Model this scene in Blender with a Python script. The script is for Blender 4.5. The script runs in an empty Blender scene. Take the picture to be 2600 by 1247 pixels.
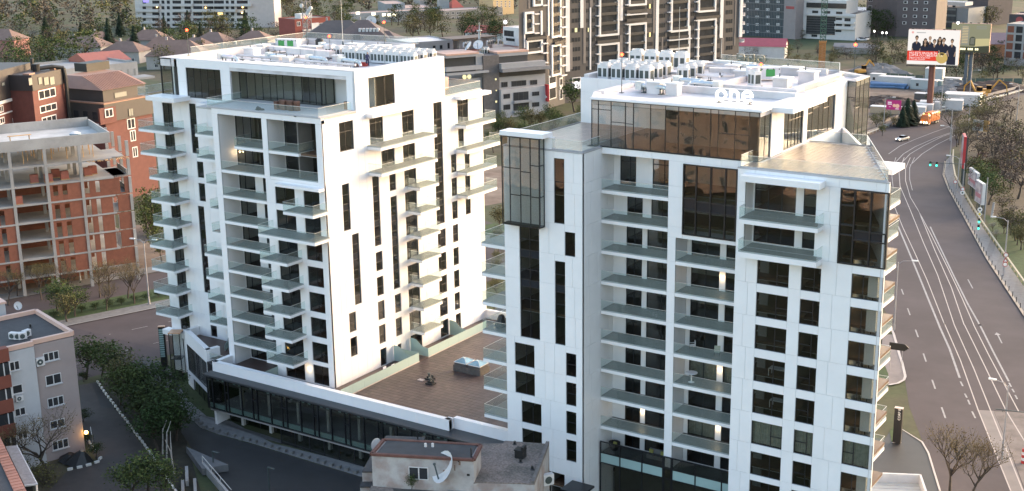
import bpy, math, random
from mathutils import Vector, Matrix
random.seed(11)
SC = bpy.context.scene
COL = SC.collection
R = math.radians
CAMH = 63.2
CM = [[0.8360519, 0.1289075, -0.5332917], [0.5484741, -0.2210058, 0.806432], [-0.0139054, -0.9667157, -0.2554748]]
FPX = 3244.14
cam = bpy.data.cameras.new('camera'); cam.sensor_width = 36; cam.lens = 36*FPX/2600
cam.clip_end = 6000; cam.clip_start = 1
co = bpy.data.objects.new('camera', cam); COL.objects.link(co)
m3 = Matrix([[CM[i][0], -CM[i][1], -CM[i][2]] for i in range(3)])
co.matrix_world = Matrix.Translation((0, 0, CAMH)) @ m3.to_4x4()
SC.camera = co
SUN_EL, SUN_AZ = R(14), R(62)          # azimuth measured from +X towards +Y
w = bpy.data.worlds.new('World'); SC.world = w; w.use_nodes = True
nt = w.node_tree; nt.nodes.clear()
sky = nt.nodes.new('ShaderNodeTexSky'); sky.sky_type = 'NISHITA'; sky.sun_disc = False
sky.sun_elevation = SUN_EL; sky.sun_rotation = R(90) - SUN_AZ
sky.air_density = 1.0; sky.dust_density = 2.6; sky.ozone_density = 0.15
bg = nt.nodes.new('ShaderNodeBackground'); bg.inputs[1].default_value = 0.15
wo = nt.nodes.new('ShaderNodeOutputWorld')
nt.links.new(sky.outputs[0], bg.inputs[0]); nt.links.new(bg.outputs[0], wo.inputs[0])
sl = bpy.data.lights.new('sun', 'SUN'); sl.energy = 0.55; sl.angle = R(40); sl.color = (1, .78, .78)
so = bpy.data.objects.new('sun', sl); COL.objects.link(so)
sd = Vector((math.cos(SUN_EL)*math.cos(SUN_AZ), math.cos(SUN_EL)*math.sin(SUN_AZ), math.sin(SUN_EL)))
so.rotation_euler = sd.to_track_quat('Z', 'Y').to_euler()
so.location = (0, 0, 200)
SC.cycles.transparent_max_bounces = 40
vs = SC.view_settings; vs.view_transform = 'Standard'; vs.look = 'None'; vs.gamma = 1; vs.use_curve_mapping = False
vs.exposure = 2.15
def ray(x, y):
    c = ((x-1300)/FPX, (y-623.5)/FPX, 1)
    return Vector([CM[i][0]*c[0]+CM[i][1]*c[1]+CM[i][2]*c[2] for i in range(3)])
def at(x, y, z=0.0):                   # point of the level z seen there in the photograph
    r = ray(x, y); t = (z-CAMH)/r.z
    return Vector((r.x*t, r.y*t, z))
def pol(x, d):                         # ground point in the direction of column x, d metres off
    r = ray(x, 120); k = d/math.hypot(r.x, r.y)
    return Vector((r.x*k, r.y*k, 0))
def zat(x, y, d):
    r = ray(x, y); return CAMH + r.z*d/math.hypot(r.x, r.y)
MATS = {}
def _new(name):
    m = bpy.data.materials.new(name); m.use_nodes = True
    m.node_tree.nodes.clear(); return m, m.node_tree.nodes, m.node_tree.links
def mat(name, col, rough=.6, var=.1, scale=.6, metal=0, bump=0, bscale=None, island=0, hue=0, spec=.5, col2=None, sc2=.15):
    if name in MATS: return MATS[name]
    m, N, L = _new(name)
    out = N.new('ShaderNodeOutputMaterial'); b = N.new('ShaderNodeBsdfPrincipled')
    b.inputs['Roughness'].default_value = rough; b.inputs['Metallic'].default_value = metal
    b.inputs['Specular IOR Level'].default_value = spec
    g = N.new('ShaderNodeNewGeometry'); n = N.new('ShaderNodeTexNoise')
    n.inputs['Scale'].default_value = scale; n.inputs['Detail'].default_value = 5; n.inputs['Roughness'].default_value = .65
    L.new(g.outputs['Position'], n.inputs['Vector'])
    mr = N.new('ShaderNodeMapRange'); mr.inputs[1].default_value = .3; mr.inputs[2].default_value = .7
    mr.inputs[3].default_value = 1-var; mr.inputs[4].default_value = 1+var
    L.new(n.outputs[0], mr.inputs[0])
    hs = N.new('ShaderNodeHueSaturation'); hs.inputs['Color'].default_value = (*col, 1)
    if col2:
        n2 = N.new('ShaderNodeTexNoise'); n2.inputs['Scale'].default_value = sc2; n2.inputs['Detail'].default_value = 4
        L.new(g.outputs['Position'], n2.inputs['Vector'])
        r2 = N.new('ShaderNodeMapRange'); r2.inputs[1].default_value = .42; r2.inputs[2].default_value = .6
        L.new(n2.outputs[0], r2.inputs[0])
        mx = N.new('ShaderNodeMix'); mx.data_type = 'RGBA'
        mx.inputs[6].default_value = (*col, 1); mx.inputs[7].default_value = (*col2, 1)
        L.new(r2.outputs[0], mx.inputs[0]); L.new(mx.outputs[2], hs.inputs['Color'])
    v = mr.outputs[0]
    if island:
        mi = N.new('ShaderNodeMapRange'); mi.inputs[3].default_value = 1-island; mi.inputs[4].default_value = 1+island
        oi = N.new('ShaderNodeObjectInfo'); ad = N.new('ShaderNodeMath'); ad.operation = 'ADD'
        fr = N.new('ShaderNodeMath'); fr.operation = 'FRACT'
        L.new(g.outputs['Random Per Island'], ad.inputs[0]); L.new(oi.outputs['Random'], ad.inputs[1])
        L.new(ad.outputs[0], fr.inputs[0]); L.new(fr.outputs[0], mi.inputs[0])
        mu = N.new('ShaderNodeMath'); mu.operation = 'MULTIPLY'
        L.new(v, mu.inputs[0]); L.new(mi.outputs[0], mu.inputs[1]); v = mu.outputs[0]
        if hue:
            mh = N.new('ShaderNodeMapRange'); mh.inputs[3].default_value = .5-hue; mh.inputs[4].default_value = .5+hue
            L.new(oi.outputs['Random'], mh.inputs[0]); L.new(mh.outputs[0], hs.inputs['Hue'])
    L.new(v, hs.inputs['Value']); L.new(hs.outputs[0], b.inputs['Base Color'])
    if bump:
        nb = N.new('ShaderNodeTexNoise'); nb.inputs['Scale'].default_value = bscale or scale*8; nb.inputs['Detail'].default_value = 4
        L.new(g.outputs['Position'], nb.inputs['Vector'])
        bp = N.new('ShaderNodeBump'); bp.inputs['Strength'].default_value = bump; bp.inputs['Distance'].default_value = .05
        L.new(nb.outputs[0], bp.inputs['Height']); L.new(bp.outputs[0], b.inputs['Normal'])
    L.new(b.outputs[0], out.inputs[0]); MATS[name] = m; return m
def glass(name, tint, ior=1.5, wave=.02, milk=0, milkcol=(.6, .75, .72), rough=.015, boost=1.0):
    if name in MATS: return MATS[name]
    m, N, L = _new(name)
    out = N.new('ShaderNodeOutputMaterial'); t = N.new('ShaderNodeBsdfTransparent'); t.inputs[0].default_value = (*tint, 1)
    gl = N.new('ShaderNodeBsdfGlossy'); gl.inputs['Roughness'].default_value = rough; gl.inputs[0].default_value = (.95, .96, .97, 1)
    f = N.new('ShaderNodeFresnel'); f.inputs[0].default_value = ior
    mx = N.new('ShaderNodeMixShader')
    fm = N.new('ShaderNodeMath'); fm.operation = 'MULTIPLY'; fm.inputs[1].default_value = boost; fm.use_clamp = True
    if wave:
        g = N.new('ShaderNodeNewGeometry'); n = N.new('ShaderNodeTexNoise'); n.inputs['Scale'].default_value = .55; n.inputs['Detail'].default_value = 1
        L.new(g.outputs['Position'], n.inputs['Vector'])
        bp = N.new('ShaderNodeBump'); bp.inputs['Strength'].default_value = 1; bp.inputs['Distance'].default_value = wave
        L.new(n.outputs[0], bp.inputs['Height']); L.new(bp.outputs[0], gl.inputs['Normal'])
    gb = N.new('ShaderNodeNewGeometry'); iv = N.new('ShaderNodeMath'); iv.operation = 'SUBTRACT'; iv.inputs[0].default_value = 1
    f2 = N.new('ShaderNodeMath'); f2.operation = 'MULTIPLY'
    L.new(gb.outputs['Backfacing'], iv.inputs[1]); L.new(iv.outputs[0], f2.inputs[1])       # reflect once, at the outer face
    L.new(f.outputs[0], fm.inputs[0]); L.new(fm.outputs[0], f2.inputs[0]); L.new(f2.outputs[0], mx.inputs[0])
    base = t.outputs[0]
    if milk:
        d = N.new('ShaderNodeBsdfDiffuse'); d.inputs[0].default_value = (*milkcol, 1)
        m2 = N.new('ShaderNodeMixShader'); m2.inputs[0].default_value = milk
        L.new(base, m2.inputs[1]); L.new(d.outputs[0], m2.inputs[2]); base = m2.outputs[0]
    L.new(base, mx.inputs[1]); L.new(gl.outputs[0], mx.inputs[2]); L.new(mx.outputs[0], out.inputs[0])
    MATS[name] = m; return m
def emit(name, col, s):
    if name in MATS: return MATS[name]
    m, N, L = _new(name)
    out = N.new('ShaderNodeOutputMaterial'); e = N.new('ShaderNodeEmission')
    e.inputs[0].default_value = (*col, 1); e.inputs[1].default_value = s
    L.new(e.outputs[0], out.inputs[0]); MATS[name] = m; return m
CLAD = mat('white_cladding', (.80, .785, .80), .42, .035, .35, bump=.02, bscale=3)
WHITE = mat('white_render', (.79, .775, .79), .5, .04, .5)
JOINT = mat('joint_backing', (.55, .54, .55), .7, .05)
DARK = mat('dark_frame', (.014, .014, .017), .38, .15)
SPAN = mat('dark_spandrel', (.022, .024, .03), .12, .1)
STEEL = mat('handrail_steel', (.62, .60, .58), .35, .06, metal=.3)
TILE = mat('grey_tile', (.085, .09, .088), .45, .18, 1.2)
TILEB = mat('brown_tile', (.075, .062, .058), .5, .2, 1.2)
RIM = mat('slab_rim', (.40, .39, .41), .5, .06)
WIN = glass('window_glass', (.72, .73, .71), 1.55, .012, boost=1.5)
RAIL = glass('railing_glass', (.93, .965, .955), 1.5, .0, milk=.055, milkcol=(.80, .92, .90), boost=1.4)
FROST = glass('frosted_glass', (.45, .52, .5), 1.45, 0, milk=.75, milkcol=(.42, .55, .54), rough=.2)
MINT = mat('mint_panel', (.33, .46, .45), .3, .05)
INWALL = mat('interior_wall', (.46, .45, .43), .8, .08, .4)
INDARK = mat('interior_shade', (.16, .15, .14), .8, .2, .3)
WOOD = mat('wood_floor', (.11, .062, .038), .45, .25, .9)
CURT = mat('curtain_cloth', (.42, .43, .38), .9, .2, 2.5)
ROOFW = mat('roof_membrane', (.64, .60, .60), .55, .10, .3, col2=(.50, .47, .47), sc2=.35)
MACH = mat('machine_white', (.62, .61, .62), .45, .08, 1)
GRILL = mat('machine_grille', (.05, .065, .065), .5, .15)
GALV = mat('galvanised_duct', (.55, .60, .63), .32, .12, 1.5, metal=.6)
CONC = mat('raw_concrete', (.33, .32, .315), .85, .18, .5, bump=.15, col2=(.27, .26, .255), sc2=.25)
ASPH = mat('asphalt', (.082, .067, .069), .8, .10, .22, bump=.05, bscale=6, col2=(.07, .057, .059), sc2=.06, spec=.2)
ASPHD = mat('fresh_asphalt', (.022, .021, .022), .6, .2, .5, bump=.1, bscale=8)
ASPHB = mat('brown_asphalt', (.050, .041, .038), .75, .2, .6, bump=.1, bscale=7)
PAINT = mat('road_paint', (.26, .24, .235), .6, .25, 1.5)
PAVE = mat('grey_paving', (.16, .155, .155), .8, .2, 1.2, bump=.15, island=.18)
SOIL = mat('bare_soil', (.14, .095, .07), .9, .25, .3, bump=.4, col2=(.2, .15, .115), sc2=.12)
GRASS = mat('grass_ground', (.045, .055, .020), .95, .35, .25, bump=.5, col2=(.075, .062, .036), sc2=.05)
LAWN = mat('lawn', (.035, .062, .018), .95, .3, 1, bump=.4)
BRICKR = mat('red_brick', (.20, .062, .042), .8, .12, 1.5, island=.15)
HOLLOW = mat('orange_block', (.21, .075, .046), .85, .15, 1.2, island=.12, bump=.1)
BLACK = mat('near_black', (.012, .012, .013), .5, .2)
def warm(s=9): return emit('warm_lamp_%d' % s, (1, .72, .40), s)
REDL = emit('red_beacon', (1, .035, .012), 6)
WHITEL = emit('white_sign_light', (1, .95, .93), .9)
class MB:
    def __init__(s): s.v = []; s.f = []; s.m = []
    def box(s, x0, y0, z0, x1, y1, z1, mi=0):
        o = len(s.v)
        s.v += [(x0,y0,z0),(x1,y0,z0),(x1,y1,z0),(x0,y1,z0),(x0,y0,z1),(x1,y0,z1),(x1,y1,z1),(x0,y1,z1)]
        s.f += [tuple(o+i for i in q) for q in ((3,2,1,0),(4,5,6,7),(0,1,5,4),(1,2,6,5),(2,3,7,6),(3,0,4,7))]
        s.m += [mi]*6; return s
    def quad(s, *p, mi=0):
        o = len(s.v); s.v += [tuple(q) for q in p]; s.f.append(tuple(range(o, o+len(p)))); s.m.append(mi); return s
    def prism(s, poly, z0, z1, mi=0, mside=None):
        a = sum(poly[i][0]*poly[(i+1) % len(poly)][1]-poly[(i+1) % len(poly)][0]*poly[i][1] for i in range(len(poly)))
        if a < 0: poly = poly[::-1]
        o = len(s.v); n = len(poly); ms = mi if mside is None else mside
        s.v += [(p[0], p[1], z0) for p in poly]+[(p[0], p[1], z1) for p in poly]
        s.f.append(tuple(o+n-1-i for i in range(n))); s.f.append(tuple(o+n+i for i in range(n))); s.m += [mi, mi]
        for i in range(n):
            j = (i+1) % n; s.f.append((o+i, o+j, o+n+j, o+n+i)); s.m.append(ms)
        return s
    def tube(s, p, q, r0, r1=None, n=8, mi=0, cap=True):
        r1 = r0 if r1 is None else r1
        p = Vector(p); q = Vector(q); d = (q-p)
        if d.length < 1e-6: return s
        d.normalize(); a = d.orthogonal().normalized(); b = d.cross(a); o = len(s.v)
        for c, r in ((p, r0), (q, r1)):
            for i in range(n):
                t = 2*math.pi*i/n; s.v.append(tuple(c+a*(r*math.cos(t))+b*(r*math.sin(t))))
        for i in range(n):
            j = (i+1) % n; s.f.append((o+i, o+j, o+n+j, o+n+i)); s.m.append(mi)
        if cap:
            s.f.append(tuple(o+n-1-i for i in range(n))); s.f.append(tuple(o+n+i for i in range(n))); s.m += [mi, mi]
        return s
    def bar(s, p, q, w=.06, h=None, mi=0):       # square bar
        h = h or w
        p = Vector(p); q = Vector(q); d = (q-p).normalized()
        up = Vector((0,0,1)) if abs(d.z) < .9 else Vector((1,0,0))
        a = d.cross(up).normalized()*(w/2); b = a.cross(d).normalized()*(h/2); o = len(s.v)
        for c in (p, q):
            for k in ((-1,-1),(1,-1),(1,1),(-1,1)): s.v.append(tuple(c+a*k[0]+b*k[1]))
        s.f += [tuple(o+i for i in f) for f in ((3,2,1,0),(4,5,6,7),(0,1,5,4),(1,2,6,5),(2,3,7,6),(3,0,4,7))]; s.m += [mi]*6; return s
    def ball(s, c, r, n=8, mi=0, sz=1):
        o = len(s.v); k = max(3, n//2)
        for i in range(k+1):
            ph = math.pi*i/k
            for j in range(n):
                t = 2*math.pi*j/n; s.v.append((c[0]+r*math.sin(ph)*math.cos(t), c[1]+r*math.sin(ph)*math.sin(t), c[2]+r*sz*math.cos(ph)))
        for i in range(k):
            for j in range(n):
                a = o+i*n+j; b = o+i*n+(j+1) % n; s.f.append((a, a+n, b+n, b)); s.m.append(mi)
        return s
    def path(s, pts, r, n=8, mi=0):
        for a, b in zip(pts, pts[1:]): s.tube(a, b, r, r, n, mi)
        return s
    def mesh(s, name, *mats):
        me = bpy.data.meshes.new(name); me.from_pydata(s.v, [], s.f)
        for m in mats: me.materials.append(m)
        if len(mats) > 1: me.polygons.foreach_set('material_index', s.m)
        me.update(); return me
CACHE = {}
def boxmesh(dx, dy, dz, m, name='box'):
    k = ('b', round(dx, 3), round(dy, 3), round(dz, 3), m.name)
    if k not in CACHE: CACHE[k] = MB().box(0, 0, 0, dx, dy, dz).mesh(name, m)
    return CACHE[k]
def obj(name, me, parent=None, loc=(0,0,0), rz=0, label=None, kind=None):
    o = bpy.data.objects.new(name, me); COL.objects.link(o)
    o.location = loc
    if rz: o.rotation_euler = (0, 0, rz)
    if parent: o.parent = parent
    if label: o['label'] = label
    if kind: o['kind'] = kind
    return o
def thing(name, label, cat, loc=(0,0,0), rz=0, group=None, me=None):
    o = bpy.data.objects.new(name, me); COL.objects.link(o)
    o.location = loc
    if rz: o.rotation_euler = (0, 0, rz)
    o['label'] = label; o['category'] = cat
    if group: o['group'] = group
    return o
def struct(name, me, loc=(0,0,0)):
    return obj(name, me, None, loc, kind='structure')
def kids(o): return [c for c in bpy.data.objects if c.parent == o]
def dup(src, tree, loc, rz=0, label=None, scale=None):
    """copy of a thing; tree = [(part, [subparts])] so that no scan of the file is needed"""
    r = src.copy(); COL.objects.link(r); r.location = loc; r.rotation_euler = (0, 0, rz)
    if scale: r.scale = scale
    if label: r['label'] = label
    for p, subs in tree:
        c = p.copy(); COL.objects.link(c); c.parent = r
        for q in subs:
            d = q.copy(); COL.objects.link(d); d.parent = c
    return r
class Plane:
    """local x runs along the wall, local -y points out of it, z up"""
    def __init__(s, ox, oy, rz=0.0): s.o = (ox, oy); s.rz = rz; s.c = math.cos(rz); s.s = math.sin(rz)
    def pt(s, x, y, z): return (s.o[0]+x*s.c-y*s.s, s.o[1]+x*s.s+y*s.c, z)
def rel(p, root): return (p[0]-root.location.x, p[1]-root.location.y, p[2]-root.location.z)
def put(name, me, root, pl, x, y, z, **k): return obj(name, me, root, rel(pl.pt(x, y, z), root), pl.rz, **k)
def facade(pl, root, s0, s1, z0, z1, ops, rows, thick=.30, panels=True, joint=.024, pmat=None, maxw=1.75):
    xs = sorted({s0, s1} | {v for o in ops for v in o[:2] if s0 < v < s1})
    zs = sorted({z0, z1} | {v for o in ops for v in o[2:4] if z0 < v < z1})
    def solid(x, z): return not any(o[0] < x < o[1] and o[2] < z < o[3] for o in ops)
    mb = MB()
    for c, d in zip(zs, zs[1:]):
        run = None
        for a, b in zip(xs, xs[1:]):
            if solid((a+b)/2, (c+d)/2): run = (run[0], b) if run else (a, b)
            elif run: mb.box(run[0], .05, c, run[1], thick, d); run = None
        if run: mb.box(run[0], .05, c, run[1], thick, d)
    put('wall', mb.mesh('wall', JOINT), root, pl, 0, 0, 0)
    if not panels: return
    zz = sorted({z0, z1} | {r for r in rows if z0+.15 < r < z1-.15})
    rnd = random.Random(int(s0*7+z0*13+pl.o[0]*3+pl.o[1]))
    for c, d in zip(zz, zz[1:]):
        cuts = {s0, s1}
        act = [o for o in ops if o[2] < d-.01 and o[3] > c+.01]
        for o in act: cuts |= {min(max(o[0], s0), s1), min(max(o[1], s0), s1)}
        cuts = sorted(cuts); full = []
        for a, b in zip(cuts, cuts[1:]):
            full.append(a)
            if b-a > maxw+.2 and not any(o[0] < (a+b)/2 < o[1] for o in act):
                n = math.ceil((b-a)/maxw)
                for i in range(1, n): full.append(a+(b-a)*(i+rnd.uniform(-.28, .28))/n)
        full.append(cuts[-1])
        for a, b in zip(full, full[1:]):
            hz = sorted([(max(o[2], c), min(o[3], d)) for o in act if o[0] < (a+b)/2 < o[1]])
            lo = c; spans = []
            for h in hz:
                if h[0] > lo+.02: spans.append((lo, h[0]))
                lo = max(lo, h[1])
            if lo < d-.02: spans.append((lo, d))
            for e, f in spans:
                put('cladding_panel', boxmesh(b-a-joint, .04, f-e-joint, pmat or CLAD, 'cladding_panel'), root, pl, a+joint/2, 0, e+joint/2)
def window(pl, root, a, b, c, d, cols=(), trans=(), y=.13, fr=.07, curtain=0, name='window', gmat=None, fmat=None, dep=.08, solidcols=()):
    """trans: (column, fraction of height) pairs; a lit pane per field"""
    W, H = b-a, d-c; gmat = gmat or WIN; fmat = fmat or DARK
    xs = [0]+[f*W for f in cols]+[W]
    k = ('w', round(W, 2), round(H, 2), tuple(cols), tuple(trans), fr, fmat.name)
    if k not in CACHE:
        mb = MB()
        mb.box(0, 0, 0, W, dep, fr); mb.box(0, 0, H-fr, W, dep, H); mb.box(0, 0, fr, fr, dep, H-fr); mb.box(W-fr, 0, fr, W, dep, H-fr)
        for x in xs[1:-1]: mb.box(x-fr/2, 0, fr, x+fr/2, dep, H-fr)
        for i, t in trans: mb.box(xs[i]+fr*.6, .004, t*H-fr/2, xs[i+1]-fr*.6, dep-.004, t*H+fr/2)
        CACHE[k] = mb.mesh('window_frame', fmat)
    o = put(name, CACHE[k], root, pl, a, y, c)
    for i in range(len(xs)-1):
        ts = [0]+sorted(t*H for j, t in trans if j == i)+[H]
        for e, f in zip(ts, ts[1:]):
            x0, x1 = xs[i]+fr*.5, xs[i+1]-fr*.5
            obj('pane', boxmesh(x1-x0, .012, f-e-fr, SPAN if (i, ts.index(e)) in solidcols else gmat, 'pane'), o, (x0, dep*.45, e+fr*.5))
    if curtain:
        k = ('c', round(W, 2), round(H, 2))
        if k not in CACHE:
            mb = MB(); n = int(W/.07)
            for i in range(n):
                x = W*i/n; dy = .04*math.sin(i*1.7)+.02*math.sin(i*.6)
                x2 = W*(i+1)/n; dy2 = .04*math.sin((i+1)*1.7)+.02*math.sin((i+1)*.6)
                mb.quad((x, .3+dy, .05), (x2, .3+dy2, .05), (x2, .3+dy2, H), (x, .3+dy, H))
            CACHE[k] = mb.mesh('curtain', CURT)
        obj('curtain', CACHE[k], o)
    return o
def slab(pl, root, s0, s1, y0, y1, zb, rails=(), th=.33, rim=.14, tile=None, rh=1.0, name='balcony', rail_z=None):
    """balcony plate; rails: (side, from, to) with side F (front y0), L (s0), R (s1), B (back y1)"""
    W, Dp = s1-s0, y1-y0
    mb = MB().box(0, 0, 0, W, Dp, th, 0)
    o = put(name, mb.mesh('balcony_slab', WHITE), root, pl, s0, y0, zb)
    obj('slab_rim', boxmesh(W-.06, Dp-.03, rim, RIM, 'slab_rim'), o, (.03, .03, th))
    obj('floor_tiles', boxmesh(W-.16, Dp-.10, .02, tile or TILE, 'floor_tiles'), o, (.08, .09, th+rim))
    zr = th+.04; H = rim+rh
    hr = MB()
    for side, a, b in rails:
        n = max(1, round((b-a)/1.7))
        for i in range(n):
            p = a+(b-a)*i/n+.012; q = a+(b-a)*(i+1)/n-.012
            if side == 'F': obj('glass_panel', boxmesh(q-p, .018, H, RAIL, 'glass_panel'), o, (p-s0, .008, zr))
            elif side == 'B': obj('glass_panel', boxmesh(q-p, .018, H, RAIL, 'glass_panel'), o, (p-s0, Dp-.026, zr))
            else: obj('glass_panel', boxmesh(.018, q-p, H, RAIL, 'glass_panel'), o, ((.008 if side == 'L' else W-.026), p-y0, zr))
        t = zr+H
        if side == 'F': hr.box(a-s0, 0, t, b-s0, .035, t+.03)
        elif side == 'B': hr.box(a-s0, Dp-.035, t, b-s0, Dp, t+.03)
        elif side == 'L': hr.box(0, max(a-y0, .036), t, .035, b-y0, t+.03)
        else: hr.box(W-.035, max(a-y0, .036), t, W, b-y0, t+.03)
    if hr.v: obj('handrail', hr.mesh('handrail', STEEL), o)
    return o
def jut(pl, root, s0, s1, depth, zb, sides='LFR', **k):
    r = []
    if 'F' in sides: r.append(('F', s0, s1))
    if 'L' in sides: r.append(('L', -depth+.03, 0))
    if 'R' in sides: r.append(('R', -depth+.03, 0))
    return slab(pl, root, s0, s1, -depth, -.01, zb, r, **k)
def canopy(pl, root, s0, s1, depth, zb, th=.55):
    return put('canopy', MB().box(0, 0, 0, s1-s0, depth-.01, th).mesh('canopy', CLAD), root, pl, s0, -depth, zb)
def railrun(root, pts, z, h=1.05, name='glass_railing', gm=None, top=True, seg=1.7, foot=None):
    """glass rail along a polyline (world points), one part with a panel each ~1.7 m"""
    for (a, b) in zip(pts, pts[1:]):
        a = Vector((a[0], a[1], 0)); b = Vector((b[0], b[1], 0)); L = (b-a).length; ang = math.atan2(b.y-a.y, b.x-a.x)
        pl = Plane(a.x, a.y, ang)
        o = put(name, MB().box(0, -.03, 0, L, .03, .10).mesh('rail_shoe', foot or RIM), root, pl, 0, 0, z)
        n = max(1, round(L/seg))
        for i in range(n):
            obj('glass_panel', boxmesh(L/n-.02, .02, h-.1, gm or RAIL, 'glass_panel'), o, (L*i/n+.01, -.01, .1))
        if top: obj('handrail', boxmesh(L, .05, .04, STEEL, 'handrail'), o, (0, -.025, h))
def lamp(root, pl, x, y, z, e=25, r=.09):
    o = put('wall_lamp', MB().ball((0, 0, 0), r, 8).mesh('wall_lamp', emit('lamp_glow', (1, .70, .36), 3.5)), root, pl, x, y-.12, z)
    l = bpy.data.lights.new('lamp_light', 'POINT'); l.energy = e*.16; l.color = (1, .70, .36); l.shadow_soft_size = .1
    lo = bpy.data.objects.new('lamp_light', l); COL.objects.link(lo); lo.parent = o; lo.location = (0, -.22, -.12)
    return o
# ================================================================ tower on the left
BL = [6.40, 9.42, 12.63, 15.84, 19.10, 22.37, 25.58, 28.82, 32.06, 35.30]      # floor levels
SB = [9.05, 12.34, 15.54, 18.78, 21.98, 25.20, 28.50, 31.77]                   # undersides of balcony plates
HW = 2.46
def tall(pl, root, a, b, c, d, cols=(), **k):
    """window strip over several floors with dark spandrels at the slabs"""
    tr = []; sol = []; n = 0
    fl = [z for z in BL if c-.05 <= z < d-.5]
    cuts = []
    for i, z in enumerate(fl):
        nxt = fl[i+1] if i+1 < len(fl) else None
        cuts.append(('m', z+1.15 if cols == () or 1 else 0))
        if nxt: cuts += [('s', z+HW), ('f', nxt)]
    for ci in range(len(cols)+1):
        idx = 0
        for t, z in cuts:
            tr.append((ci, round((z-c)/(d-c), 4))); idx += 1
            if t == 's': sol.append((ci, idx))
    return window(pl, root, a, b, c, d, cols, tr, solidcols=sol, **k)
def interior(root, polys, levels, top, core, parts=()):
    rx, ry = root.location.x, root.location.y
    for z in levels:
        mb = MB()
        for (x0, x1, y0, y1) in polys: mb.box(x0-rx, y0-ry, z-.26, x1-rx, y1-ry, z, 0)
        obj('floor_slab', mb.mesh('floor_slab', WOOD), root)
        c = MB()
        for (x0, x1, y0, y1) in polys: c.box(x0-rx, y0-ry, z-.32, x1-rx, y1-ry, z-.27)
        obj('ceiling', c.mesh('ceiling', INWALL), root)
    mb = MB()
    for (x0, x1, y0, y1, za, zb) in core: mb.box(x0-rx, y0-ry, za, x1-rx, y1-ry, zb)
    obj('interior_wall', mb.mesh('interior_wall', INWALL), root)
    mb = MB()
    for (x0, x1, y0, y1, za, zb) in parts: mb.box(x0-rx, y0-ry, za, x1-rx, y1-ry, zb)
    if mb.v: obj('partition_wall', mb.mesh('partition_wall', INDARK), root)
T1 = thing('apartment_tower', 'white apartment tower left of the roof terrace with stacked balconies and boxed loggias', 'apartment tower', (-115, 125, 0), group='pair of white apartment towers')
FU = -99.7; FV = 110.83; WV = 117.2
pF = Plane(0, FV); pW = Plane(0, WV); pR = Plane(FU, 0, R(90)); pB = Plane(0, 113.7)
ops = []
def W1(a, b, c, d, cols=(), trans=((0, .45),), **k):
    ops.append((a, b, c, d)); return window(pR, T1, a, b, c, d, cols, trans, **k)
def T_(a, b, c, d, cols=()):
    ops.append((a, b, c, d)); return tall(pR, T1, a, b, c, d, cols)
W1(119.71, 124.80, 39.8, 43.5, (.31, .64), ())
W1(113.97, 116.57, 35.33, 38.84, (.45,), ((0, .66), (1, .66)))
W1(119.6, 122.2, 35.33, 38.5, (.5,), ((0, .8), (1, .8))); W1(126.0, 128.45, 35.33, 38.5, (.5,), ((0, .8), (1, .8)))
W1(121.66, 124.27, 32.06, 34.5, (.5,), ()); W1(126.0, 128.48, 32.06, 34.5, (.5,), ())
T_(132.65, 134.5, 22.36, 38.75, (.42,))
for i in (4, 3, 2): W1(132.8, 134.62, BL[i], BL[i]+HW, (.4,), ((1, .5),))
W1(132.8, 134.62, BL[1], BL[1]+HW, (.4,), ((1, .5),)); W1(132.85, 134.66, 6.44, 8.8, (.5,), ())
T_(113.98, 115.3, 25.58, 31.35); T_(115.38, 116.68, 15.83, 24.87)
W1(114.13, 115.43, 12.58, 15.1); W1(114.17, 115.45, 9.40, 11.86)
T_(119.69, 120.97, 22.36, 31.3)
for i in (4, 3, 2, 1): W1(119.75, 121.07, BL[i], BL[i]+HW)
W1(119.85, 121.1, 6.4, 8.7, (), ())
W1(123.05, 124.33, 28.82, 30.95); T_(123.1, 124.4, 15.85, 28.06)
for i in (2, 1): W1(123.19, 124.48, BL[i], BL[i]+HW)
W1(123.4, 124.2, 6.4, 8.3, (), ())
for i in (7, 6, 5, 4, 3, 2, 1): W1(126.08, 128.55, BL[i], BL[i]+HW, (.38,), ((0, .55),))
W1(126.2, 128.66, 6.42, 8.65, (.5,), ())
for i in (7, 6, 5, 4, 3, 2, 1): W1(136.25, 137.5, BL[i], BL[i]+HW)
W1(136.4, 137.62, 6.42, 8.8, (), ())
W1(138.0, 140.5, 35.3, 38.5, (.5,), ((0, .75), (1, .75))); W1(138.05, 139.35, 32.06, 34.5, (), ())
for i in (7, 6, 5): W1(139.4, 140.6, BL[i], BL[i]+HW, (), ())
facade(pR, T1, FV+.05, WV, 6.35, 39.55, ops, BL)
facade(pR, T1, WV, 135.3, 6.35, 44.6, ops, BL+[39.55, 41.5])
facade(pR, T1, 135.3, 143.9, 6.35, 39.2, ops, BL)
ops = []
for i in range(0, 8):
    b = BL[i] if i else 6.45
    t = b+HW if i < 7 else 31.0
    ops.append((-107.68, -104.5, b, t)); window(pF, T1, -107.68, -104.5, b, t, (.45,), ())
    ops.append((-103.08, -100.57, b, t)); window(pF, T1, -103.08, -100.57, b, t, (.55,), ((1, .4),) if 0 < i < 6 else ())
facade(pF, T1, -109.15, FU, 6.35, 31.75, ops, BL)
def fbox(name, x0, x1, y0, y1, z0, z1, m=None, T=None):
    T = T or T1
    return obj(name, MB().box(x0-T.location.x, y0-T.location.y, z0, x1-T.location.x, y1-T.location.y, z1).mesh(name, m or CLAD), T)
facade(pF, T1, -117.62, FU, 39.12, 39.78, [], [], thick=.6)
facade(pF, T1, -117.62, -116.66, 6.35, 39.12, [], BL, thick=.2)
fbox('wall', -117.62, -116.66, FV+.21, WV-.05, 6.35, 39.1)
facade(pF, T1, -109.25, -108.38, 31.75, 39.12, [], BL, thick=.2)
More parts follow.
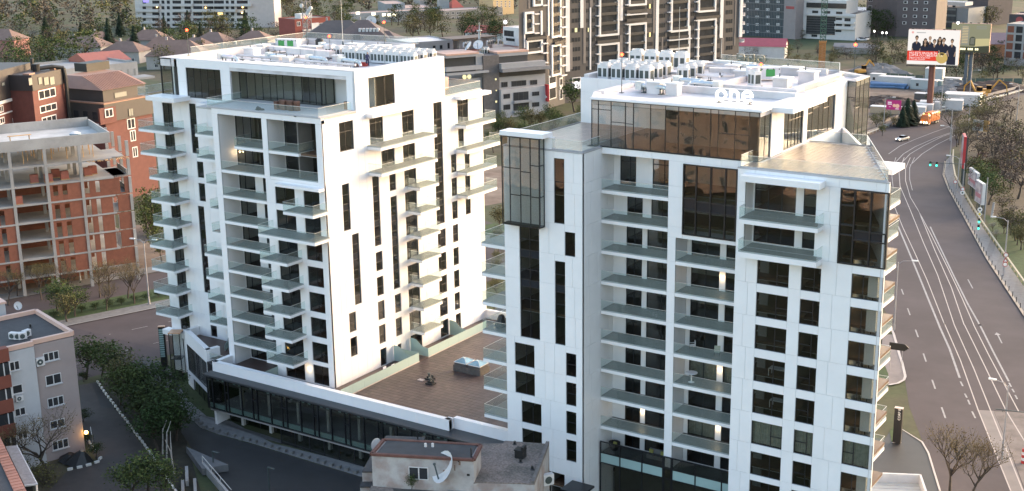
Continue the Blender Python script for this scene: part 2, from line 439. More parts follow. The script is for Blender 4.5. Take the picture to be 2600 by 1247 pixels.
fbox('wall', -109.25, -108.38, FV+.21, 113.9, 31.75, 39.1)
facade(pF, T1, -100.62, FU, 31.75, 39.12, [], BL, thick=.2)
fbox('wall', -100.62, FU-.35, FV+.21, 113.9, 31.75, 39.1)
fbox('wall', -109.15, -108.8, FV+.35, 113.9, 6.35, 31.7)
fbox('wall', -116.64, -100.4, FV+.62, WV-.1, 39.10, 39.55, WHITE)           # soffit of the terrace
ops = []
for i in range(0, 8):
    b = BL[i] if i else 6.45; t = b+HW-.05
    ops.append((-116.6, -113.8, b, t)); window(pB, T1, -116.6, -113.8, b, t, (.36,), (), y=.06)
    ops.append((-112.45, -110.0, b, t)); window(pB, T1, -112.45, -110.0, b, t, (.5,), (), y=.06)
facade(pB, T1, -116.66, -109.15, 6.35, 32.0, ops, BL)
ops = [(-116.6, -109.3, 32.2, 39.0), (-108.3, -100.7, 32.2, 39.0)]
window(pB, T1, -116.6, -109.3, 32.2, 39.0, (.18, .36, .56, .78), tuple((i, .47) for i in range(5)), y=.02)
window(pB, T1, -108.3, -100.7, 32.2, 39.0, (.3, .5, .68, .84), tuple((i, .47) for i in range(5))+((0, .86), (1, .86)), y=.02)
facade(pB, T1, -116.66, -109.25, 32.0, 39.1, ops, [], panels=False); facade(pB, T1, -108.38, -100.62, 32.0, 39.1, ops, [], panels=False)
for z in SB[:7]: slab(pF, T1, -116.64, -109.17, 0, 2.85, z, [('F', -116.64, -109.17)])
slab(pF, T1, -116.64, -109.27, .02, 2.85, 31.77, [('F', -116.64, -109.27)], tile=TILEB)
slab(pF, T1, -108.36, -100.64, .02, 2.85, 31.77, [('F', -108.36, -100.64)])
slab(pF, T1, -114.1, -109.27, .02, 2.85, 34.94, [('F', -114.1, -109.27), ('L', .05, 2.8)])
slab(pF, T1, -108.36, -103.5, .02, 2.85, 34.94, [('F', -108.36, -103.5), ('R', .05, 2.8)], tile=TILEB)
lamp(T1, pB, -116.0, 0, 34.0, 30)
canopy(pF, T1, -106.8, -99.72, .95, 31.2, .34)
jut(pF, T1, -103.98, -99.25, 2.7, 28.42); jut(pF, T1, -108.3, -99.2, 2.7, 25.15)
for z in (21.98, 18.72, 15.45, 12.25, 9.02): jut(pF, T1, -108.25, -103.82, 2.72, z)
lamp(T1, pF, -103.75, 0, 8.3, 30)
canopy(pR, T1, 118.92, 130.15, 1.15, 38.82, .46)
jut(pR, T1, 118.95, 130.35, 2.18, 34.86, tile=TILEB); jut(pR, T1, 119.0, 130.45, 2.12, 31.62, tile=TILEB)
for z in (28.42, 25.2, 22.0, 18.83, 15.55, 12.3, 9.0): jut(pR, T1, 126.52, 130.6, 2.1, z)
canopy(pR, T1, 137.3, 144.3, 1.25, 38.62, .46)
jut(pR, T1, 137.4, 144.45, 1.8, 34.8, tile=TILEB); jut(pR, T1, 137.44, 145.4, 1.82, 31.4, th=.42, tile=TILEB)
jut(pR, T1, 137.47, 144.55, 1.78, 28.4); jut(pR, T1, 137.45, 144.5, 1.8, 25.2)
lamp(T1, pR, 129.6, 0, 30.4, 28); lamp(T1, pR, 129.6, 0, 17.8, 28); lamp(T1, pR, 141.3, 0, 33.4, 28)
ops = []
def W2(a, b, c, d, cols=(), trans=(), **k):
    ops.append((a, b, c, d)); window(pW, T1, a, b, c, d, cols, trans, **k)
W2(-128.65, -122.25, 39.55, 43.5, (.2, .4, .6, .8), ((0, .67), (3, .67)))
ops.append((-128.55, -127.3, 32.06, 38.75)); tall(pW, T1, -128.55, -127.3, 32.06, 38.75)
W2(-127.88, -126.7, BL[7], 31.0); W2(-127.88, -126.7, BL[6], 28.05)
ops.append((-128.35, -127.2, 12.63, 24.85)); tall(pW, T1, -128.35, -127.2, 12.63, 24.85)
W2(-127.72, -126.4, BL[1], BL[1]+HW); W2(-127.7, -126.5, 6.4, 8.75)
for i in range(0, 9): W2(-133.7, -131.8, BL[i], (38.5 if i == 9 else BL[i]+HW), (.5,), ((1, .4),))
W2(-133.7, -131.8, 35.3, 38.5, (.5,), ((1, .7),))
for i in range(0, 9): W2(-119.7, -118.2, BL[i], BL[i]+HW)
facade(pW, T1, -135.55, -130.2, 0, 39.2, ops, [3.2]+BL)
facade(pW, T1, -130.2, -117.66, 0, 39.5, ops, [3.2]+BL)
facade(pW, T1, -130.2, -120.55, 39.5, 44.6, ops, [41.6])
window(pW, T1, -133.5, -131.3, 39.65, 44.55, (), ((0, .9),), y=.02, fr=.14, dep=.14, name='glazed_corner')
fbox('steel_upright', -131.2, -130.95, WV+.05, WV+.3, 39.6, 44.5, GALV); fbox('steel_upright', -130.75, -130.3, WV+.02, WV+.3, 39.4, 44.5, BLACK)
pL = Plane(-133.4, 0, R(-90))
canopy(pW, T1, -133.65, -128.15, 2.8, 39.2, .55)
for z in (34.86, 31.68): jut(pW, T1, -135.62, -129.75, 2.75, z, tile=TILEB)
for z in (28.42,): jut(pW, T1, -134.3, -129.75, 2.75, z)
for z in (25.2, 21.98): jut(pW, T1, -134.3, -129.75, 2.75, z)
for z in (18.74, 15.5, 12.25, 9.0): jut(pW, T1, -135.4, -131.0, 2.75, z)
canopy(pW, T1, -124.9, -118.2, 2.0, 38.95, .4)
for i, z in enumerate(SB):
    if i < 7: jut(pW, T1, (-125.35 if i in (0, 1, 2, 3, 4, 5) else -124.0) if i not in (4, 5) else -123.6, -118.2, 2.2, z)
jut(pW, T1, -125.4, -118.2, 2.2, 31.75); jut(pW, T1, -125.4, -118.2, 2.2, 34.9)
fbox('ledge', -136.2, -130.8, WV-1.2, WV-.02, 5.6, 6.3, CLAD)
fbox('canopy', -120.5, FU-.35, WV-.03, WV+3.2, 43.93, 44.5)
fbox('wall', -101.05, FU-.35, WV, WV+.9, 39.75, 43.93)
pP = Plane(0, 118.6)
window(pP, T1, -120.5, -111.2, 39.8, 43.9, (.14, .3, .44, .58, .7, .82), ((3, .76), (4, .76)), name='window')
window(pP, T1, -111.1, -106.4, 39.8, 43.9, (.3, .55, .78), (), name='window')
pS = Plane(-106.35, 0, R(90))
window(pS, T1, 118.7, 121.2, 39.8, 43.9, (.35,), (), name='window')
fbox('wall', -106.3, FU-.35, 121.2, 121.5, 39.75, 43.93)
fbox('terrace_floor', -120.5, FU-.06, FV+.1, 121.0, 39.56, 39.76, mat('pale_tile', (.42, .41, .40), .5, .1, 1))
fbox('slab_rim', -118.4, FU+.03, FV-.06, WV-.06, 39.78, 39.90, RIM)
railrun(T1, [(-118.4, WV-.3), (-118.4, FV+.1), (-100.15, FV+.1), (-100.15, WV-.3)], 39.9, 1.05)
rp = [(-133.5, WV+.02), (FU-.02, WV+.02), (FU-.02, 135.2), (-108.9, 135.4), (-108.9, 141), (-113, 141), (-113, 146.4), (-132.6, 145.4)]
L1 = [(p[0]+115, p[1]-125) for p in rp]
obj('roof', MB().prism(L1, 43.5, 43.75).mesh('roof', ROOFW), T1)
def parapet(T, loop, z0, z1, t=.55, m=None, name='parapet'):
    n = len(loop)
    for i in range(n):
        a = Vector((*loop[i], 0)); b = Vector((*loop[(i+1) % n], 0)); d = (b-a); L = d.length; d.normalize()
        nn = Vector((-d.y, d.x, 0))
        q = [a, b-d*t*0, b+nn*t, a+nn*t]
        q = [a+d*.0, b-d*.001, b-d*t+nn*t, a+d*t+nn*t]
        obj(name, MB().prism([(p.x, p.y) for p in q], z0, z1).mesh(name, m or ROOFW), T)
parapet(T1, [(p[0]*1, p[1]) for p in L1], 43.76, 44.62, .9)
fbox('roof', -122, FU-.05, 135.4, 143.85, 38.7, 39.25, ROOFW)
fbox('terrace_floor', -108.8, FU-.1, 135.35, 143.8, 39.26, 39.3, TILEB)
railrun(T1, [(FU-.15, 135.4), (FU-.15, 143.7), (-108, 143.7)], 39.3, 1.05)
fbox('wall', -108.8, FU-.3, 135.31, 135.55, 39.3, 43.5)
fbox('wall', -109.0, -108.8, 135.6, 141, 39.3, 43.5)
fbox('wall', -135.5, -135.2, WV+.35, 144, 0, 39.2); fbox('wall', -135.2, FU-.36, 143.55, 143.85, 0, 39.2)
fbox('wall', -133.2, -132.9, WV+2.5, 145, 39.2, 43.5); fbox('wall', -132.9, -113, 145, 145.3, 39.2, 43.5)
fbox('roof', -135.2, -129.9, WV+.35, 143.5, 38.7, 39.2, ROOFW)
railrun(T1, [(-133.4, WV-2.5), (-135.4, WV-2.5), (-135.4, 143)], 39.75, 1.0)
railrun(T1, [(-132.6, 122), (-132.6, 145.0), (-112.0, 146.0)], 44.62, .9, gm=RAIL)
interior(T1, [(-135.1, FU-.4, 117.6, 143.5), (-116.6, -100.1, 114.05, 117.55), (-108.75, -100.1, 111.25, 114.0)], BL, 39, [(-127, -106, 123, 138, 3, 43.4)],
         [(-125, -124.8, 117.7, 122.9, 0, 39), (-113.2, -113, 114.1, 122.9, 6.4, 39), (-104.1, -103.9, 111.4, 122.9, 6.4, 39), (-105.9, -100.2, 117.5, 117.7, 6.4, 38.7), (-105.9, -100.2, 122.3, 122.5, 6.4, 39), (-105.9, -100.2, 125.2, 125.4, 6.4, 39), (-105.9, -100.2, 131.0, 131.2, 6.4, 39), (-105.9, -100.2, 135, 135.2, 6.4, 39), (-117.6, -117.3, 117.6, 122.9, 0, 39)])
fbox('interior_wall', -120, -112, 121.3, 121.6, 39.8, 43.4, INWALL)
# ================================================================ tower on the right
T2 = thing('apartment_tower', 'white apartment tower carrying the lit roof sign and a glazed penthouse', 'apartment tower', (-55, 120, 0), group='pair of white apartment towers')
V0, V1, V2 = 111.45, 107.65, 108.5
q0, q1, q2 = Plane(0, V0), Plane(0, V1), Plane(0, V2)
qS = Plane(-62.7, 0, R(90)); qB = Plane(0, 114.1); qC = Plane(0, 110.35); qR = Plane(-45.7, 0, R(90))
def gbox(name, x0, x1, y0, y1, z0, z1, m=None): return fbox(name, x0, x1, y0, y1, z0, z1, m, T2)
ops = []
def A1(a, b, c, d, cols=(), trans=(), **k):
    ops.append((a, b, c, d)); window(q1, T2, a, b, c, d, cols, trans, **k)
ops.append((-70.27, -67.84, 19.24, 31.3)); tall(q1, T2, -70.27, -67.84, 19.24, 31.3, (.5,))
A1(-71.03, -68.56, 15.95, 18.48, (.55,)); A1(-71.02, -68.55, 12.77, 15.27, (.55,), ((0, .5),))
A1(-70.25, -67.75, 9.52, 12.01, (.55,)); A1(-70.22, -67.72, 6.35, 8.82, (.55,)); A1(-70.22, -67.72, 3.1, 5.6, (.55,))
ops.append((-66.02, -64.8, 32.16, 38.87)); tall(q1, T2, -66.02, -64.8, 32.16, 38.87)
A1(-64.77, -63.55, 28.88, 31.4)
ops.append((-65.97, -64.74, 19.18, 28.18)); tall(q1, T2, -65.97, -64.74, 19.18, 28.18)
for b, t in ((15.93, 18.45), (12.68, 15.23), (9.45, 11.99), (6.34, 8.76)): A1(-64.67, -63.44, b, t, (), ((0, .5),))
RW = [3.1, 6.33, 9.53, 12.75, 15.93, 19.16, 22.38, 25.65, 28.87, 32.12, 35.38, 36.53]
facade(q1, T2, -72.1, -62.7, 4.6, 39.55, ops, RW)
facade(q1, T2, -64.9, -62.7, 0, 4.6, [], RW)
facade(qS, T2, V1+.05, 114.4, 0, 39.55, [], RW)
gbox('wall', -72.1, -71.8, V1+.36, 123.4, 3, 39.5)
gbox('slab_rim', -72.15, -62.62, V1-.06, 112, 39.56, 39.72, RIM)
pO = Plane(0, 106.6)
window(pO, T2, -71.65, -67.08, 31.6, 40.85, (.22, .5, .76), ((0, .65), (1, .35), (1, .65), (2, .36), (2, .62), (3, .35), (3, .7)), y=0, fr=.09, name='oriel_window')
pOs = Plane(-67.08, 0, R(90))
window(pOs, T2, 106.7, 107.6, 31.6, 40.85, (), ((0, .35), (0, .7)), y=0, fr=.09, name='oriel_window')
gbox('oriel_floor', -71.6, -67.15, 106.7, 107.6, 31.62, 31.75, DARK); gbox('oriel_cap', -71.8, -66.6, 106.55, 108.4, 40.9, 41.35)
gbox('oriel_cap', -71.6, -66.3, 107.7, 108.35, 39.74, 40.88)
for i, z in enumerate(SB[:8]): slab(q0, T2, -62.66, -55.12, 0, 2.6, z, [('F', -62.66, -55.12)], tile=TILEB if i > 6 else TILE)
slab(q0, T2, -62.66, -55.12, 0, 2.6, 34.9, [('F', -62.66, -55.12)], tile=TILEB)
ops = []
def B1(a, b, c, d, cols=(), trans=(), **k):
    ops.append((a, b, c, d)); window(qB, T2, a, b, c, d, cols, trans, y=.08, **k)
for i in range(0, 9):
    b = BL[i]; t = b+2.36
    if i == 8: B1(-61.1, -59.3, b, t, (.5,)); B1(-58.3, -55.3, b, t, (.4,))
    elif i >= 4: B1(-61.15, -59.3, b, t, (.5,)); B1(-58.72, -55.3, b, t, (.5,))
    else: B1(-61.15, -59.3, b, t, (.5,)); B1(-58.72, -55.3, b, t, (.5,), ((1, .5),))
B1(-61.95, -60.1, 35.4, 38.5, (.6,), ((0, .8), (1, .8))); B1(-58.2, -55.6, 35.4, 38.5, (.5,), ((0, .8), (1, .8)))
facade(qB, T2, -62.69, -55.1, 6.35, 39.0, ops, BL)
for z in SB[:7]: slab(q0, T2, -54.18, -47.6, 0, 2.6, z, [('F', -54.18, -47.6)])
ops = []
for i in range(0, 8):
    b = BL[i]; B1(-53.7, -50.58, b, b+2.36, (.52,), curtain=i in (1, 3)); B1(-49.9, -47.7, b, b+2.36, (.5,), curtain=i == 3)
facade(qB, T2, -54.2, -47.5, 6.35, 31.3, ops, BL)
gbox('wall', -55.06, -54.24, V0+.25, 114.2, 6.35, 31.2)
facade(q0, T2, -55.1, -54.2, 6.9, 31.3, [], BL, thick=.24)
facade(q0, T2, -62.68, -55.1, 39.02, 39.68, [], [], thick=.5)
facade(q0, T2, -55.1, -46.4, 31.3, 39.68, [(-53.45, -47.85, 31.8, 38.8)], [32.4, 35.4, 36.5, 39.0])
gbox('wall', -55.0, -46.5, V0+.4, 114.3, 31.25, 31.5, WHITE); gbox('wall', -62.6, -46.4, V0+.55, 114.3, 39.05, 39.5, WHITE)
gbox('wall', -55.06, -54.8, V0+.4, 114.2, 31.5, 39); 
window(Plane(0, V0-.12), T2, -53.5, -47.8, 31.74, 38.86, (.25, .52, .79), ((0, .52), (0, .36), (1, .49), (1, .35), (2, .49), (2, .35), (3, .49), (3, .35)), y=0, fr=.12, dep=.25,
       solidcols=((0, 1), (1, 1), (2, 1), (3, 1)), name='window')
lamp(T2, qB, -50.24, 0, 27.2, 30); lamp(T2, qB, -50.24, 0, 17.4, 30); lamp(T2, qB, -50.24, 0, 11.0, 30); lamp(T2, qB, -59.0, 0, 11.0, 30)
ops = [(-45.74, -38.9, 32.2, 38.75)]
def D1(a, b, c, d, cols=(), trans=(), **k):
    ops.append((a, b, c, d)); window(q2, T2, a, b, c, d, cols, trans, **k)
ND = [BL[7-i]-.02 for i in range(8)]+[3.1]
for i, b in enumerate(ND):
    t = b+(2.42 if i else 2.3)
    D1(-44.3, -41.18, b, t, (.62,), ((1, .46),) if i in (0, 1, 2, 5) else (), curtain=i == 5)
    D1(-40.0, -38.13, b, t, (.65,), ((0, .5),), curtain=i == 5)
    D1(-35.28, -32.42, b, t, (.36,), ((0, .5),) if i == 5 else (), curtain=i == 5)
ops.append((-36.64, -32.35, 31.92, 38.77))
facade(q2, T2, -46.52, -32.4, 0, 39.6, ops, [3.1]+BL[:8]+[31.9, 35.3, 36.5, 38.8])
window(Plane(0, V2-.10), T2, -36.68, -32.3, 31.88, 38.8, (.3, .64), ((0, .78), (0, .39), (0, .52), (1, .34), (1, .46), (2, .34), (2, .46)), y=0, fr=.12, dep=.3, name='corner_window',
       solidcols=((1, 1), (2, 1)))
ang = math.atan2(124.3-108.5, -39.6+32.4)
pK = Plane(-32.42, 108.55, ang)
facade(pK, T2, 0.05, 17.3, 0, 39.6, [(.1, 1.6, b, b+2.4) for b in ND]+[(3, 5, b, b+2.4) for b in ND]+[(8, 10.5, b, b+2.4) for b in ND], BL, panels=False)
for b in ND:
    window(pK, T2, .12, 1.6, b, b+2.4); window(pK, T2, 3, 5, b, b+2.4); window(pK, T2, 8, 10.5, b, b+2.4, (.5,))
for z in [9.05, 12.3, 15.5, 18.75, 22.0, 25.2, 28.45, 31.7, 34.9]:
    slab(Plane(0, 118.1), T2, -38.4, -35.2, 0, 3.6, z, [('F', -37.3, -35.2), ('R', .03, 3.6), ('B', -38.4, -35.2)])
gbox('canopy', -38.2, -35.0, 118, 121.8, 38.4, 38.9)
ops = []
def C1(a, b, c, d, cols=(), trans=()):
    ops.append((a, b, c, d)); window(qC, T2, a, b, c, d, cols, trans, y=.05)
C1(-45.55, -41.5, 35.3, 38.0, (.33, .66), ((0, .8),)); C1(-40.75, -39.4, 35.3, 38.0, (), ((0, .75),))
C1(-45.55, -41.5, 32.25, 34.8, (.33, .66)); C1(-40.75, -39.4, 32.25, 34.8)
facade(qC, T2, -45.72, -38.85, 32.1, 38.75, ops, [35.3])
gbox('wall', -45.98, -45.73, V2+.31, 110.6, 32.0, 38.8)
gbox('wall', -45.7, -38.9, V2+.31, 110.3, 38.78, 39.2, WHITE)
canopy(q2, T2, -45.65, -38.1, 1.5, 38.72, .58)
slab(q2, T2, -45.65, -38.1, -1.5, -.01, 34.78, [('F', -45.65, -38.1), ('L', -1.47, 0), ('R', -1.47, 0)], th=.38, tile=TILEB)
slab(q2, T2, -45.65, -38.1, -1.5, -.01, 31.55, [('F', -45.65, -38.1), ('L', -1.47, 0), ('R', -1.47, 0)], th=.5, tile=TILEB)
slab(q2, T2, -45.7, -38.95, 0, 1.85, 34.78, [], th=.38, tile=TILEB); slab(q2, T2, -45.7, -38.95, 0, 1.85, 31.75, [], th=.3, tile=TILEB)
for z in SB[:7]: slab(Plane(0, V1), T2, -75.15, -72.12, 0, 4.6, z, [('F', -75.15, -72.12), ('L', .03, 4.6), ('B', -75.15, -72.12)])
window(q0, T2, -63.87, -45.8, 39.75, 44.42, (.044, .125, .215, .265, .37, .46, .538, .625, .725, .77, .865, .945), ((0, .8), (1, .8), (2, .55), (3, .54), (10, .52), (11, .52)), y=0, fr=.06, dep=.1, name='curtain_wall')
window(Plane(-45.8, 0, R(90)), T2, 111.6, 114.2, 39.75, 44.42, (.5,), (), y=0, fr=.06, name='curtain_wall')
gbox('dark_sill', -62.6, -45.85, V0-.06, V0+.2, 39.69, 39.75, DARK)
facade(qR, T2, 114.25, 117.3, 39.75, 44.1, [], [42])
ops = []
def E1(a, b, c, d, cols=(), trans=()):
    ops.append((a, b, c, d)); window(qR, T2, a, b, c, d, cols, trans)
E1(117.4, 122.65, 39.8, 43.6, (.3, .48, .66, .82), tuple((i, .72) for i in range(1, 5))); E1(123.75, 132.0, 39.85, 43.6, (.22, .45, .6, .8), ((0, .7), (1, .8), (3, .7)))
facade(qR, T2, 117.3, 135.4, 37, 44.6, ops, [39.75, 42])
gbox('canopy', -45.68, -43.5, 113.95, 123.1, 44.12, 44.62)
window(Plane(0, 135.45), T2, -45.65, -44.7, 30, 44.55, (), ((0, .45), (0, .6), (0, .88)), y=0, name='glazed_bay')
window(Plane(-44.7, 0, R(90)), T2, 135.5, 140, 30, 44.55, (.3, .6), ((0, .5), (1, .5), (2, .5), (0, .8)), y=0, name='glazed_bay')
facade(Plane(0, 123.43), T2, -72.1, -60, 39.5, 44.8, [], [43.2])
TERR = mat('terrace_tile', (.115, .078, .066), .42, .15, .8, island=.16)
def tiles(root, poly, z, s, m, ang=0, mark=None, keep=None):
    """square pavers laid inside a polygon; the nearest 300 as parts, the others as one part"""
    def inside(x, y):
        c = False; n = len(poly)
        for i in range(n):
            (x1, y1), (x2, y2) = poly[i], poly[(i+1) % n]
            if (y1 > y) != (y2 > y) and x < (x2-x1)*(y-y1)/(y2-y1)+x1: c = not c
        return c
    x0, x1 = min(p[0] for p in poly), max(p[0] for p in poly); y0, y1 = min(p[1] for p in poly), max(p[1] for p in poly)
    cells = []
    for i in range(int((x1-x0)/s)+1):
        for j in range(int((y1-y0)/s)+1):
            x, y = x0+i*s, y0+j*s
            if inside(x+s/2, y+s/2) and inside(x+.05, y+.05) and inside(x+s-.05, y+s-.05) and inside(x+s-.05, y+.05) and inside(x+.05, y+s-.05): cells.append((x, y))
    cells.sort(key=lambda c: c[0]**2+c[1]**2)
    me = boxmesh(s-.02, s-.02, .03, m, 'paver')
    for x, y in cells[:280]: obj('paver', me, root, (x-root.location.x, y-root.location.y, z))
    mb = MB()
    for x, y in cells[280:]: mb.box(x-root.location.x, y-root.location.y, z, x+s-.02-root.location.x, y+s-.02-root.location.y, z+.03)
    if mb.v: obj('paver_field', mb.mesh('paver_field', m), root, kind='stuff')
TRP = [(-46.4, V2+.1), (-32.5, V2+.1), (-39.75, 124.55), (-45.75, 124.4), (-45.75, 111.5), (-46.4, 111.5)]
obj('terrace_base', MB().prism([(p[0]+55, p[1]-120) for p in TRP], 39.3, 39.7).mesh('terrace_base', RIM), T2)
tiles(T2, TRP, 39.71, .55, TERR)
TLP = [(-72.0, V1+.1), (-62.8, V1+.1), (-62.8, V0+.1), (-63.9, V0+.1), (-63.9, 123.4), (-72.0, 123.4)]
TERR2 = mat('horizon_glow_tile', (.34, .24, .19), .35, .12, .8, island=.10)  # terrace tile made paler and warmer: the reflected horizon glow is in its colour
obj('terrace_base', MB().prism([(p[0]+55, p[1]-120) for p in TLP], 39.3, 39.72).mesh('terrace_base', RIM), T2)
mb = MB()
for i in range(15):
    for j in range(26):
        x, y = -71.9+i*.6, V1+.2+j*.6
        if x+.6 < -63.9 or (x+.6 < -62.8 and y+.6 < V0): mb.box(x+55, y-120, 39.73, x+55.58, y-120+.58, 39.755)
obj('paver_field', mb.mesh('paver_field', TERR2), T2, kind='stuff')
railrun(T2, [(-72.05, 123.3), (-72.05, 108.5)], 39.74, 1.1); railrun(T2, [(-66.3, V1+.1), (-62.8, V1+.1), (-62.8, V0-.1)], 39.74, 1.05)
railrun(T2, [(-46.3, 111.3), (-46.3, V2+.15), (-32.6, V2+.15), (-39.7, 124.4), (-45.6, 124.3)], 39.72, 1.1)
gbox('slab_rim', -46.55, -32.35, V2-.06, V2+.09, 39.6, 39.74, RIM)
obj('wall', MB().prism([(-17, 20), (-17, 24), (5, 23.6), (9, 16), (8.7, 16), (4.8, 23.2)], 0, 44.0).mesh('wall', CLAD), T2)
obj('wall', MB().prism([(15.1, 4.4), (8.8, 16.0), (8.5, 15.9), (14.8, 4.4)], 0, 39.6).mesh('wall', CLAD), T2)
rp2 = [(-63.9, 111.5), (-45.72, 111.5), (-45.72, 135.5), (-44.75, 135.5), (-44.75, 140.1), (-49.2, 143), (-64.8, 144.8), (-72.1, 144.4), (-72.1, 123.45), (-65.7, 123.45), (-65.7, 115.2)]
L2 = [(p[0]+55, p[1]-120) for p in rp2]
obj('roof', MB().prism(L2, 44.0, 44.3).mesh('roof', ROOFW), T2)
obj('roof_edge', MB().prism([(p[0]+55, p[1]-120) for p in [(-63.95, 111.3), (-45.5, 111.3), (-45.5, 113.8), (-63.95, 113.8)]], 44.45, 44.62).mesh('roof_edge', WHITE), T2)
parapet(T2, L2, 44.31, 44.66, .8)
for (a, b, c, d, h) in ((-62.5, -46, 121.0, 121.6, 45.0), (-66.5, -47.2, 124.4, 125.0, 44.9), (-62.6, -62, 121.6, 128, 45.0), (-56.5, -56, 125, 136, 44.9), (-48.1, -47.6, 125, 139, 44.95), (-66, -50, 140.8, 141.4, 45.0), (-72, -71.4, 124, 144, 45.1)):
    gbox('roof_kerb', a, b, c, d, 44.31, h, ROOFW)
interior(T2, [(-71.7, -62.8, 108.1, 123), (-62.6, -46.1, 114.5, 135), (-46.0, -33.4, 110.8, 115.5), (-46.0, -38.0, 115.5, 124)], [3.1]+BL, 39, [(-60, -48, 119, 130, 0, 39), (-67.5, -62.9, 112.5, 122, 0, 39), (-43, -37.5, 114.5, 119, 0, 39)],
         [(-63.1, -62.95, 108.1, 112, 0, 39), (-66.9, -66.75, 108.1, 112.5, 0, 39), (-40.6, -40.4, 108.9, 114.4, 0, 31.6), (-37.2, -37.0, 108.9, 114.4, 0, 39), (-45.5, -44.6, 112.2, 112.4, 0, 31)])
gbox('interior_wall', -58, -48, 116.5, 117, 39.75, 44, INDARK); gbox('ceiling', -63.6, -46, 111.8, 123, 43.9, 43.98, INWALL)
gbox('terrace_floor', -63.8, -46, 111.7, 124, 39.6, 39.74, WOOD)
for b in ND[:8]:
    gbox('column_casing', -34.1, -33.2, 109.6, 110.4, b, b+2.5, WHITE)
qG = Plane(0, 111.15)
for (a, b, cols) in ((-62.55, -55.0, (.32, .67)), (-54.95, -54.05, ()), (-54.0, -47.0, (.38, .8))):
    window(qG, T2, a, b, 0, 7.75, cols, tuple((i, f) for i in range(len(cols)+1) for f in (.68, .83)), y=0, fr=.10, dep=.12, name='storefront')
    for x0, x1 in zip((0,)+cols, cols+(1,)):
        if b-a > 2: gbox('mint_panel', a+(b-a)*x0+.08, a+(b-a)*x1-.08, 111.2, 111.26, 5.34, 6.38, MINT)
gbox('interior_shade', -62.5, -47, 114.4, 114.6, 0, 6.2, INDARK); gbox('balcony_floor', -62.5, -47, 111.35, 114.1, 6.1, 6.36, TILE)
# ================================================================ podium between the towers
PD = thing('podium', 'low podium with paved roof terrace and white parapet linking the two white towers', 'podium building', (-95, 115, 0))
def dbox(name, x0, x1, y0, y1, z0, z1, m=None): return fbox(name, x0, x1, y0, y1, z0, z1, m, PD)
def dprism(name, poly, z0, z1, m): return obj(name, MB().prism([(p[0]+95, p[1]-115) for p in poly], z0, z1).mesh(name, m), PD)
DK = [(-121.2, 110.6), (-117.3, 110.6), (-117.3, 108.2), (-80.4, 108.2), (-80.4, 109.2), (-72.3, 109.2), (-72.3, 143.5), (-99.4, 143.5), (-99.4, 110.6)]
dprism('deck_slab', [(-117.4, 108.1), (-80.1, 108.1), (-80.1, 108.9), (-72.2, 108.9), (-72.2, 144), (-117.4, 144)], 5.6, 6.26, CONC)
DECK = mat('deck_paver', (.066, .045, .043), .55, .16, .5, island=.24)
tiles(PD, [(-96.6, 108.25), (-80.5, 108.25), (-80.5, 109.3), (-72.4, 109.3), (-72.4, 143.4), (-96.6, 143.4)], 6.30, .72, DECK)
BRN = mat('dark_deck_board', (.085, .055, .047), .5, .2, 1.2)
dprism('deck_boards', [(-117.2, 108.3), (-96.7, 108.3), (-96.7, 143.3), (-99.6, 143.3), (-99.6, 110.7), (-117.2, 110.7)], 6.27, 6.34, BRN)
dprism('deck_boards', [(-116.6, 110.75), (-109.2, 110.75), (-109.2, 113.8), (-116.6, 113.8)], 6.27, 6.335, BRN)
def par(a, b, z0, z1, t=.62, cap=True):
    a = Vector((*a, 0)); b = Vector((*b, 0)); L = (b-a).length; pl = Plane(a.x, a.y, math.atan2(b.y-a.y, b.x-a.x))
    n = max(1, round(L/4.6))
    for i in range(n): put('cladding_panel', boxmesh(L/n-.024, .04, z1-z0, CLAD), PD, pl, L*i/n+.012, 0, z0)
    put('parapet', boxmesh(L, t-.09, z1-z0+.004, WHITE, 'parapet'), PD, pl, 0, .045, z0)
    put('parapet_cap', boxmesh(L, t+.06, .05, CLAD, 'parapet_cap'), PD, pl, 0, -.03, z1+.008)
par((-117.72, 107.83), (-80.2, 107.83), 6.05, 7.42); par((-80.2, 107.9), (-80.2, 108.72), 5.75, 7.42); par((-80.2, 108.75), (-72.15, 108.75), 5.2, 7.42)
par((-117.72, 110.8), (-117.72, 107.86), 6.05, 7.42); par((-130.4, 114.9), (-121.5, 110.45), 5.9, 7.45); par((-121.45, 110.5), (-121.0, 112.4), 5.9, 7.45)
par((-130.4, 117.1), (-130.4, 114.95), 5.9, 7.45)
railrun(PD, [(-121.1, 110.6), (-117.75, 110.2)], 6.3, 1.0, gm=RAIL)
dprism('deck_boards', [(-130, 115.2), (-121.4, 111), (-117.8, 110.4), (-117.8, 117), (-130, 117)], 6.1, 6.3, BRN)
LEDGE = mat('dark_ledge', (.045, .046, .05), .5, .15)
dprism('ledge', [(-118.0, 106.35), (-72.3, 106.35), (-72.3, 108.7), (-80.1, 108.7), (-80.1, 107.8), (-118.0, 107.8)], 5.98, 6.2, LEDGE)
pg = Plane(0, 106.45)
cs = []; x = 0; k = 0
for wd in [1.0, 2.2, .55, 2.3, 1.9, .8, 2.3, 1.9, .75, 2.3, 2.1, .7, 2.1, 2.1, .75, 2.2, 2.1, .7, 2.1, 2.1, .8, 2.2, 2.2]:
    x += wd
    if x < 44.6: cs.append(round(x/45.2, 4))
window(pg, PD, -117.55, -72.35, 1.64, 5.97, tuple(cs), tuple((i, .62) for i in (2, 5, 8, 11, 14, 17, 20)), y=0, fr=.10, dep=.2, name='glazed_front')
dbox('mint_strip', -117.4, -72.4, 106.7, 106.8, 1.75, 2.35, MINT)
for i in range(46): 
    if i % 3: dbox('ceiling_light_strip', -117+i*.97, -116.6+i*.97, 106.75, 106.78, 5.5, 5.8, MINT)
dbox('side_glass', -117.55, -117.5, 106.7, 109, 1.64, 5.97, WIN)
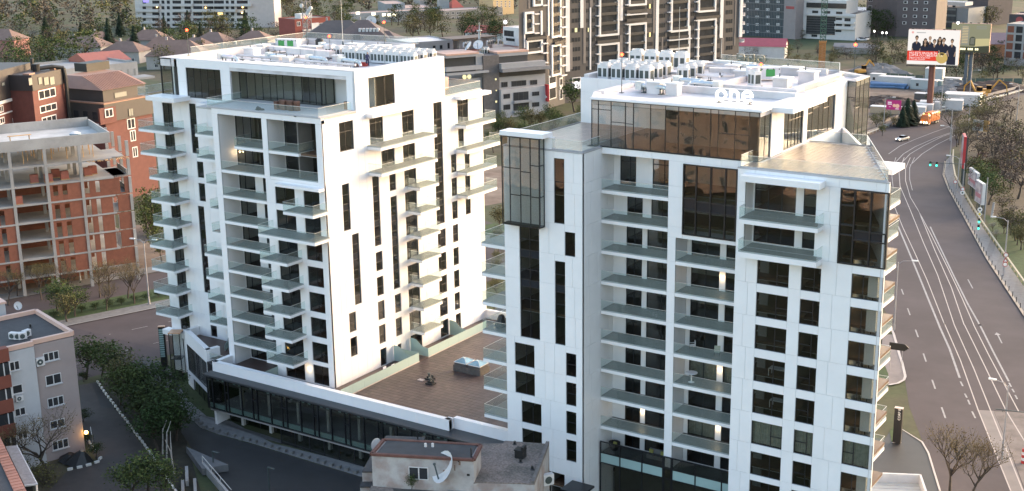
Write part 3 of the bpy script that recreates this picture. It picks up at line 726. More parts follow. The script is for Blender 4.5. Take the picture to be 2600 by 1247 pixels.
window(Plane(0, 107.0), PD, -105.6, -72.35, -1.1, 1.6, tuple((i+1)/14 for i in range(13)), (), y=0, fr=.09, name='glazed_front')
window(Plane(0, 109.0), PD, -116.5, -105.6, -1.1, 1.6, (.25, .5, .75), (), y=0, fr=.09, name='glazed_front')
dbox('floor_slab', -117.4, -72.4, 106.7, 118, 1.3, 1.6, CONC); dbox('floor_slab', -130, -72.4, 109.2, 118, -1.3, -1.05, CONC)
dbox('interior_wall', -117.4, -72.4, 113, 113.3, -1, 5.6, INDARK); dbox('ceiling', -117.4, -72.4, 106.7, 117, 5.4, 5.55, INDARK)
for i in range(9): dbox('column', -114+i*4.9, -113.6+i*4.9, 108.6, 109.0, -1, 5.4, INWALL)
dbox('wall', -117.3, -116.9, 107.2, 109.4, -1.1, 1.6, WHITE)
pa = Plane(-130.4, 114.85, math.atan2(110.4-114.85, -121.5+130.4)); LL = math.hypot(8.9, 4.45)
facade(pa, PD, 0, LL, -1.1, 5.9, [(.7, LL-.25, 1.9, 5.7), (2.6, LL-.2, -1.1, 1.2)], [1.5], panels=True)
window(pa, PD, .7, LL-.25, 1.9, 5.7, (.48, .56), (), y=.0, fr=.10, name='slanted_window'); window(pa, PD, 2.6, LL-.2, -1.1, 1.2, (.3, .6), (), y=.08, name='slanted_window')
dprism('wall', [(-121.5, 110.4), (-121.2, 110.6), (-118.0, 109.3), (-118.0, 109.0)], -1.1, 5.95, DARK)
dbox('wall', -130.4, -130.1, 115.1, 117.1, -1.1, 5.9, CLAD)
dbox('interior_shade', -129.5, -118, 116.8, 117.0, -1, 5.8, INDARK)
def screen(poly, pl):
    mb = MB(); n = len(poly)
    mb.v = [(p[0], 0, p[1]) for p in poly]+[(p[0], .03, p[1]) for p in poly]
    mb.f = [tuple(range(n)), tuple(range(2*n-1, n-1, -1))]+[(i, i+n, (i+1) % n+n, (i+1) % n) for i in range(n)]; mb.m = [0]*(n+2)
    put('glass_screen', mb.mesh('glass_screen', FROST), PD, pl, 0, 0, 0)
for v0, v1 in ((108.55, 124.0), (126.0, 139.5)):
    pl = Plane(-96.72, v0, R(90)); L = v1-v0; n = round(L/2.2)
    for i in range(n): put('glass_screen', boxmesh(L/n-.015, .025, 1.15, FROST, 'glass_screen'), PD, pl, L*i/n, 0, 6.42)
    put('screen_base', boxmesh(L, .12, .12, mat('pale_edge', (.42, .36, .33), .6), 'screen_base'), PD, pl, 0, -.06, 6.30)
curve = [(0, 6.4), (2.9, 6.4), (2.9, 7.57), (2.3, 7.6), (1.8, 7.75), (1.4, 8.1), (1.05, 8.4), (.7, 8.5), (0, 8.52)]
for v in (122.5, 126.0, 134.8): screen(curve, Plane(-99.66, v))
screen([(0, 6.4), (2.9, 6.4), (2.9, 7.57), (0, 7.6)], Plane(-99.66, 124.0))
screen([(0, 6.3), (2.6, 6.3), (2.6, 7.5), (0, 7.5)], Plane(-109.1, 108.6, R(90)))
screen([(0, 6.3), (3.8, 6.3), (3.8, 7.2), (2.6, 7.3), (1.9, 7.6), (1.2, 8.2), (.6, 8.5), (0, 8.5)], Plane(-123.5, 117.1, R(-60)))
dbox('wall', -99.6, -90, 143.6, 144, 6.3, 7.6, CLAD); dbox('planter', -98.8, -93.8, 144.1, 145.5, 6.3, 7.5, BLACK)
SKG = mat('skylight_dome', (.20, .36, .46), .12, .25, 1.2)
for i, x in enumerate((-91.0, -88.9)):
    t = thing('skylight', 'left one of the two pyramid skylights on the brown terrace' if i == 0 else 'right one of the two pyramid skylights, beside the tower balconies', 'skylight', (x, 123.6, 6.33), group='pair of pyramid skylights')
    for j in range(4):
        obj('curb_panel', boxmesh(.50, .05, .78, mat('curb_slate', (.075, .07, .07), .7, .25, 2), 'curb_panel'), t, (j*.52, 0, 0))
        obj('curb_panel', boxmesh(.05, .50, .78, mat('curb_slate', (.075, .07, .07)), 'curb_panel'), t, (2.03, .06+j*.52, 0))
    obj('curb', MB().box(.02, .055, 0, 2.02, 2.12, .80).box(.12, .15, .8, 1.95, 2.0, 1.12).mesh('curb', mat('curb_slate', (.075, .07, .07))), t)
    o = obj('frame', MB().box(.05, .1, 1.12, 2.0, 2.05, 1.2).mesh('frame', MACH), t)
    mb = MB(); b = [(.1, .15, 1.2), (1.95, .15, 1.2), (1.95, 2.0, 1.2), (.1, 2.0, 1.2)]; c = [(.8, .85, 1.62), (1.25, .85, 1.62), (1.25, 1.3, 1.62), (.8, 1.3, 1.62)]
    for k in range(4): mb.quad(b[k], b[(k+1) % 4], c[(k+1) % 4], c[k])
    mb.quad(*c); obj('dome', mb.mesh('dome', SKG), t)
    rb = MB()
    for k in range(4): rb.bar(b[k], c[k], .06)
    obj('rib', rb.mesh('rib', MACH), t)
def vent_pile(loc, label):
    t = thing('roof_vent', label, 'vent', loc)
    obj('base', MB().box(-.55, -.4, 0, .55, .4, .18).box(-.3, -.25, .18, .35, .3, .42).mesh('base', BLACK), t)
    obj('pipe', MB().tube((-.1, 0, .4), (-.1, 0, .75), .12).tube((.3, .1, .2), (.3, .1, .6), .09).mesh('pipe', GRILL), t)
    obj('cap', MB().tube((-.1, 0, .75), (-.1, 0, .82), .24, .2).mesh('cap', GRILL), t)
    return t
vent_pile((-90.6, 118.3, 6.33), 'black vent with stubby pipes alone in the middle of the brown terrace')
vent_pile((-91.7, 119.6, 6.33), 'smaller dark vent just behind the black vent on the brown terrace')
vent_pile((-78.3, 114.2, 6.33), 'black machine half hidden behind the lowest side balcony')
thing('loose_slab', 'pale loose paving slab lying left of the black vent on the terrace', 'paving slab', (-92.8, 118.4, 6.34), me=boxmesh(.8, .6, .08, mat('pale_slab', (.45, .38, .35), .7)))
for i, (x, y) in enumerate(((-98.0, 118.2), (-97.6, 119.4))):
    t = thing('deck_chair', 'white low chair on the private strip, %s of the two' % ('nearer' if i == 0 else 'farther'), 'chair', (x, y, 6.35), group='two white low chairs')
    obj('seat', MB().box(0, 0, .3, .7, .6, .36).mesh('seat', WHITE), t); obj('backrest', MB().box(-.06, 0, .36, 0, .6, .8).mesh('backrest', WHITE), t)
    for a, b in ((.05, .05), (.6, .05), (.05, .5), (.6, .5)): obj('leg', boxmesh(.05, .05, .3, WHITE, 'leg'), t, (a, b, 0))
# ================================================================ things on the roofs
def ac_unit(loc, label, group, rz=0, fans=1, w=1.15, d=.85, h=1.5):
    t = thing('rooftop_ac_unit', label, 'air conditioner', loc, rz, group)
    W_ = w*fans
    k = ('acb', fans, w, d, h)
    if k not in CACHE: CACHE[k] = MB().box(0, 0, .12, W_, d, h).box(.05, .05, 0, .15, d-.05, .12).box(W_-.15, .05, 0, W_-.05, d-.05, .12).mesh('housing', MACH)
    obj('housing', CACHE[k], t)
    for i in range(fans):
        kk = ('fan', w)
        if kk not in CACHE:
            mb = MB(); n = 14
            for r0, z0, r1, z1 in ((w*.45, 0, w*.45, .26), (w*.45, .26, w*.38, .26), (w*.38, .26, w*.38, .06)):
                o = len(mb.v)
                for r, z in ((r0, z0), (r1, z1)):
                    for j in range(n): a = 2*math.pi*j/n; mb.v.append((r*math.cos(a), r*math.sin(a), z))
                for j in range(n): mb.f.append((o+j, o+(j+1) % n, o+n+(j+1) % n, o+n+j)); mb.m.append(0)
            o = len(mb.v); mb.v += [(w*.38*math.cos(2*math.pi*j/n), w*.38*math.sin(2*math.pi*j/n), .07) for j in range(n)]; mb.f.append(tuple(range(o, o+n))); mb.m.append(1)
            CACHE[kk] = mb.mesh('fan_shroud', MACH, GRILL)
        obj('fan_shroud', CACHE[kk], t, (w*(i+.5), d/2, h))
        obj('grille', boxmesh(w*.32, .02, h*.55, GRILL, 'grille'), t, (w*i+.10, -.018, .4)); obj('grille', boxmesh(w*.32, .02, h*.55, GRILL, 'grille'), t, (w*i+w*.56, -.018, .4))
    obj('side_grille', boxmesh(.02, d*.7, h*.55, GRILL, 'side_grille'), t, (W_+.002, d*.15, .4))
    return t
ZR1, ZR2 = 43.76, 44.31
g = 'white condenser units clustered on the right of the left tower roof'
for i in range(5):
    for j in range(3):
        ac_unit((-112.8+i*2.45, 130.2+j*2.0, ZR1), 'white two-fan condenser in the crowded cluster by the right edge of the left tower roof', g, 0, 2)
g = 'white condenser units in the middle of the left tower roof'
for i in range(4): ac_unit((-117.6+i*1.5, 132.3, ZR1), 'tall white single-fan condenser in the row beside the red beacon of the left tower roof', g, R(2*i), 1)
g = 'white condenser units at the back left of the right tower roof'
for i in range(4):
    for j in range(3): ac_unit((-71.2+i*1.75, 125.6+j*2.1, ZR2+.02), 'white single-fan condenser in the block behind the left parapet of the right tower roof', g, R((i*7+j*5) % 6-3), 1, 1.35, 1.1, 1.7)
g = 'white two-fan condensers at the far edge of the right tower roof'
for i in range(4): ac_unit((-71.4+i*1.9, 133.6, ZR2+.5), 'taller white condenser in the rear row on the right tower roof', g, R(4), 1, 1.5, 1.2, 1.9)
g = 'white condensers in the middle of the right tower roof'
for i in range(3): ac_unit((-62.6, 128.2+i*1.9, ZR2), 'white condenser in the short row in the middle of the right tower roof', g, R(20), 1, 1.3, 1.3, 1.6)
ac_unit((-54.2, 128.2, ZR2), 'grey condenser with a big side grille right behind the lit roof sign', None, R(-30), 1, 1.2, .9, 1.7)
def elbow_duct(loc, label, rz, L=2.6, r=.28, group='silver exhaust ducts on the roofs'):
    t = thing('exhaust_duct', label, 'duct', loc, rz, group)
    obj('pipe', MB().tube((0, 0, .75), (L, 0, .75), r, r, 12).mesh('pipe', GALV), t)
    obj('joint_ring', MB().tube((L*.42, 0, .75), (L*.47, 0, .75), r*1.12, r*1.12, 12).tube((L*.75, 0, .75), (L*.8, 0, .75), r*1.12, r*1.12, 12).mesh('joint_ring', GALV), t)
    obj('elbow', MB().path([(L, 0, .75), (L+.35, 0, .68), (L+.6, 0, .45), (L+.68, 0, .2)], r*.8, 10).mesh('elbow', GALV), t)
    obj('inlet_box', MB().box(-.7, -.4, .3, .05, .4, 1.15).mesh('inlet_box', GALV), t)
    for x in (.3, L-.2): obj('support', MB().box(x-.05, -.3, 0, x+.05, -.2, .6).box(x-.05, .2, 0, x+.05, .3, .6).box(x-.25, -.35, 0, x+.25, .35, .06).mesh('support', GRILL), t)
    return t
for i, (x, y) in enumerate(((-121.9, 126.2), (-115.0, 126.5), (-109.3, 126.4), (-127.2, 122.6), (-124.3, 139.6))):
    elbow_duct((x, y, ZR1), 'silver bent exhaust duct, %s on the left tower roof' % ('left one of three along the front pipe', 'middle one of three along the front pipe', 'right one of three along the front pipe', 'alone near the left parapet', 'at the back by the black fan')[i], R(-8))
for i, (x, y, a) in enumerate(((-62.0, 119.0, -8), (-60.5, 124.8, -5), (-55.6, 123.0, 172), (-58.8, 138.8, 5))):
    elbow_duct((x, y, ZR2), 'silver bent exhaust duct, %s on the right tower roof' % ('above the left end of the glazed penthouse', 'on the middle kerb', 'pointing left beside the lit sign', 'at the far back')[i], R(a))
def trunk_duct(a, b, z, label, w=.9, h=.55, m=None):
    a = Vector((*a, z)); b = Vector((*b, z)); t = thing('air_duct', label, 'duct', tuple(a)); L = (b-a).length; ang = math.atan2(b.y-a.y, b.x-a.x)
    o = obj('duct', MB().box(0, -w/2, .45, L, w/2, .45+h).mesh('duct', m or ROOFW), t, (0, 0, 0), ang)
    n = max(2, int(L/2.2)); mb = MB()
    for i in range(n+1): mb.box(L*i/n-.04, -w/2-.05, .44, L*i/n+.04, w/2+.05, .47+h)
    obj('flange', mb.mesh('flange', RIM), t, (0, 0, 0), ang); mb = MB()
    for i in range(n): x = L*(i+.5)/n; mb.box(x-.04, -w/2, 0, x+.04, -w/2+.08, .45).box(x-.04, w/2-.08, 0, x+.04, w/2, .45).box(x-.3, -w/2-.05, 0, x+.3, w/2+.05, .05)
    obj('support', mb.mesh('support', GRILL), t, (0, 0, 0), ang)
trunk_duct((-123.2, 131.2), (-114.6, 130.4), ZR1, 'long pale round-shouldered duct across the middle of the left tower roof', 1.0, .8)
trunk_duct((-131, 134.8), (-123.6, 134.0), ZR1, 'pale flat duct behind the long duct on the left tower roof', 1.3, .4)
trunk_duct((-122.2, 137.6), (-112.5, 139.4), ZR1, 'pale duct near the back parapet of the left tower roof', .9, .6)
trunk_duct((-118.6, 134.9), (-113.4, 136.6), ZR1, 'short pale duct behind the tall condensers of the left tower roof', .8, .7)
trunk_duct((-61.5, 134.4), (-54.6, 136.5), ZR2, 'pale duct across the back of the right tower roof', .8, .5)
trunk_duct((-64.2, 141.8), (-58.8, 141.0), ZR2, 'grey bent duct below the far parapet of the right tower roof', .6, .5, GALV)
def service_pipe(pts, z, label, r=.16):
    t = thing('service_pipe', label, 'pipe', (*pts[0], z)); P = [(p[0]-pts[0][0], p[1]-pts[0][1], .55) for p in pts]
    obj('pipe', MB().path(P, r, 10).mesh('pipe', ROOFW), t); mb = MB()
    for p, q in zip(P, P[1:]):
        L = math.dist(p, q); n = max(1, int(L/1.9))
        for i in range(n):
            x = p[0]+(q[0]-p[0])*(i+.5)/n; y = p[1]+(q[1]-p[1])*(i+.5)/n
            mb.box(x-.14, y-.04, .05, x-.10, y+.04, .45).box(x+.10, y-.04, .05, x+.14, y+.04, .45).box(x-.3, y-.2, 0, x+.3, y+.2, .06)
    obj('pipe_stand', mb.mesh('pipe_stand', GRILL), t)
service_pipe([(-127.6, 125.6), (-105.4, 124.2)], ZR1, 'long pale pipe on black stands along the front of the left tower roof')
service_pipe([(-124.8, 123.0), (-104.8, 122.3)], ZR1, 'thin pale pipe nearer the front edge of the left tower roof', .07)
service_pipe([(-66, 131), (-58.5, 130.6)], ZR2, 'pale pipe behind the middle condensers of the right tower roof')
service_pipe([(-66, 138.9), (-56.5, 137.8)], ZR2, 'pale pipe along the far kerb of the right tower roof')
def roof_box(loc, sz, label, cap=True, m=None, rz=0):
    t = thing('roof_housing', label, 'roof vent housing', loc, rz); x, y, z = sz
    obj('body', MB().box(0, 0, 0, x, y, z).mesh('body', m or ROOFW), t)
    if cap: obj('lid', MB().box(-.15, -.15, z+.002, x+.15, y+.15, z+.14).mesh('lid', MACH), t)
    obj('vent_pipe', MB().tube((x*.3, y*.5, z+.1), (x*.3, y*.5, z+.5), .06).mesh('vent_pipe', GRILL), t)
for i, (x, y, a, b, c) in enumerate(((-61.3, 118.5, 1.5, 1.3, 1.15), (-58.9, 118.2, 1.25, 1.1, 1.2), (-50.6, 126.3, 1.6, 1.4, 1.3), (-50.2, 132.5, 1.8, 1.4, 1.3), (-62.8, 120.0, 3.0, .8, .5), (-60.8, 137.2, 1.5, 1.2, .9), (-57.8, 133.0, 1.3, 1.3, .9), (-54.8, 139.0, 2.2, 1.2, .8), (-66.6, 139.0, 2.0, 1.4, .8))):
    roof_box((x, y, ZR2), (a, b, c), 'pale lidded vent housing, %s of the right tower roof' % ('taller of two above the glazed penthouse', 'right of two above the glazed penthouse', 'near the right edge behind the sign', 'far right by the long kerb', 'low flat one at the left', 'centre back', 'centre by the condensers', 'far back right', 'far back left')[i])
for i, (x, y, a, b, c) in enumerate(((-129.6, 129.0, 1.8, 1.5, 1.0), (-117.6, 123.9, 1.2, 1.0, .9), (-119.6, 124.0, 1.3, 1.0, .9), (-126.6, 137.0, 3.2, 1.3, .7), (-121.2, 140.8, 2.2, 1.4, .9), (-117.0, 141.4, 2.4, 1.4, .8), (-112.2, 127.6, 1.0, .9, 1.0), (-131.4, 133.3, 1.4, 1.2, 1.0))):
    roof_box((x, y, ZR1), (a, b, c), 'pale lidded vent housing, %s of the left tower roof' % ('at the left parapet', 'second of the front pair', 'first of the front pair', 'long one at the back left', 'back centre', 'back right', 'by the front ducts', 'behind the left parapet')[i])
def air_handler(loc, label, rz=0):
    t = thing('air_handler', label, 'air handling unit', loc, rz)
    obj('cabinet', MB().box(0, 0, .2, 3.6, 1.2, 1.5).box(.1, .1, 0, .3, 1.1, .2).box(3.3, .1, 0, 3.5, 1.1, .2).mesh('cabinet', MACH), t)
    for i in range(2): obj('green_panel', boxmesh(1.0, .03, .8, mat('green_label', (.05, .28, .07), .5), 'green_panel'), t, (.5+i*1.5, -.028, .5))
    for i in range(6): obj('latch', boxmesh(.12, .03, .12, BLACK, 'latch'), t, (.2+i*.64, -.06, 1.25))
air_handler((-131.8, 137.6, ZR1), 'long white air handler with green panels at the back left of the left tower roof', R(12))
air_handler((-55.8, 132.0, ZR2), 'long white air handler with green panels behind the lit roof sign', R(35))
t = thing('round_fan', 'black round roof fan beside the green-panelled air handler', 'fan', (-126.2, 140.9, ZR1))
obj('drum', MB().tube((0, 0, .2), (0, 0, 1.3), .6, .6, 14).mesh('drum', BLACK), t); obj('cone', MB().tube((0, 0, 1.3), (0, 0, 1.55), .6, .3, 14).mesh('cone', BLACK), t)
def beacon(loc, h, label):
    t = thing('beacon_mast', label, 'warning light', loc, group='red aircraft warning lights')
    obj('mast', MB().tube((0, 0, 0), (0, 0, h), .045, .03, 6).box(-.2, -.2, 0, .2, .2, .05).mesh('mast', GRILL), t)
    obj('light_head', MB().ball((0, 0, h+.1), .17, 10).mesh('light_head', REDL), t)
    l = bpy.data.lights.new('beacon_glow', 'POINT'); l.energy = 14; l.color = (1, .12, .05); l.shadow_soft_size = .15
    lo = bpy.data.objects.new('beacon_glow', l); COL.objects.link(lo); lo.parent = t; lo.location = (0, 0, h+.4)
beacon((-131.3, 120.4, ZR1+.85), 3.3, 'red beacon on a thin mast at the front left corner of the left tower roof')
beacon((-116.4, 132.0, ZR1), 2.9, 'red beacon among the condensers of the left tower roof')
beacon((-130.9, 143.4, ZR1+.85), 3.2, 'red beacon at the far back left corner of the left tower roof')
beacon((-117.4, 145.0, ZR1), 3.7, 'red beacon at the back right of the left tower roof')
beacon((-63.8, 117.7, ZR2), 3.9, 'red beacon over the left end of the glazed penthouse')
beacon((-53.1, 129.1, ZR2), 2.2, 'red beacon just behind the lit roof sign')
beacon((-47.2, 141.9, ZR2+.3), 3.1, 'red beacon at the far right corner of the right tower roof')
for (x, y, z, h, lab) in ((-124.6, 144.2, ZR1, 9.5, 'tall thin whip aerial at the back of the left tower roof'), (-61.9, 127.2, ZR2, 8.3, 'tall thin whip aerial in the middle of the right tower roof'), (-64.4, 144.0, ZR2, 3.2, 'short braced aerial at the far peak of the right tower roof')):
    t = thing('whip_aerial', lab, 'aerial', (x, y, z)); obj('rod', MB().tube((0, 0, 0), (0, 0, h), .045, .015, 6).mesh('rod', STEEL), t)
    obj('foot', MB().tube((0, 0, 0), (0, 0, .9), .22, .05, 6).mesh('foot', GRILL), t)
def ring(cx, r0, r1, a0, a1, n=26, dep=.16):
    mb = MB(); 
    for i in range(n):
        t0, t1 = a0+(a1-a0)*i/n, a0+(a1-a0)*(i+1)/n
        p = [(cx+r*math.cos(t), r*math.sin(t)) for r, t in ((r0, t0), (r1, t0), (r1, t1), (r0, t1))]
        o = len(mb.v); mb.v += [(q[0], -dep, q[1]) for q in p]+[(q[0], 0, q[1]) for q in p]
        mb.f += [tuple(o+k for k in f) for f in ((0, 1, 2, 3), (7, 6, 5, 4), (0, 4, 5, 1), (1, 5, 6, 2), (2, 6, 7, 3), (3, 7, 4, 0))]; mb.m += [0]*6
    return mb
def shift(mb, dx, dz, sx=1):
    mb.v = [(v[0]*sx+dx, v[1], v[2]+dz) for v in mb.v]; return mb
def one_sign(loc, rz, label, m, back, s=1.0):
    t = thing('roof_sign', label, 'sign', loc, rz); t.scale = (s, s, s)
    obj('letter', shift(ring(0, .42, .72, 0, 2*math.pi), .74, .95).mesh('letter_o', m), t)
    n_ = shift(ring(0, .34, .62, 0, math.pi), 2.42, 1.02); n_.box(1.80, -.16, .23, 2.08, 0, 1.66).box(2.76, -.16, .23, 3.04, 0, 1.06)
    obj('letter', n_.mesh('letter_n', m), t)
    e_ = shift(ring(0, .44, .72, R(0), R(322)), 4.05, .95); e_.box(3.45, -.16, .83, 4.76, 0, 1.07)
    obj('letter', e_.mesh('letter_e', m), t)
    obj('sign_frame', MB().box(.2, .1, .2, 4.6, .16, .28).box(.3, .1, -.05, .38, .5, .2).box(4.2, .1, -.05, 4.28, .5, .2).box(.2, .1, 1.5, 4.6, .16, 1.56).box(.1, .0, -.06, .6, .7, -.02).box(4.0, .0, -.06, 4.5, .7, -.02).mesh('sign_frame', back), t)
one_sign((-51.55, 114.2, ZR2+.33), R(4), 'lit white sign reading one on the front edge of the right tower roof', WHITEL, GRILL, .80)
one_sign((-58.6, 143.6, ZR2+.35), R(176), 'unlit sign reading one seen from behind at the far edge of the right tower roof', mat('sign_back', (.16, .16, .13), .6), STEEL, .80)
railrun(T2, [(-64.6, 144.6), (-49.2, 142.8), (-47.0, 136.5)], 44.66, .9); railrun(T2, [(-46.2, 124), (-46.0, 135.2)], 44.7, .7)
STK = mat('brown_stack', (.13, .065, .045), .8, .2, 2, island=.25)
for i in range(6):
    t = thing('brick_stack', 'stack of brown slabs on the loggia terrace, %s from the left' % ('first', 'second', 'third', 'fourth', 'fifth', 'sixth')[i], 'brick stack', (-109.2+i*.60, 113.1+(i % 2)*.25, 39.77), group='stacks of brown slabs on the terrace')
    for k in range(7 if i != 0 else 6): obj('slab', boxmesh(.52, .6, .18, STK, 'slab'), t, (.02*math.sin(i*3+k), .015*math.cos(k*2+i), k*.187))
t = thing('brick_stack', 'low dark stack of slabs at the right end of the loggia terrace', 'brick stack', (-102.2, 117.9, 39.77)); 
for k in range(5): obj('slab', boxmesh(1.1, .8, .18, STK, 'slab'), t, (0, 0, k*.187))
for i in range(8):
    t = thing('loose_board', 'dark loose board on the terrace floor by the brown stacks', 'board', (-108.5+i*.7, 111.7+.35*math.sin(i*2.3), 39.77), R(i*37), 'loose boards on the terrace', boxmesh(.9, .3, .06+.02*(i % 2), BLACK if i % 2 else MACH, 'board'))
t = thing('rubbish_heap', 'black rubbish heap left of the brown stacks on the terrace', 'rubbish', (-110.6, 111.9, 39.77))
obj('bag', MB().ball((0, 0, .2), .42, 8, sz=.7).ball((.5, .1, .15), .3, 8, sz=.7).ball((-.35, .25, .3), .25, 7).mesh('bag', BLACK), t)
t = thing('wrapped_pallet', 'pink wrapped pallet on the far terrace of the left tower', 'pallet', (-108.3, 139.6, 39.31)); obj('load', MB().box(0, 0, .15, 5.2, 1.2, 1.75).mesh('load', mat('pink_wrap', (.42, .26, .24), .4, .2, 1)), t); obj('pallet', MB().box(0, 0, 0, 5.2, 1.2, .14).mesh('pallet', mat('timber', (.32, .22, .12), .8)), t)
t = thing('round_table', 'white round pedestal table on a balcony of the right tower', 'table', (-52.6, 112.45, 16.03))
obj('tabletop', MB().tube((0, 0, .98), (0, 0, 1.03), .62, .62, 20).mesh('tabletop', MACH), t); obj('pedestal', MB().tube((0, 0, 0), (0, 0, .1), .33, .1, 12).tube((0, 0, .1), (0, 0, .98), .07, .07, 8).mesh('pedestal', MACH), t)
def chair(loc, rz, label, m):
    t = thing('chair', label, 'chair', loc, rz, 'balcony chairs')
    obj('seat', boxmesh(.6, .55, .05, m, 'seat'), t, (-.3, -.27, .42)); obj('backrest', MB().box(-.3, .22, .5, .3, .28, .95).mesh('backrest', m), t)
    mb = MB()
    for a in (-.28, .24): mb.box(a, -.27, 0, a+.04, -.23, .42); mb.box(a, .22, 0, a+.04, .27, .5); mb.box(a, -.27, .6, a+.04, .27, .64)
    for a in (-.28, .24):
        for b in (-.27, .22): obj('leg', boxmesh(.04, .05, .42, BLACK, 'leg'), t, (a, b, 0))
    obj('armrest', MB().box(-.31, -.27, .62, -.26, .27, .66).box(.26, -.27, .62, .31, .27, .66).mesh('armrest', m), t)
chair((-50.0, 112.8, 19.27), R(20), 'pale lounge chair under the wall lamp on a balcony', mat('cushion', (.42, .44, .36), .9)); chair((-52.9, 113.2, 19.27), R(-60), 'pale wire chair at the left end of the lamp-lit balcony', MACH)
t = thing('sofa', 'grey sofa with two yellow cushions on the lowest balcony behind dark glass', 'sofa', (-57.7, 112.6, 6.37))
FAB = mat('grey_fabric', (.17, .165, .16), .9, .1, 2)
obj('seat', boxmesh(1.9, .75, .42, FAB, 'seat'), t, (0, 0, 0)); obj('backrest', boxmesh(1.9, .18, .85, FAB, 'backrest'), t, (0, .76, 0)); 
for x in (.05, 1.4): obj('cushion', MB().box(x, .55, .43, x+.42, .72, .82).mesh('cushion', mat('yellow_cushion', (.35, .33, .10), .9)), t)
t = thing('armchair', 'black round armchair with a yellow cushion beside the sofa on the lowest balcony', 'armchair', (-61.6, 112.6, 6.37))
mb = MB(); mb.tube((0, 0, .1), (0, 0, .5), .45, .55, 12)
obj('seat', mb.mesh('seat', BLACK), t); mb = MB()
for i in range(9): a = R(20+i*20); mb.tube((.52*math.cos(a), .52*math.sin(a), .45), (.56*math.cos(a), .56*math.sin(a), .95), .14, .1, 6)
obj('backrest', mb.mesh('backrest', BLACK), t); obj('cushion', MB().box(-.2, .1, .52, .2, .3, .85).mesh('cushion', mat('yellow_cushion', (.35, .33, .10))), t)
t = thing('covered_grill', 'dark covered bulk on a side balcony next to the brown terrace', 'covered grill', (-74.0, 109.6, 19.27)); obj('cover', MB().tube((0, 0, 0), (0, 0, .9), .75, .4, 7).ball((0, 0, .9), .42, 8).mesh('cover', BLACK), t)
for i, (x, y, z) in enumerate(((-43.6, 110.5, BL[4]), (-43.4, 110.6, BL[3]))):
    t = thing('dining_table', 'pale table behind a window, %s' % ('fourth floor from below the boxed balconies' if i == 0 else 'one floor lower'), 'table', (x, y, z)); obj('tabletop', boxmesh(1.8, .9, .05, MACH, 'tabletop'), t, (0, 0, .72))
    for a, b in ((0, 0), (1.74, 0), (0, .84), (1.74, .84)): obj('leg', boxmesh(.06, .06, .72, MACH, 'leg'), t, (a, b, 0))
# ================================================================ ground, roads, paths
VB = [104, 107, 110, 113, 116, 119, 122]
def gz(v):
    if v <= 104: return -1.05
    if v >= 122: return 0.0
    t = (v-104)/18; return -1.05*(1-t)
def ag(x, y, h=0.0):
    z = h
    for _ in range(6): p = at(x, y, z); z = h+gz(p.y)
    return Vector((p.x, p.y, z))
E5 = lambda x, y: (440+x/2.94, 827+y/2.94)
F5 = lambda x, y: (900+x/2.94, 827+y/2.94)
Q6 = lambda x, y: (x/2.94, 827+y/2.94)
Q5 = lambda x, y: (x/2.94, 400+y/2.94)
Q1 = lambda x, y: (x/2.94, y/2.94)
Q2 = lambda x, y: (650+x/2.94, y/2.94)
Q3 = lambda x, y: (1300+x/2.94, y/2.94)
Q4 = lambda x, y: (1950+x/2.94, y/2.94)
R7 = lambda x, y: (2200+x/2.8725, 400+y/2.8725)
R8 = lambda x, y: (2200+x/2.8925, 820+y/2.8925)
def gpts(f, L): return [ag(*f(*p)) for p in L]
def clipband(P, lo, hi):
    for sgn, c in ((1, lo), (-1, hi)):
        Q = []
        for i in range(len(P)):
            a, b = P[i-1], P[i]; da, db = sgn*(a[1]-c), sgn*(b[1]-c)
            if (da >= 0) != (db >= 0):
                t = da/(da-db); Q.append((a[0]+(b[0]-a[0])*t, a[1]+(b[1]-a[1])*t))
            if db >= 0: Q.append((b[0], b[1]))
        P = Q
        if not P: return P
    return P
def sheet(name, poly, off, m, parent=None):
    poly = [(p[0], p[1]) for p in poly]
    a = sum(poly[i-1][0]*poly[i][1]-poly[i][0]*poly[i-1][1] for i in range(len(poly)))
    if a < 0: poly = poly[::-1]
    mb = MB(); bs = [-9999]+VB+[9999]
    for lo, hi in zip(bs, bs[1:]):
        q = clipband(poly, lo, hi)
        if len(q) >= 3: mb.quad(*[(x, y, gz(y)+off) for x, y in q])
    return struct(name, mb.mesh(name, m)) if not parent else obj(name, mb.mesh(name, m), parent)
def ribbon(name, pts, w, off, m, thing_parent=None):
    mb = MB(); P = [Vector((p[0], p[1], 0)) for p in pts]
    for i in range(len(P)-1):
        d0 = (P[min(i+1, len(P)-1)]-P[max(i-1, 0)]).normalized(); d1 = (P[min(i+2, len(P)-1)]-P[i]).normalized()
        n0 = Vector((-d0.y, d0.x, 0))*w/2; n1 = Vector((-d1.y, d1.x, 0))*w/2
        mb.quad(*[(q.x, q.y, gz(q.y)+off) for q in (P[i]-n0, P[i+1]-n1, P[i+1]+n1, P[i]+n0)])
    return struct(name, mb.mesh(name, m))
mb = MB()
for lo, hi in zip([-600]+VB, VB+[6000]): mb.quad(*[(x, y, gz(y)) for x, y in ((-5000, lo), (3000, lo), (3000, hi), (-5000, hi))])
struct('ground', mb.mesh('ground', GRASS))
LP, LD, LN = Vector((-152, 125, 0)), Vector((.33, .944, 0)), Vector((.944, -.33, 0))
def lp(n, d): return LP+LN*n+LD*d
def strip(name, n0, n1, d0, d1, off, m): return sheet(name, [lp(n0, d0), lp(n1, d0), lp(n1, d1), lp(n0, d1)], off, m)
strip('road', -11.8, 11.5, -80, 85, .006, ASPH)
strip('pavement', -15.0, -11.8, -80, 85, .12, PAVE); strip('kerb', -11.8, -11.55, -80, 85, .13, mat('kerb_stone', (.30, .28, .27), .7))
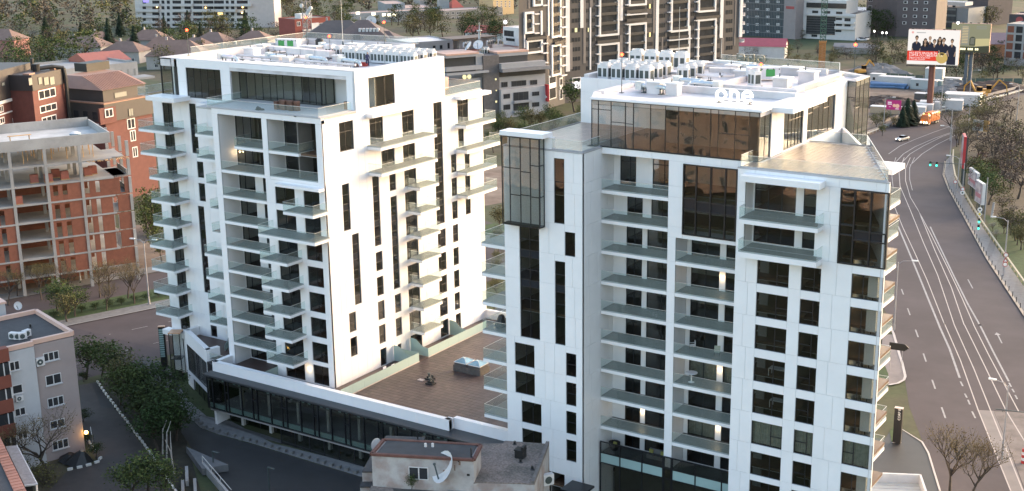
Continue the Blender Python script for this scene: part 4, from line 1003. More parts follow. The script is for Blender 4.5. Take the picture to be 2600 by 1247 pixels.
strip('verge', -22.2, -15.0, -80, 85, .10, LAWN); strip('road', -32.5, -22.2, -80, 85, .010, ASPH); strip('pavement', -36.5, -32.5, -80, 85, .11, PAVE)
strip('soil', -70, -36.5, -90, 160, .03, SOIL)
for n, w_ in ((0, .22), (-7.6, .14)): ribbon('road_marking', [lp(n, -60), lp(n, 60)], w_, .014, PAINT)
for k in range(-12, 12): ribbon('road_marking', [lp(-3.4, k*6), lp(-3.4, k*6+2.6)], .14, .014, PAINT)
for k in range(-4, 8): ribbon('road_marking', [lp(5.2, k*6), lp(5.2, k*6+2.4)], .12, .014, PAINT)
sheet('forecourt', gpts(Q6, [(990, 275), (1100, 235), (1130, 262), (1240, 262), (1330, 420), (1400, 560), (1380, 700), (1150, 560), (1000, 400)]), .03, ASPHD)
sheet('road', gpts(E5, [(60, 640), (110, 700), (155, 722), (200, 765), (330, 815), (590, 885), (930, 990), (1340, 1115), (1750, 1240), (1750, 1500), (420, 1500), (400, 1240), (260, 1060), (150, 935), (60, 800)]), .020, ASPHD)
sheet('pavement', gpts(E5, [(-40, 470), (60, 480), (110, 560), (250, 680), (430, 715), (740, 880), (1120, 975), (1500, 1080), (1750, 1150), (1750, 1240), (1340, 1113), (930, 987), (590, 882), (330, 812), (200, 762), (155, 718), (110, 695), (50, 620)]), .06, PAVE)
sheet('driveway', gpts(Q6, [(592, 445), (720, 422), (770, 500), (830, 582), (940, 722), (1035, 860), (1130, 987), (1250, 1170), (1320, 1300), (500, 1600), (100, 1500), (300, 1300), (500, 1090), (640, 1050), (740, 1015), (650, 900), (610, 700)]), .02, ASPHB)
sheet('driveway', gpts(Q6, [(690, 440), (720, 424), (830, 582), (850, 612), (760, 618)]), .026, ASPHD)
sheet('soil', gpts(Q6, [(735, 415), (840, 580), (1140, 985), (1300, 1240), (1500, 1240), (1400, 900), (1380, 700), (1150, 540), (1000, 380), (880, 330)]), .012, mat('garden_soil', (.030, .026, .017), .95, .4, .6, bump=.4))
edgeL = [ag(*R8(560, 1300)), ag(*R8(500, 1120)), ag(*R8(430, 920)), ag(*R8(330, 700)), ag(*R8(290, 480)), ag(*R8(285, 400)), ag(*R8(245, 250)), ag(*R8(200, 90)), ag(*R7(150, 1150)),
         Vector((-70, 222, 0)), Vector((-84, 252, 0)), Vector((-97, 287, 0)), Vector((-108, 322, 0)), Vector((-112.5, 348, 0)), Vector((-111, 376, 0)), Vector((-105.5, 403, 0)), Vector((-97.5, 440, 0)), Vector((-88, 490, 0)), Vector((-60, 650, 0))]
edgeR = [ag(*R7(1500, 1600)), ag(*R7(1149, 1150)), ag(*R7(880, 740)), ag(*R7(700, 410)), ag(*R7(600, 230)), ag(*R7(562, 130)), ag(*R7(575, 30)), Vector((-87, 345, 0)), Vector((-87.5, 372, 0)), Vector((-83, 398, 0)), Vector((-75, 440, 0)), Vector((-66, 490, 0)), Vector((-40, 650, 0))]
def resample(P, n):
    L = [0]
    for a, b in zip(P, P[1:]): L.append(L[-1]+(b-a).length)
    out = []
    for i in range(n):
        s = L[-1]*i/(n-1); k = max(j for j in range(len(L)) if L[j] <= s+1e-6); k = min(k, len(P)-2)
        out.append(P[k].lerp(P[k+1], (s-L[k])/(L[k+1]-L[k])))
    return out
eL = resample([ag(*R8(430, 920))]+edgeL[3:], 40); eR = resample([ag(*R8(2300, 900))]+edgeR[1:], 40)
mb = MB()
for i in range(39): mb.quad(*[(q.x, q.y, .006) for q in (eL[i], eR[i], eR[i+1], eL[i+1])])
mb.quad(*[(q.x, q.y, .006) for q in (ag(*R8(430, 920)), ag(*R8(560, 1300)), ag(*R8(2300, 1300)), ag(*R8(2300, 900)))])
struct('road', mb.mesh('road', ASPH))
sheet('pavement', gpts(R8, [(160, 465), (230, 452), (285, 400), (245, 250), (200, 90), (120, 90), (100, 300)]), .12, mat('worn_concrete', (.17, .145, .14), .8, .2, .4))
sheet('lawn', gpts(R8, [(70, 330), (135, 320), (160, 380), (160, 460), (60, 460)]), .125, LAWN)
sheet('forecourt', gpts(R8, [(-300, 1100), (-200, 880), (-100, 800), (130, 860), (205, 755), (410, 880), (450, 960), (500, 1100), (560, 1290), (-300, 1290)]), .022, ASPHD)
sheet('lawn', gpts(R8, [(203, 756), (250, 884), (186, 882), (170, 800)]), .06, LAWN)
ribbon('kerb', gpts(R8, [(186, 884), (250, 886), (206, 752), (408, 878), (455, 960), (540, 1240)]), .22, .10, mat('pale_kerb', (.42, .38, .36), .7))
ribbon('kerb', gpts(R8, [(165, 462), (230, 450), (275, 425), (285, 400), (262, 300), (245, 250), (200, 90), (180, 40)]), .35, .16, mat('pale_kerb', (.42, .38, .36)))
TRAM = mat('tram_concrete', (.17, .145, .135), .75, .15, .3)
sheet('tramway', gpts(R8, [(815, 640), (932, 646), (1010, 830), (1180, 1290), (1085, 1290), (930, 905)]), .010, TRAM)
sheet('tramway', gpts(R8, [(935, 648), (1160, 660), (1300, 900), (1300, 1290), (1190, 1290), (1015, 830)]), .009, mat('rough_concrete', (.15, .125, .115), .9, .3, .5, bump=.2))
def line(f1, a, f2, b, w, m=PAINT, off=.014, nm='road_marking'): return ribbon(nm, gpts(f1, a)+(gpts(f2, b) if b else []), w, off, m)
RAILM = mat('tram_rail', (.36, .30, .27), .5, .1)
line(R7, [(230, 500), (300, 665), (385, 870), (460, 1055), (530, 1225)], R8, [(540, 35), (610, 190), (685, 405)], .30)
for a, b in ([(205, 360), (265, 510), (345, 680), (440, 890), (570, 1220)], [(570, 0), (690, 275), (820, 640), (1060, 1235)]), ([(275, 0), (237, 100), (245, 210), (320, 385), (415, 620), (520, 860), (640, 1220)], [(645, 15), (790, 340), (910, 640), (1150, 1235)]), \
            ([(320, 0), (285, 80), (285, 170), (320, 290), (380, 390), (500, 680), (620, 950), (712, 1220)], [(720, 15), (870, 320), (1028, 650), (1180, 900)]), ([(380, 390), (470, 560), (590, 800), (690, 1010), (780, 1215)], [(787, 15), (900, 240), (1120, 655)]):
    line(R7, a, R8, b, .15, RAILM, .016, 'tram_rail')
line(R7, [(215, 0), (182, 100), (195, 225)], R7, None, .15); line(R7, [(350, 0), (315, 75), (315, 160), (335, 240)], R7, None, .15)
line(R7, [(465, 505), (520, 620), (640, 870), (740, 1070), (830, 1228)], R8, [(830, 10), (930, 210), (1045, 430)], .26)
for (x0, y0, x1, y1) in ((690, 430, 708, 465), (722, 520, 738, 550), (745, 565, 760, 600), (775, 650, 800, 700), (360, 50, 380, 105), (418, 225, 438, 285), (482, 418, 505, 485), (552, 620, 580, 700), (1047, 440, 1063, 470), (1070, 485, 1085, 510), (1092, 530, 1108, 560)):
    ribbon('road_marking', gpts(R8, [(x0, y0), (x1, y1)]), .22, .014, PAINT)
for (x0, y0, x1, y1) in ((255, 960, 270, 1000), (300, 1100, 318, 1150), (740, 890, 775, 955)): ribbon('road_marking', gpts(R7, [(x0, y0), (x1, y1)]), .2, .014, PAINT)
for P in ([(900, 1150), (985, 1090), (1100, 1040), (1230, 990), (1400, 930)], [(980, 1235), (1060, 1150), (1160, 1090), (1300, 1020), (1500, 950)], [(1060, 1235), (1150, 1150), (1260, 1080), (1400, 1010)], [(930, 1235), (1010, 1150), (1100, 1095), (1250, 1030), (1450, 960)],
          [(1480, 900), (1640, 850), (1780, 795), (1905, 745)], [(1560, 905), (1700, 860), (1905, 785)], [(1590, 925), (1760, 880), (1905, 825)]):
    ribbon('road_marking', gpts(Q4, P), .22, .014, PAINT)
mb = MB(); a = ag(*R8(955, 70)); b = ag(*R8(995, 150)); d = (b-a).normalized(); n = Vector((-d.y, d.x, 0))
mb.quad(*[tuple(q+Vector((0, 0, .014))) for q in (a+n*.1+d*1.2, a-n*.1+d*1.2, b-n*.1, b+n*.1)]); mb.quad(*[tuple(q+Vector((0, 0, .014))) for q in (a, a+d*1.2-n*.45, a+d*1.2+n*.45)])
struct('road_marking', mb.mesh('road_marking', PAINT))
guard = gpts(R7, [(632, -30), (628, 60), (645, 160), (700, 262), (760, 370), (830, 485), (1000, 735), (1149, 948), (1500, 1400)])
kr = gpts(R7, [(1500, 1600), (1149, 1150), (880, 740), (700, 410), (600, 230), (562, 130), (575, 30)])
ka, kg = resample(kr[::-1], 30), resample(guard, 30); mb = MB()
for i in range(29): mb.quad(*[(q.x, q.y, .10) for q in (ka[i], ka[i+1], kg[i+1], kg[i])])
struct('pavement', mb.mesh('pavement', PAVE))
ribbon('kerb', kr, .45, .16, mat('yellowish_kerb', (.36, .29, .22), .7))
kp = [ag(*Q6(*p)) for p in ((722, 424), (770, 497), (832, 578), (885, 650), (940, 718), (1000, 802), (1060, 880), (1130, 985), (1180, 1062), (1240, 1150), (1300, 1240))]
WK = mat('white_kerb', (.62, .60, .57), .7, .15, 3)
def alongs(P, step):
    out = []; acc = 0
    for a, b in zip(P, P[1:]):
        L = (b-a).length; d = (b-a)/L; s = acc
        while s < L: out.append((a+d*s, math.atan2(d.y, d.x))); s += step
        acc = s-L
    return out
kb = boxmesh(.62, .25, .28, WK, 'kerbstone')
kroot = thing('kerb_row', 'row of white painted kerbstones along the right side of the brown driveway', 'kerb', tuple(kp[0]))
for p, a_ in alongs(kp, 1.25): obj('kerbstone', kb, kroot, p-kp[0], a_)
kp2 = [ag(*Q6(*p)) for p in ((505, 1085), (580, 1070), (660, 1050), (720, 1030), (748, 1005))]
kroot2 = thing('kerb_row', 'short curved row of white kerbstones below the pink apartment block', 'kerb', tuple(kp2[0]))
for p, a_ in alongs(kp2, 1.1): obj('kerbstone', kb, kroot2, p-kp2[0], a_)
kp3 = [ag(*Q6(*p)) for p in ((640, 850), (670, 895), (700, 940))]
kroot3 = thing('kerb_row', 'white kerbstones of the narrow bed beside the wall lamp', 'kerb', tuple(kp3[0]))
for p, a_ in alongs(kp3, 1.0): obj('kerbstone', kb, kroot3, p-kp3[0], a_)
for i, (x, y) in enumerate(((155, 720), (185, 748), (215, 775), (265, 790), (315, 805), (375, 825), (430, 840), (485, 858), (540, 870), (590, 885), (650, 900), (705, 918), (760, 938), (810, 952), (865, 968), (925, 985), (985, 1002), (1045, 1022), (1100, 1040), (1160, 1058), (1215, 1075), (1275, 1092), (1340, 1112))):
    p = ag(*E5(x, y-4)); t = thing('concrete_bollard', 'grey cube bollard in the row between pavement and black road', 'bollard', tuple(p), R(10), 'grey cube bollards', boxmesh(.5, .5, .45, mat('bollard_grey', (.14, .14, .14), .8), 'bollard'))
# ================================================================ garage ramp, low walls
t = thing('garage_ramp', 'grey wedge-shaped garage ramp roof beside the black road', 'ramp', tuple(ag(*E5(210, 1075))))
o_ = t.location
P = [ag(*E5(*p), .9) for p in ((95, 905), (410, 1040), (215, 1072))]; P2 = [ag(*E5(*p), .25) for p in ((95, 905), (410, 1040), (215, 1072))]
obj('roof', MB().prism([(q.x-o_.x, q.y-o_.y) for q in P], .1, .95).mesh('roof', mat('ramp_concrete', (.12, .12, .125), .75, .15, .8)), t)
a, b = ag(*E5(215, 1080)), ag(*E5(350, 1240)); 
t = thing('ramp_wall', 'grey ramp wall with steel handrail at the lower left', 'wall', tuple(a)); L_ = (b-a).length; an = math.atan2(b.y-a.y, b.x-a.x)
obj('wall', boxmesh(L_+4, .3, 1.0, CONC, 'wall'), t, (0, 0, 0), an); obj('handrail', MB().box(0, .1, 1.8, L_+4, .16, 1.86).box(0, .1, 1.0, .06, .16, 1.8).box(L_, .1, 1.0, L_+.06, .16, 1.8).box(L_/2, .1, 1.0, L_/2+.06, .16, 1.8).mesh('handrail', STEEL), t, (0, 0, 0), an)
for i, (x, y, w_, h_) in enumerate(((90, 1090, 4.2, .7), (150, 1170, 3.6, .5), (60, 1180, 3.0, .5))):
    thing('low_wall', 'low grey concrete wall at the left foot of the ramp, %s' % ('topmost', 'middle', 'lowest left')[i], 'wall', tuple(ag(*E5(x, y))), R(-42), None, boxmesh(w_, .35, h_, CONC, 'low_wall'))
def post_lamp(x, y, label, h=4.2, f=E5):
    t = thing('path_lamp', label, 'street lamp', tuple(ag(*f(x, y))))
    obj('post', boxmesh(.12, .12, h, GRILL, 'post'), t, (-.06, -.06, 0)); obj('lamp_head', boxmesh(1.0, .2, .1, GRILL, 'lamp_head'), t, (-.06, -.1, h))
post_lamp(303, 1075, 'dark angled path lamp beside the garage ramp', 2.3); post_lamp(718, 1240, 'dark angled path lamp in the middle of the black road edge', 3.0)
# ================================================================ street lamps, signs
LAMPW = mat('lamp_white', (.62, .62, .63), .4)
POLE = mat('lamp_pole', (.30, .29, .30), .5, .1)
def street_lamp(p, h, label, arm=2.2, az=0.0, double=False, group='tall street lamps'):
    t = thing('street_lamp', label, 'street lamp', tuple(p), az, group)
    obj('pole', MB().tube((0, 0, 0), (0, 0, h), .13, .08, 8).tube((0, 0, 0), (0, 0, .9), .17, .17, 8).mesh('pole', POLE), t)
    for s in ((1, -1) if double else (1,)):
        obj('arm', MB().path([(0, 0, h-.3), (s*.3*arm, 0, h+.25), (s*arm, 0, h+.45)], .05, 6).mesh('arm', POLE), t)
        obj('lamp_head', MB().box(s*arm-.45, -.16, h+.38, s*arm+.45, .16, h+.52).box(s*arm-.3, -.11, h+.33, s*arm+.3, .11, h+.38).mesh('lamp_head', LAMPW), t)
    return t
street_lamp(ag(*Q5(1115, 1100)), 10.9, 'tall double-arm street lamp in the hedge strip left of the left tower', 2.0, R(20), True)
street_lamp(ag(*Q5(600, 920)), 10.5, 'street lamp with a round white head before the unfinished brick building', .6, R(10))
lamps = [(R7(200, 1260), 10.8, 0, 'street lamp at the road edge right behind the lower balconies of the right tower'), (R7(998, 865), 10.0, 180, 'street lamp carrying a round sign on the right-hand pavement'),
         (Q4(860, 985), 9.6, 0, 'street lamp beside the magenta poster at the far barrier'), (Q4(1290, 850), 10.2, 0, 'street lamp just right of the truck'), (Q4(1500, 775), 10.5, 0, 'street lamp before the excavators'),
         (Q4(1855, 905), 10.6, 180, 'street lamp farthest right in the middle of the road bend'), (Q4(1495, 970), 8.6, 180, 'street lamp between the truck and the bushes'), (Q4(1360, 1050), 8.8, 180, 'street lamp at the bend beyond the silver car'), (Q4(1355, 1235), 9.4, 180, 'street lamp at the near end of the bend'), (R7(660, 260), 8.0, 180, 'street lamp beside the tall red advertising panel')]
for (xy, h, az, lab) in lamps: street_lamp(ag(*xy), h, lab, 2.4, R(az+10))
street_lamp(Vector((-28.6, 146.5, 0)), 9.2, 'street lamp whose pale head enters the picture at the lower right', 1.8, R(180))
t = thing('striped_pole', 'red and white striped pole with a cross bar at the right edge', 'pole', tuple(ag(*R8(1150, 1030))))
obj('pole', MB().tube((0, 0, 1.6), (0, 0, 6.6), .09, .07, 8).mesh('pole', POLE), t)
for k in range(5): obj('band', MB().tube((0, 0, k*.36), (0, 0, k*.36+.36), .24, .24, 10).mesh('band', mat('red_paint', (.38, .03, .03), .5) if k % 2 == 0 else LAMPW), t)
obj('cross_bar', MB().bar((-3.4, -.8, 6.3), (.6, .1, 6.3), .08).bar((-2.6, -.6, 6.3), (-2.6, -.6, 6.0), .06).mesh('cross_bar', GRILL), t)
def words(txt, size, m, parent, loc, rot, name='lettering', align='LEFT', ext=.01, sx=1.0):
    c = bpy.data.curves.new('lettering', 'FONT'); c.body = txt; c.size = size; c.extrude = ext; c.align_x = align; c.resolution_u = 2
    tmp = bpy.data.objects.new('tmp', c); me = bpy.data.meshes.new_from_object(tmp); bpy.data.objects.remove(tmp)
    me.materials.clear(); me.materials.append(m)
    o = bpy.data.objects.new(name, me); COL.objects.link(o); o.parent = parent; o.location = loc; o.rotation_euler = rot; o.scale = (sx, 1, 1); return o
WHITEP = mat('white_print', (.72, .70, .68), .6, .03)
pt = ag(*R8(190, 882)); t = thing('totem_sign', 'black totem sign with the upright words CORP B beside the main road', 'sign', tuple(pt), R(4))
obj('body', boxmesh(.95, .5, 4.5, BLACK, 'body'), t); obj('cap', boxmesh(1.0, .56, .08, mat('pale_cap', (.5, .4, .36), .5), 'cap'), t, (-.025, -.03, 4.51))
words('CORP B', .42, WHITEP, t, (.74, -.02, 3.05), (R(90), R(-90), 0))
pt = ag(*Q6(1205, 312)); t = thing('totem_sign', 'tall black totem sign with lit rows and a copper cap near the left street', 'sign', tuple(pt), R(38))
obj('body', boxmesh(.9, .45, 6.1, BLACK, 'body'), t); obj('cap', boxmesh(.96, .5, .1, mat('copper_cap', (.62, .34, .20), .4), 'cap'), t, (-.03, -.02, 6.11))
for k in range(13): obj('sign_row', boxmesh(.62, .03, .22, mat('mint_row', (.32, .44, .42), .3), 'sign_row'), t, (.05, -.035, 1.6+k*.33))
for (x, y, h_, lab) in ((1285, 415, 7.0, 'glass lift box with a copper top against the left tower'),):
    pt = ag(*Q6(x, y)); t = thing('glass_kiosk', lab, 'kiosk', tuple(pt), R(30))
    obj('frame', MB().box(0, 0, 0, .1, .1, h_).box(1.5, 0, 0, 1.6, .1, h_).box(0, 1.5, 0, .1, 1.6, h_).box(1.5, 1.5, 0, 1.6, 1.6, h_).box(0, 0, 3.2, 1.6, 1.6, 3.3).mesh('frame', DARK), t)
    obj('pane', boxmesh(1.4, .03, h_-.1, WIN, 'pane'), t, (.1, .03, 0)); obj('pane', boxmesh(.03, 1.4, h_-.1, WIN, 'pane'), t, (1.54, .1, 0)); obj('roof', boxmesh(1.7, 1.7, .12, mat('copper_cap', (.62, .34, .20)), 'roof'), t, (-.05, -.05, h_+.01))
pt = ag(*R8(225, 372)); t = thing('arrow_sign', 'black arrow-shaped direction sign on two thin posts by the kerb', 'sign', tuple(pt), R(5))
mb = MB(); A_ = [(-1.3, 3.4), (.8, 3.4), (1.4, 3.9), (.8, 4.4), (-1.3, 4.4)]; n = 5
mb.v = [(p[0], 0, p[1]) for p in A_]+[(p[0], .08, p[1]) for p in A_]; mb.f = [tuple(range(n)), tuple(range(2*n-1, n-1, -1))]+[(i, i+n, (i+1) % n+n, (i+1) % n) for i in range(n)]; mb.m = [0]*7
obj('board', mb.mesh('board', BLACK), t); obj('post', boxmesh(.06, .06, 3.4, POLE, 'post'), t, (-1.1, .01, 0)); obj('post', boxmesh(.06, .06, 3.4, POLE, 'post'), t, (.5, .01, 0))
def signpost(p, items, label, h=3.2, rz=0.0):
    t = thing('sign_post', label, 'road sign', tuple(p), rz); obj('post', MB().tube((0, 0, 0), (0, 0, h), .05, .05, 6).mesh('post', POLE), t)
    for kind, z in items:
        if kind == 'round': obj('round_plate', MB().tube((0, -.06, z), (0, -.10, z), .42, .42, 14).mesh('round_plate', mat('red_paint', (.38, .03, .03))), t); obj('plate_face', MB().tube((0, -.101, z), (0, -.12, z), .32, .32, 14).mesh('plate_face', WHITEP), t)
        if kind == 'white': obj('round_plate', MB().tube((0, -.06, z), (0, -.10, z), .45, .45, 14).mesh('round_plate', WHITEP), t); obj('plate_mark', MB().tube((0, -.101, z), (0, -.12, z), .2, .2, 12).mesh('plate_mark', GRILL), t)
        if kind == 'tri':
            mb = MB(); mb.v = [(-.45, -.06, z-.4), (.45, -.06, z-.4), (0, -.06, z+.42), (-.45, -.1, z-.4), (.45, -.1, z-.4), (0, -.1, z+.42)]; mb.f = [(2, 1, 0), (3, 4, 5), (0, 1, 4, 3), (1, 2, 5, 4), (2, 0, 3, 5)]; mb.m = [0]*5; obj('triangle_plate', mb.mesh('triangle_plate', mat('red_paint', (.38, .03, .03))), t)
            mb = MB(); mb.v = [(-.26, -.105, z-.3), (.26, -.105, z-.3), (0, -.105, z+.2)]; mb.f = [(0, 1, 2)]; mb.m = [0]; obj('plate_face', mb.mesh('plate_face', WHITEP), t)
        if kind == 'diamond':
            mb = MB(); mb.v = [(-.5, -.06, z), (0, -.06, z-.5), (.5, -.06, z), (0, -.06, z+.5), (-.5, -.1, z), (0, -.1, z-.5), (.5, -.1, z), (0, -.1, z+.5)]; mb.f = [(3, 2, 1, 0), (4, 5, 6, 7), (0, 1, 5, 4), (1, 2, 6, 5), (2, 3, 7, 6), (3, 0, 4, 7)]; mb.m = [0]*6; obj('diamond_plate', mb.mesh('diamond_plate', WHITEP), t)
            mb = MB(); mb.v = [(-.32, -.105, z), (0, -.105, z-.32), (.32, -.105, z), (0, -.105, z+.32)]; mb.f = [(0, 1, 2, 3)]; mb.m = [0]; obj('plate_face', mb.mesh('plate_face', mat('yellow_paint', (.6, .45, .06), .5)), t)
        if kind == 'light':
            obj('signal_head', MB().box(-.2, -.2, z-.45, .2, .1, .45+z).mesh('signal_head', BLACK), t); obj('green_light', MB().ball((0, -.22, z-.25), .2, 8).mesh('green_light', emit('green_signal', (.05, 1, .55), 1.2)), t)
    return t
signpost(ag(*R7(812, 572)), [('white', 5.3), ('diamond', 4.4), ('light', 3.1), ('light', 1.8)], 'traffic signal post with round and diamond signs and two green lights', 9.5, R(15))
signpost(ag(*R7(1003, 872)), [('round', 4.0), ('tri', 3.1), ('round', 2.3)], 'sign post with a triangle between round red signs on the right pavement', 4.6, R(20))
signpost(ag(*R7(640, 280)), [('round', 3.2)], 'single round sign on the pavement under the advertising panels', 3.6, R(20))
signpost(ag(*R7(692, 356)), [('round', 3.8), ('white', 3.0)], 'sign post beside the yellow guard rail, farther from the camera', 4.2, R(20))
t = thing('signal_gantry', 'traffic signal arm with two green lights hanging over the road bend', 'traffic light', tuple(ag(*R7(700, 250))), R(4))
obj('post', MB().tube((0, 0, 0), (0, 0, 6.6), .12, .09, 8).mesh('post', POLE), t); obj('arm', MB().bar((0, 0, 6.3), (-7.4, -1.0, 6.3), .12).mesh('arm', GRILL), t)
for x in (-5.8, -7.2):
    obj('signal_head', MB().box(x-.22, -1.2, 5.5, x+.22, -.8, 6.6).mesh('signal_head', BLACK), t); obj('green_light', MB().ball((x, -1.24, 5.75), .22, 8).mesh('green_light', emit('green_signal', (.05, 1, .55), 1.2)), t)
GY = mat('guard_cream', (.42, .35, .24), .6, .12, 1)
t = thing('guard_rail', 'cream tubular guard rail along the right-hand pavement', 'guard rail', tuple(guard[0]))
mb = MB(); P = [q-guard[0] for q in guard]
for a, b in zip(P, P[1:]): mb.bar(a+Vector((0, 0, 1.0)), b+Vector((0, 0, 1.0)), .30, .22)
obj('rail', mb.mesh('rail', GY), t)
for p, a_ in alongs(guard, 3.0): obj('post', boxmesh(.12, .12, .9, GY, 'post'), t, p-guard[0])
pm = MB().tube((0, 0, 0), (0, 0, .85), .07, .07, 6).ball((0, 0, .85), .09, 6).mesh('bollard', BLACK)
for p, a_ in alongs(kr[1:], 3.2)[:44]: thing('bollard', 'thin black bollard in the row along the right-hand kerb', 'bollard', (p.x, p.y, .10), 0, 'black bollards along the kerb', pm)
CB = mat('barrier_grey', (.25, .225, .22), .8, .15, 1)
t = thing('crash_barrier', 'grey concrete and steel crash barrier along the far side of the road bend', 'crash barrier', tuple(edgeL[10]))
P = [q-edgeL[10] for q in edgeL[10:]]; mb = MB(); m2 = MB(); m3_ = MB()
for a, b in zip(P, P[1:]):
    mb.bar(a+Vector((-.3, 0, .5)), b+Vector((-.3, 0, .5)), .3, .9); m2.bar(a+Vector((-2.2, 0, 1.2)), b+Vector((-2.2, 0, 1.2)), .14, .9); m3_.bar(a+Vector((.4, 0, .7)), b+Vector((.4, 0, .7)), .1, .3)
obj('concrete_base', mb.mesh('concrete_base', CB), t); obj('parapet_rail', m2.mesh('parapet_rail', CB), t); obj('steel_beam', m3_.mesh('steel_beam', GALV), t)
for p, a_ in alongs(edgeL[10:], 2.5)[:110]: obj('post', boxmesh(.12, .12, 1.1, GALV, 'post'), t, p-edgeL[10]+Vector((.35, 0, 0)))
# ================================================================ vehicles
TYRE = mat('tyre', (.012, .012, .012), .8); HEAD = emit('headlight', (1, .82, .62), 3.2); CARG = glass('car_glass', (.1, .1, .11), 1.5, 0)
def wheel(t, x, y, r, w_=.22):
    o = obj('wheel', MB().tube((x, y-w_/2, r), (x, y+w_/2, r), r, r, 14).mesh('wheel', TYRE), t); obj('rim', MB().tube((x, y-w_/2-.012, r), (x, y+w_/2+.012, r), r*.6, r*.6, 10).mesh('rim', GALV), o)
def loft(secs):
    """body lofted through cross-sections (x, half width, z low, z high)"""
    mb = MB(); n = 0
    for x, hw, z0, z1 in secs:
        hh = z1-z0
        mb.v += [(x, -hw*.94, z0), (x, -hw, z0+hh*.45), (x, -hw*.93, z0+hh*.88), (x, -hw*.78, z1), (x, hw*.78, z1), (x, hw*.93, z0+hh*.88), (x, hw, z0+hh*.45), (x, hw*.94, z0)]
    for i in range(len(secs)-1):
        for j in range(8): a = i*8+j; b = i*8+(j+1) % 8; mb.f.append((a, b, b+8, a+8)); mb.m.append(0)
    mb.f += [tuple(range(7, -1, -1)), tuple(range((len(secs)-1)*8, len(secs)*8))]; mb.m += [0, 0]; return mb
def car(p, az, label, m, lights=True, group=None):
    t = thing('car', label, 'car', tuple(p), az, group)
    obj('body', loft([(-2.15, .72, .45, .72), (-2.05, .80, .28, .84), (-1.2, .86, .24, .92), (.6, .88, .24, .98), (1.6, .86, .26, 1.0), (2.1, .80, .32, .95), (2.2, .70, .45, .85)]).mesh('body', m), t)
    obj('cabin', loft([(-.95, .66, .93, .98), (-.35, .70, .92, 1.36), (.2, .70, .92, 1.44), (1.1, .68, .94, 1.38), (1.75, .62, .96, 1.02)]).mesh('cabin', CARG), t)
    obj('roof', loft([(-.3, .60, 1.38, 1.42), (.25, .62, 1.445, 1.48), (1.05, .58, 1.385, 1.42)]).mesh('roof', m), t)
    for x in (-1.35, 1.35):
        for y in (-.80, .80): wheel(t, x, y, .31)
    for y in (-.58, .58): obj('headlight', MB().ball((-2.12, y, .66), .17, 8).mesh('headlight', HEAD if lights else WHITEP), t); obj('tail_light', MB().ball((2.17, y, .74), .12, 6).mesh('tail_light', mat('red_paint', (.38, .03, .03))), t)
    for y in (-.92, .92): obj('mirror', boxmesh(.12, .16, .12, m, 'mirror'), t, (-.55, y-.08, .98))
    return t
SILV = mat('silver_paint', (.34, .35, .37), .3, .03, metal=.4)
p = ag(*Q4(1003, 1050)); car(p, R(72), 'silver car with headlights on in the road bend', SILV)
ORG = mat('truck_orange', (.62, .16, .035), .4, .06, 1)
p = ag(*Q4(1205, 925)); t = thing('truck', 'orange rubbish truck with headlights on beside the crash barrier', 'truck', tuple(p), R(95-14))
obj('cab', loft([(-3.75, 1.12, .55, 1.9), (-3.6, 1.22, .45, 2.55), (-3.2, 1.24, .45, 3.05), (-1.9, 1.24, .45, 3.1), (-1.75, 1.2, .6, 3.0)]).mesh('cab', ORG), t)
obj('windscreen', MB().quad((-3.74, -1.02, 1.75), (-3.74, 1.02, 1.75), (-3.36, 1.02, 2.75), (-3.36, -1.02, 2.75)).mesh('windscreen', BLACK), t)
obj('side_window', MB().box(-3.1, -1.27, 1.8, -2.2, -1.245, 2.6).mesh('side_window', BLACK), t); obj('side_window', MB().box(-3.1, 1.245, 1.8, -2.2, 1.27, 2.6).mesh('side_window', BLACK), t)
obj('bumper', MB().box(-3.95, -1.2, .4, -3.7, 1.2, .85).mesh('bumper', BLACK), t); obj('chassis', MB().box(-3.4, -.5, .6, 4.2, .5, .95).mesh('chassis', BLACK), t)
obj('load_body', loft([(-1.5, 1.2, 1.0, 3.2), (-1.2, 1.25, .95, 3.5), (3.2, 1.25, .95, 3.5), (4.3, 1.2, 1.0, 2.9)]).mesh('load_body', ORG), t)
obj('rib', MB().box(.0, -1.28, 1.1, .12, 1.28, 3.3).box(1.6, -1.28, 1.1, 1.72, 1.28, 3.3).mesh('rib', ORG), t)
for x in (-2.9, 1.8, 3.1):
    for y in (-1.05, 1.05): wheel(t, x, y, .5, .32)
for y in (-.85, .85): obj('headlight', MB().ball((-3.95, y, .95), .24, 8).mesh('headlight', HEAD), t)
for x, y in ((-2.6, -.8), (-2.6, .8), (4.1, -1.0), (4.1, 1.0)): obj('beacon', MB().ball((x, y, 3.3 if x < 0 else 3.1), .16, 6).mesh('beacon', emit('amber_beacon', (1, .45, .08), 3)), t)
l = bpy.data.lights.new('headlight_beam', 'SPOT'); l.energy = 900; l.color = (1, .8, .55); l.spot_size = R(70); l.spot_blend = .8
lo = bpy.data.objects.new('headlight_beam', l); COL.objects.link(lo); lo.parent = t; lo.location = (-4.3, 0, 1.1); lo.rotation_euler = (0, R(62), R(180))
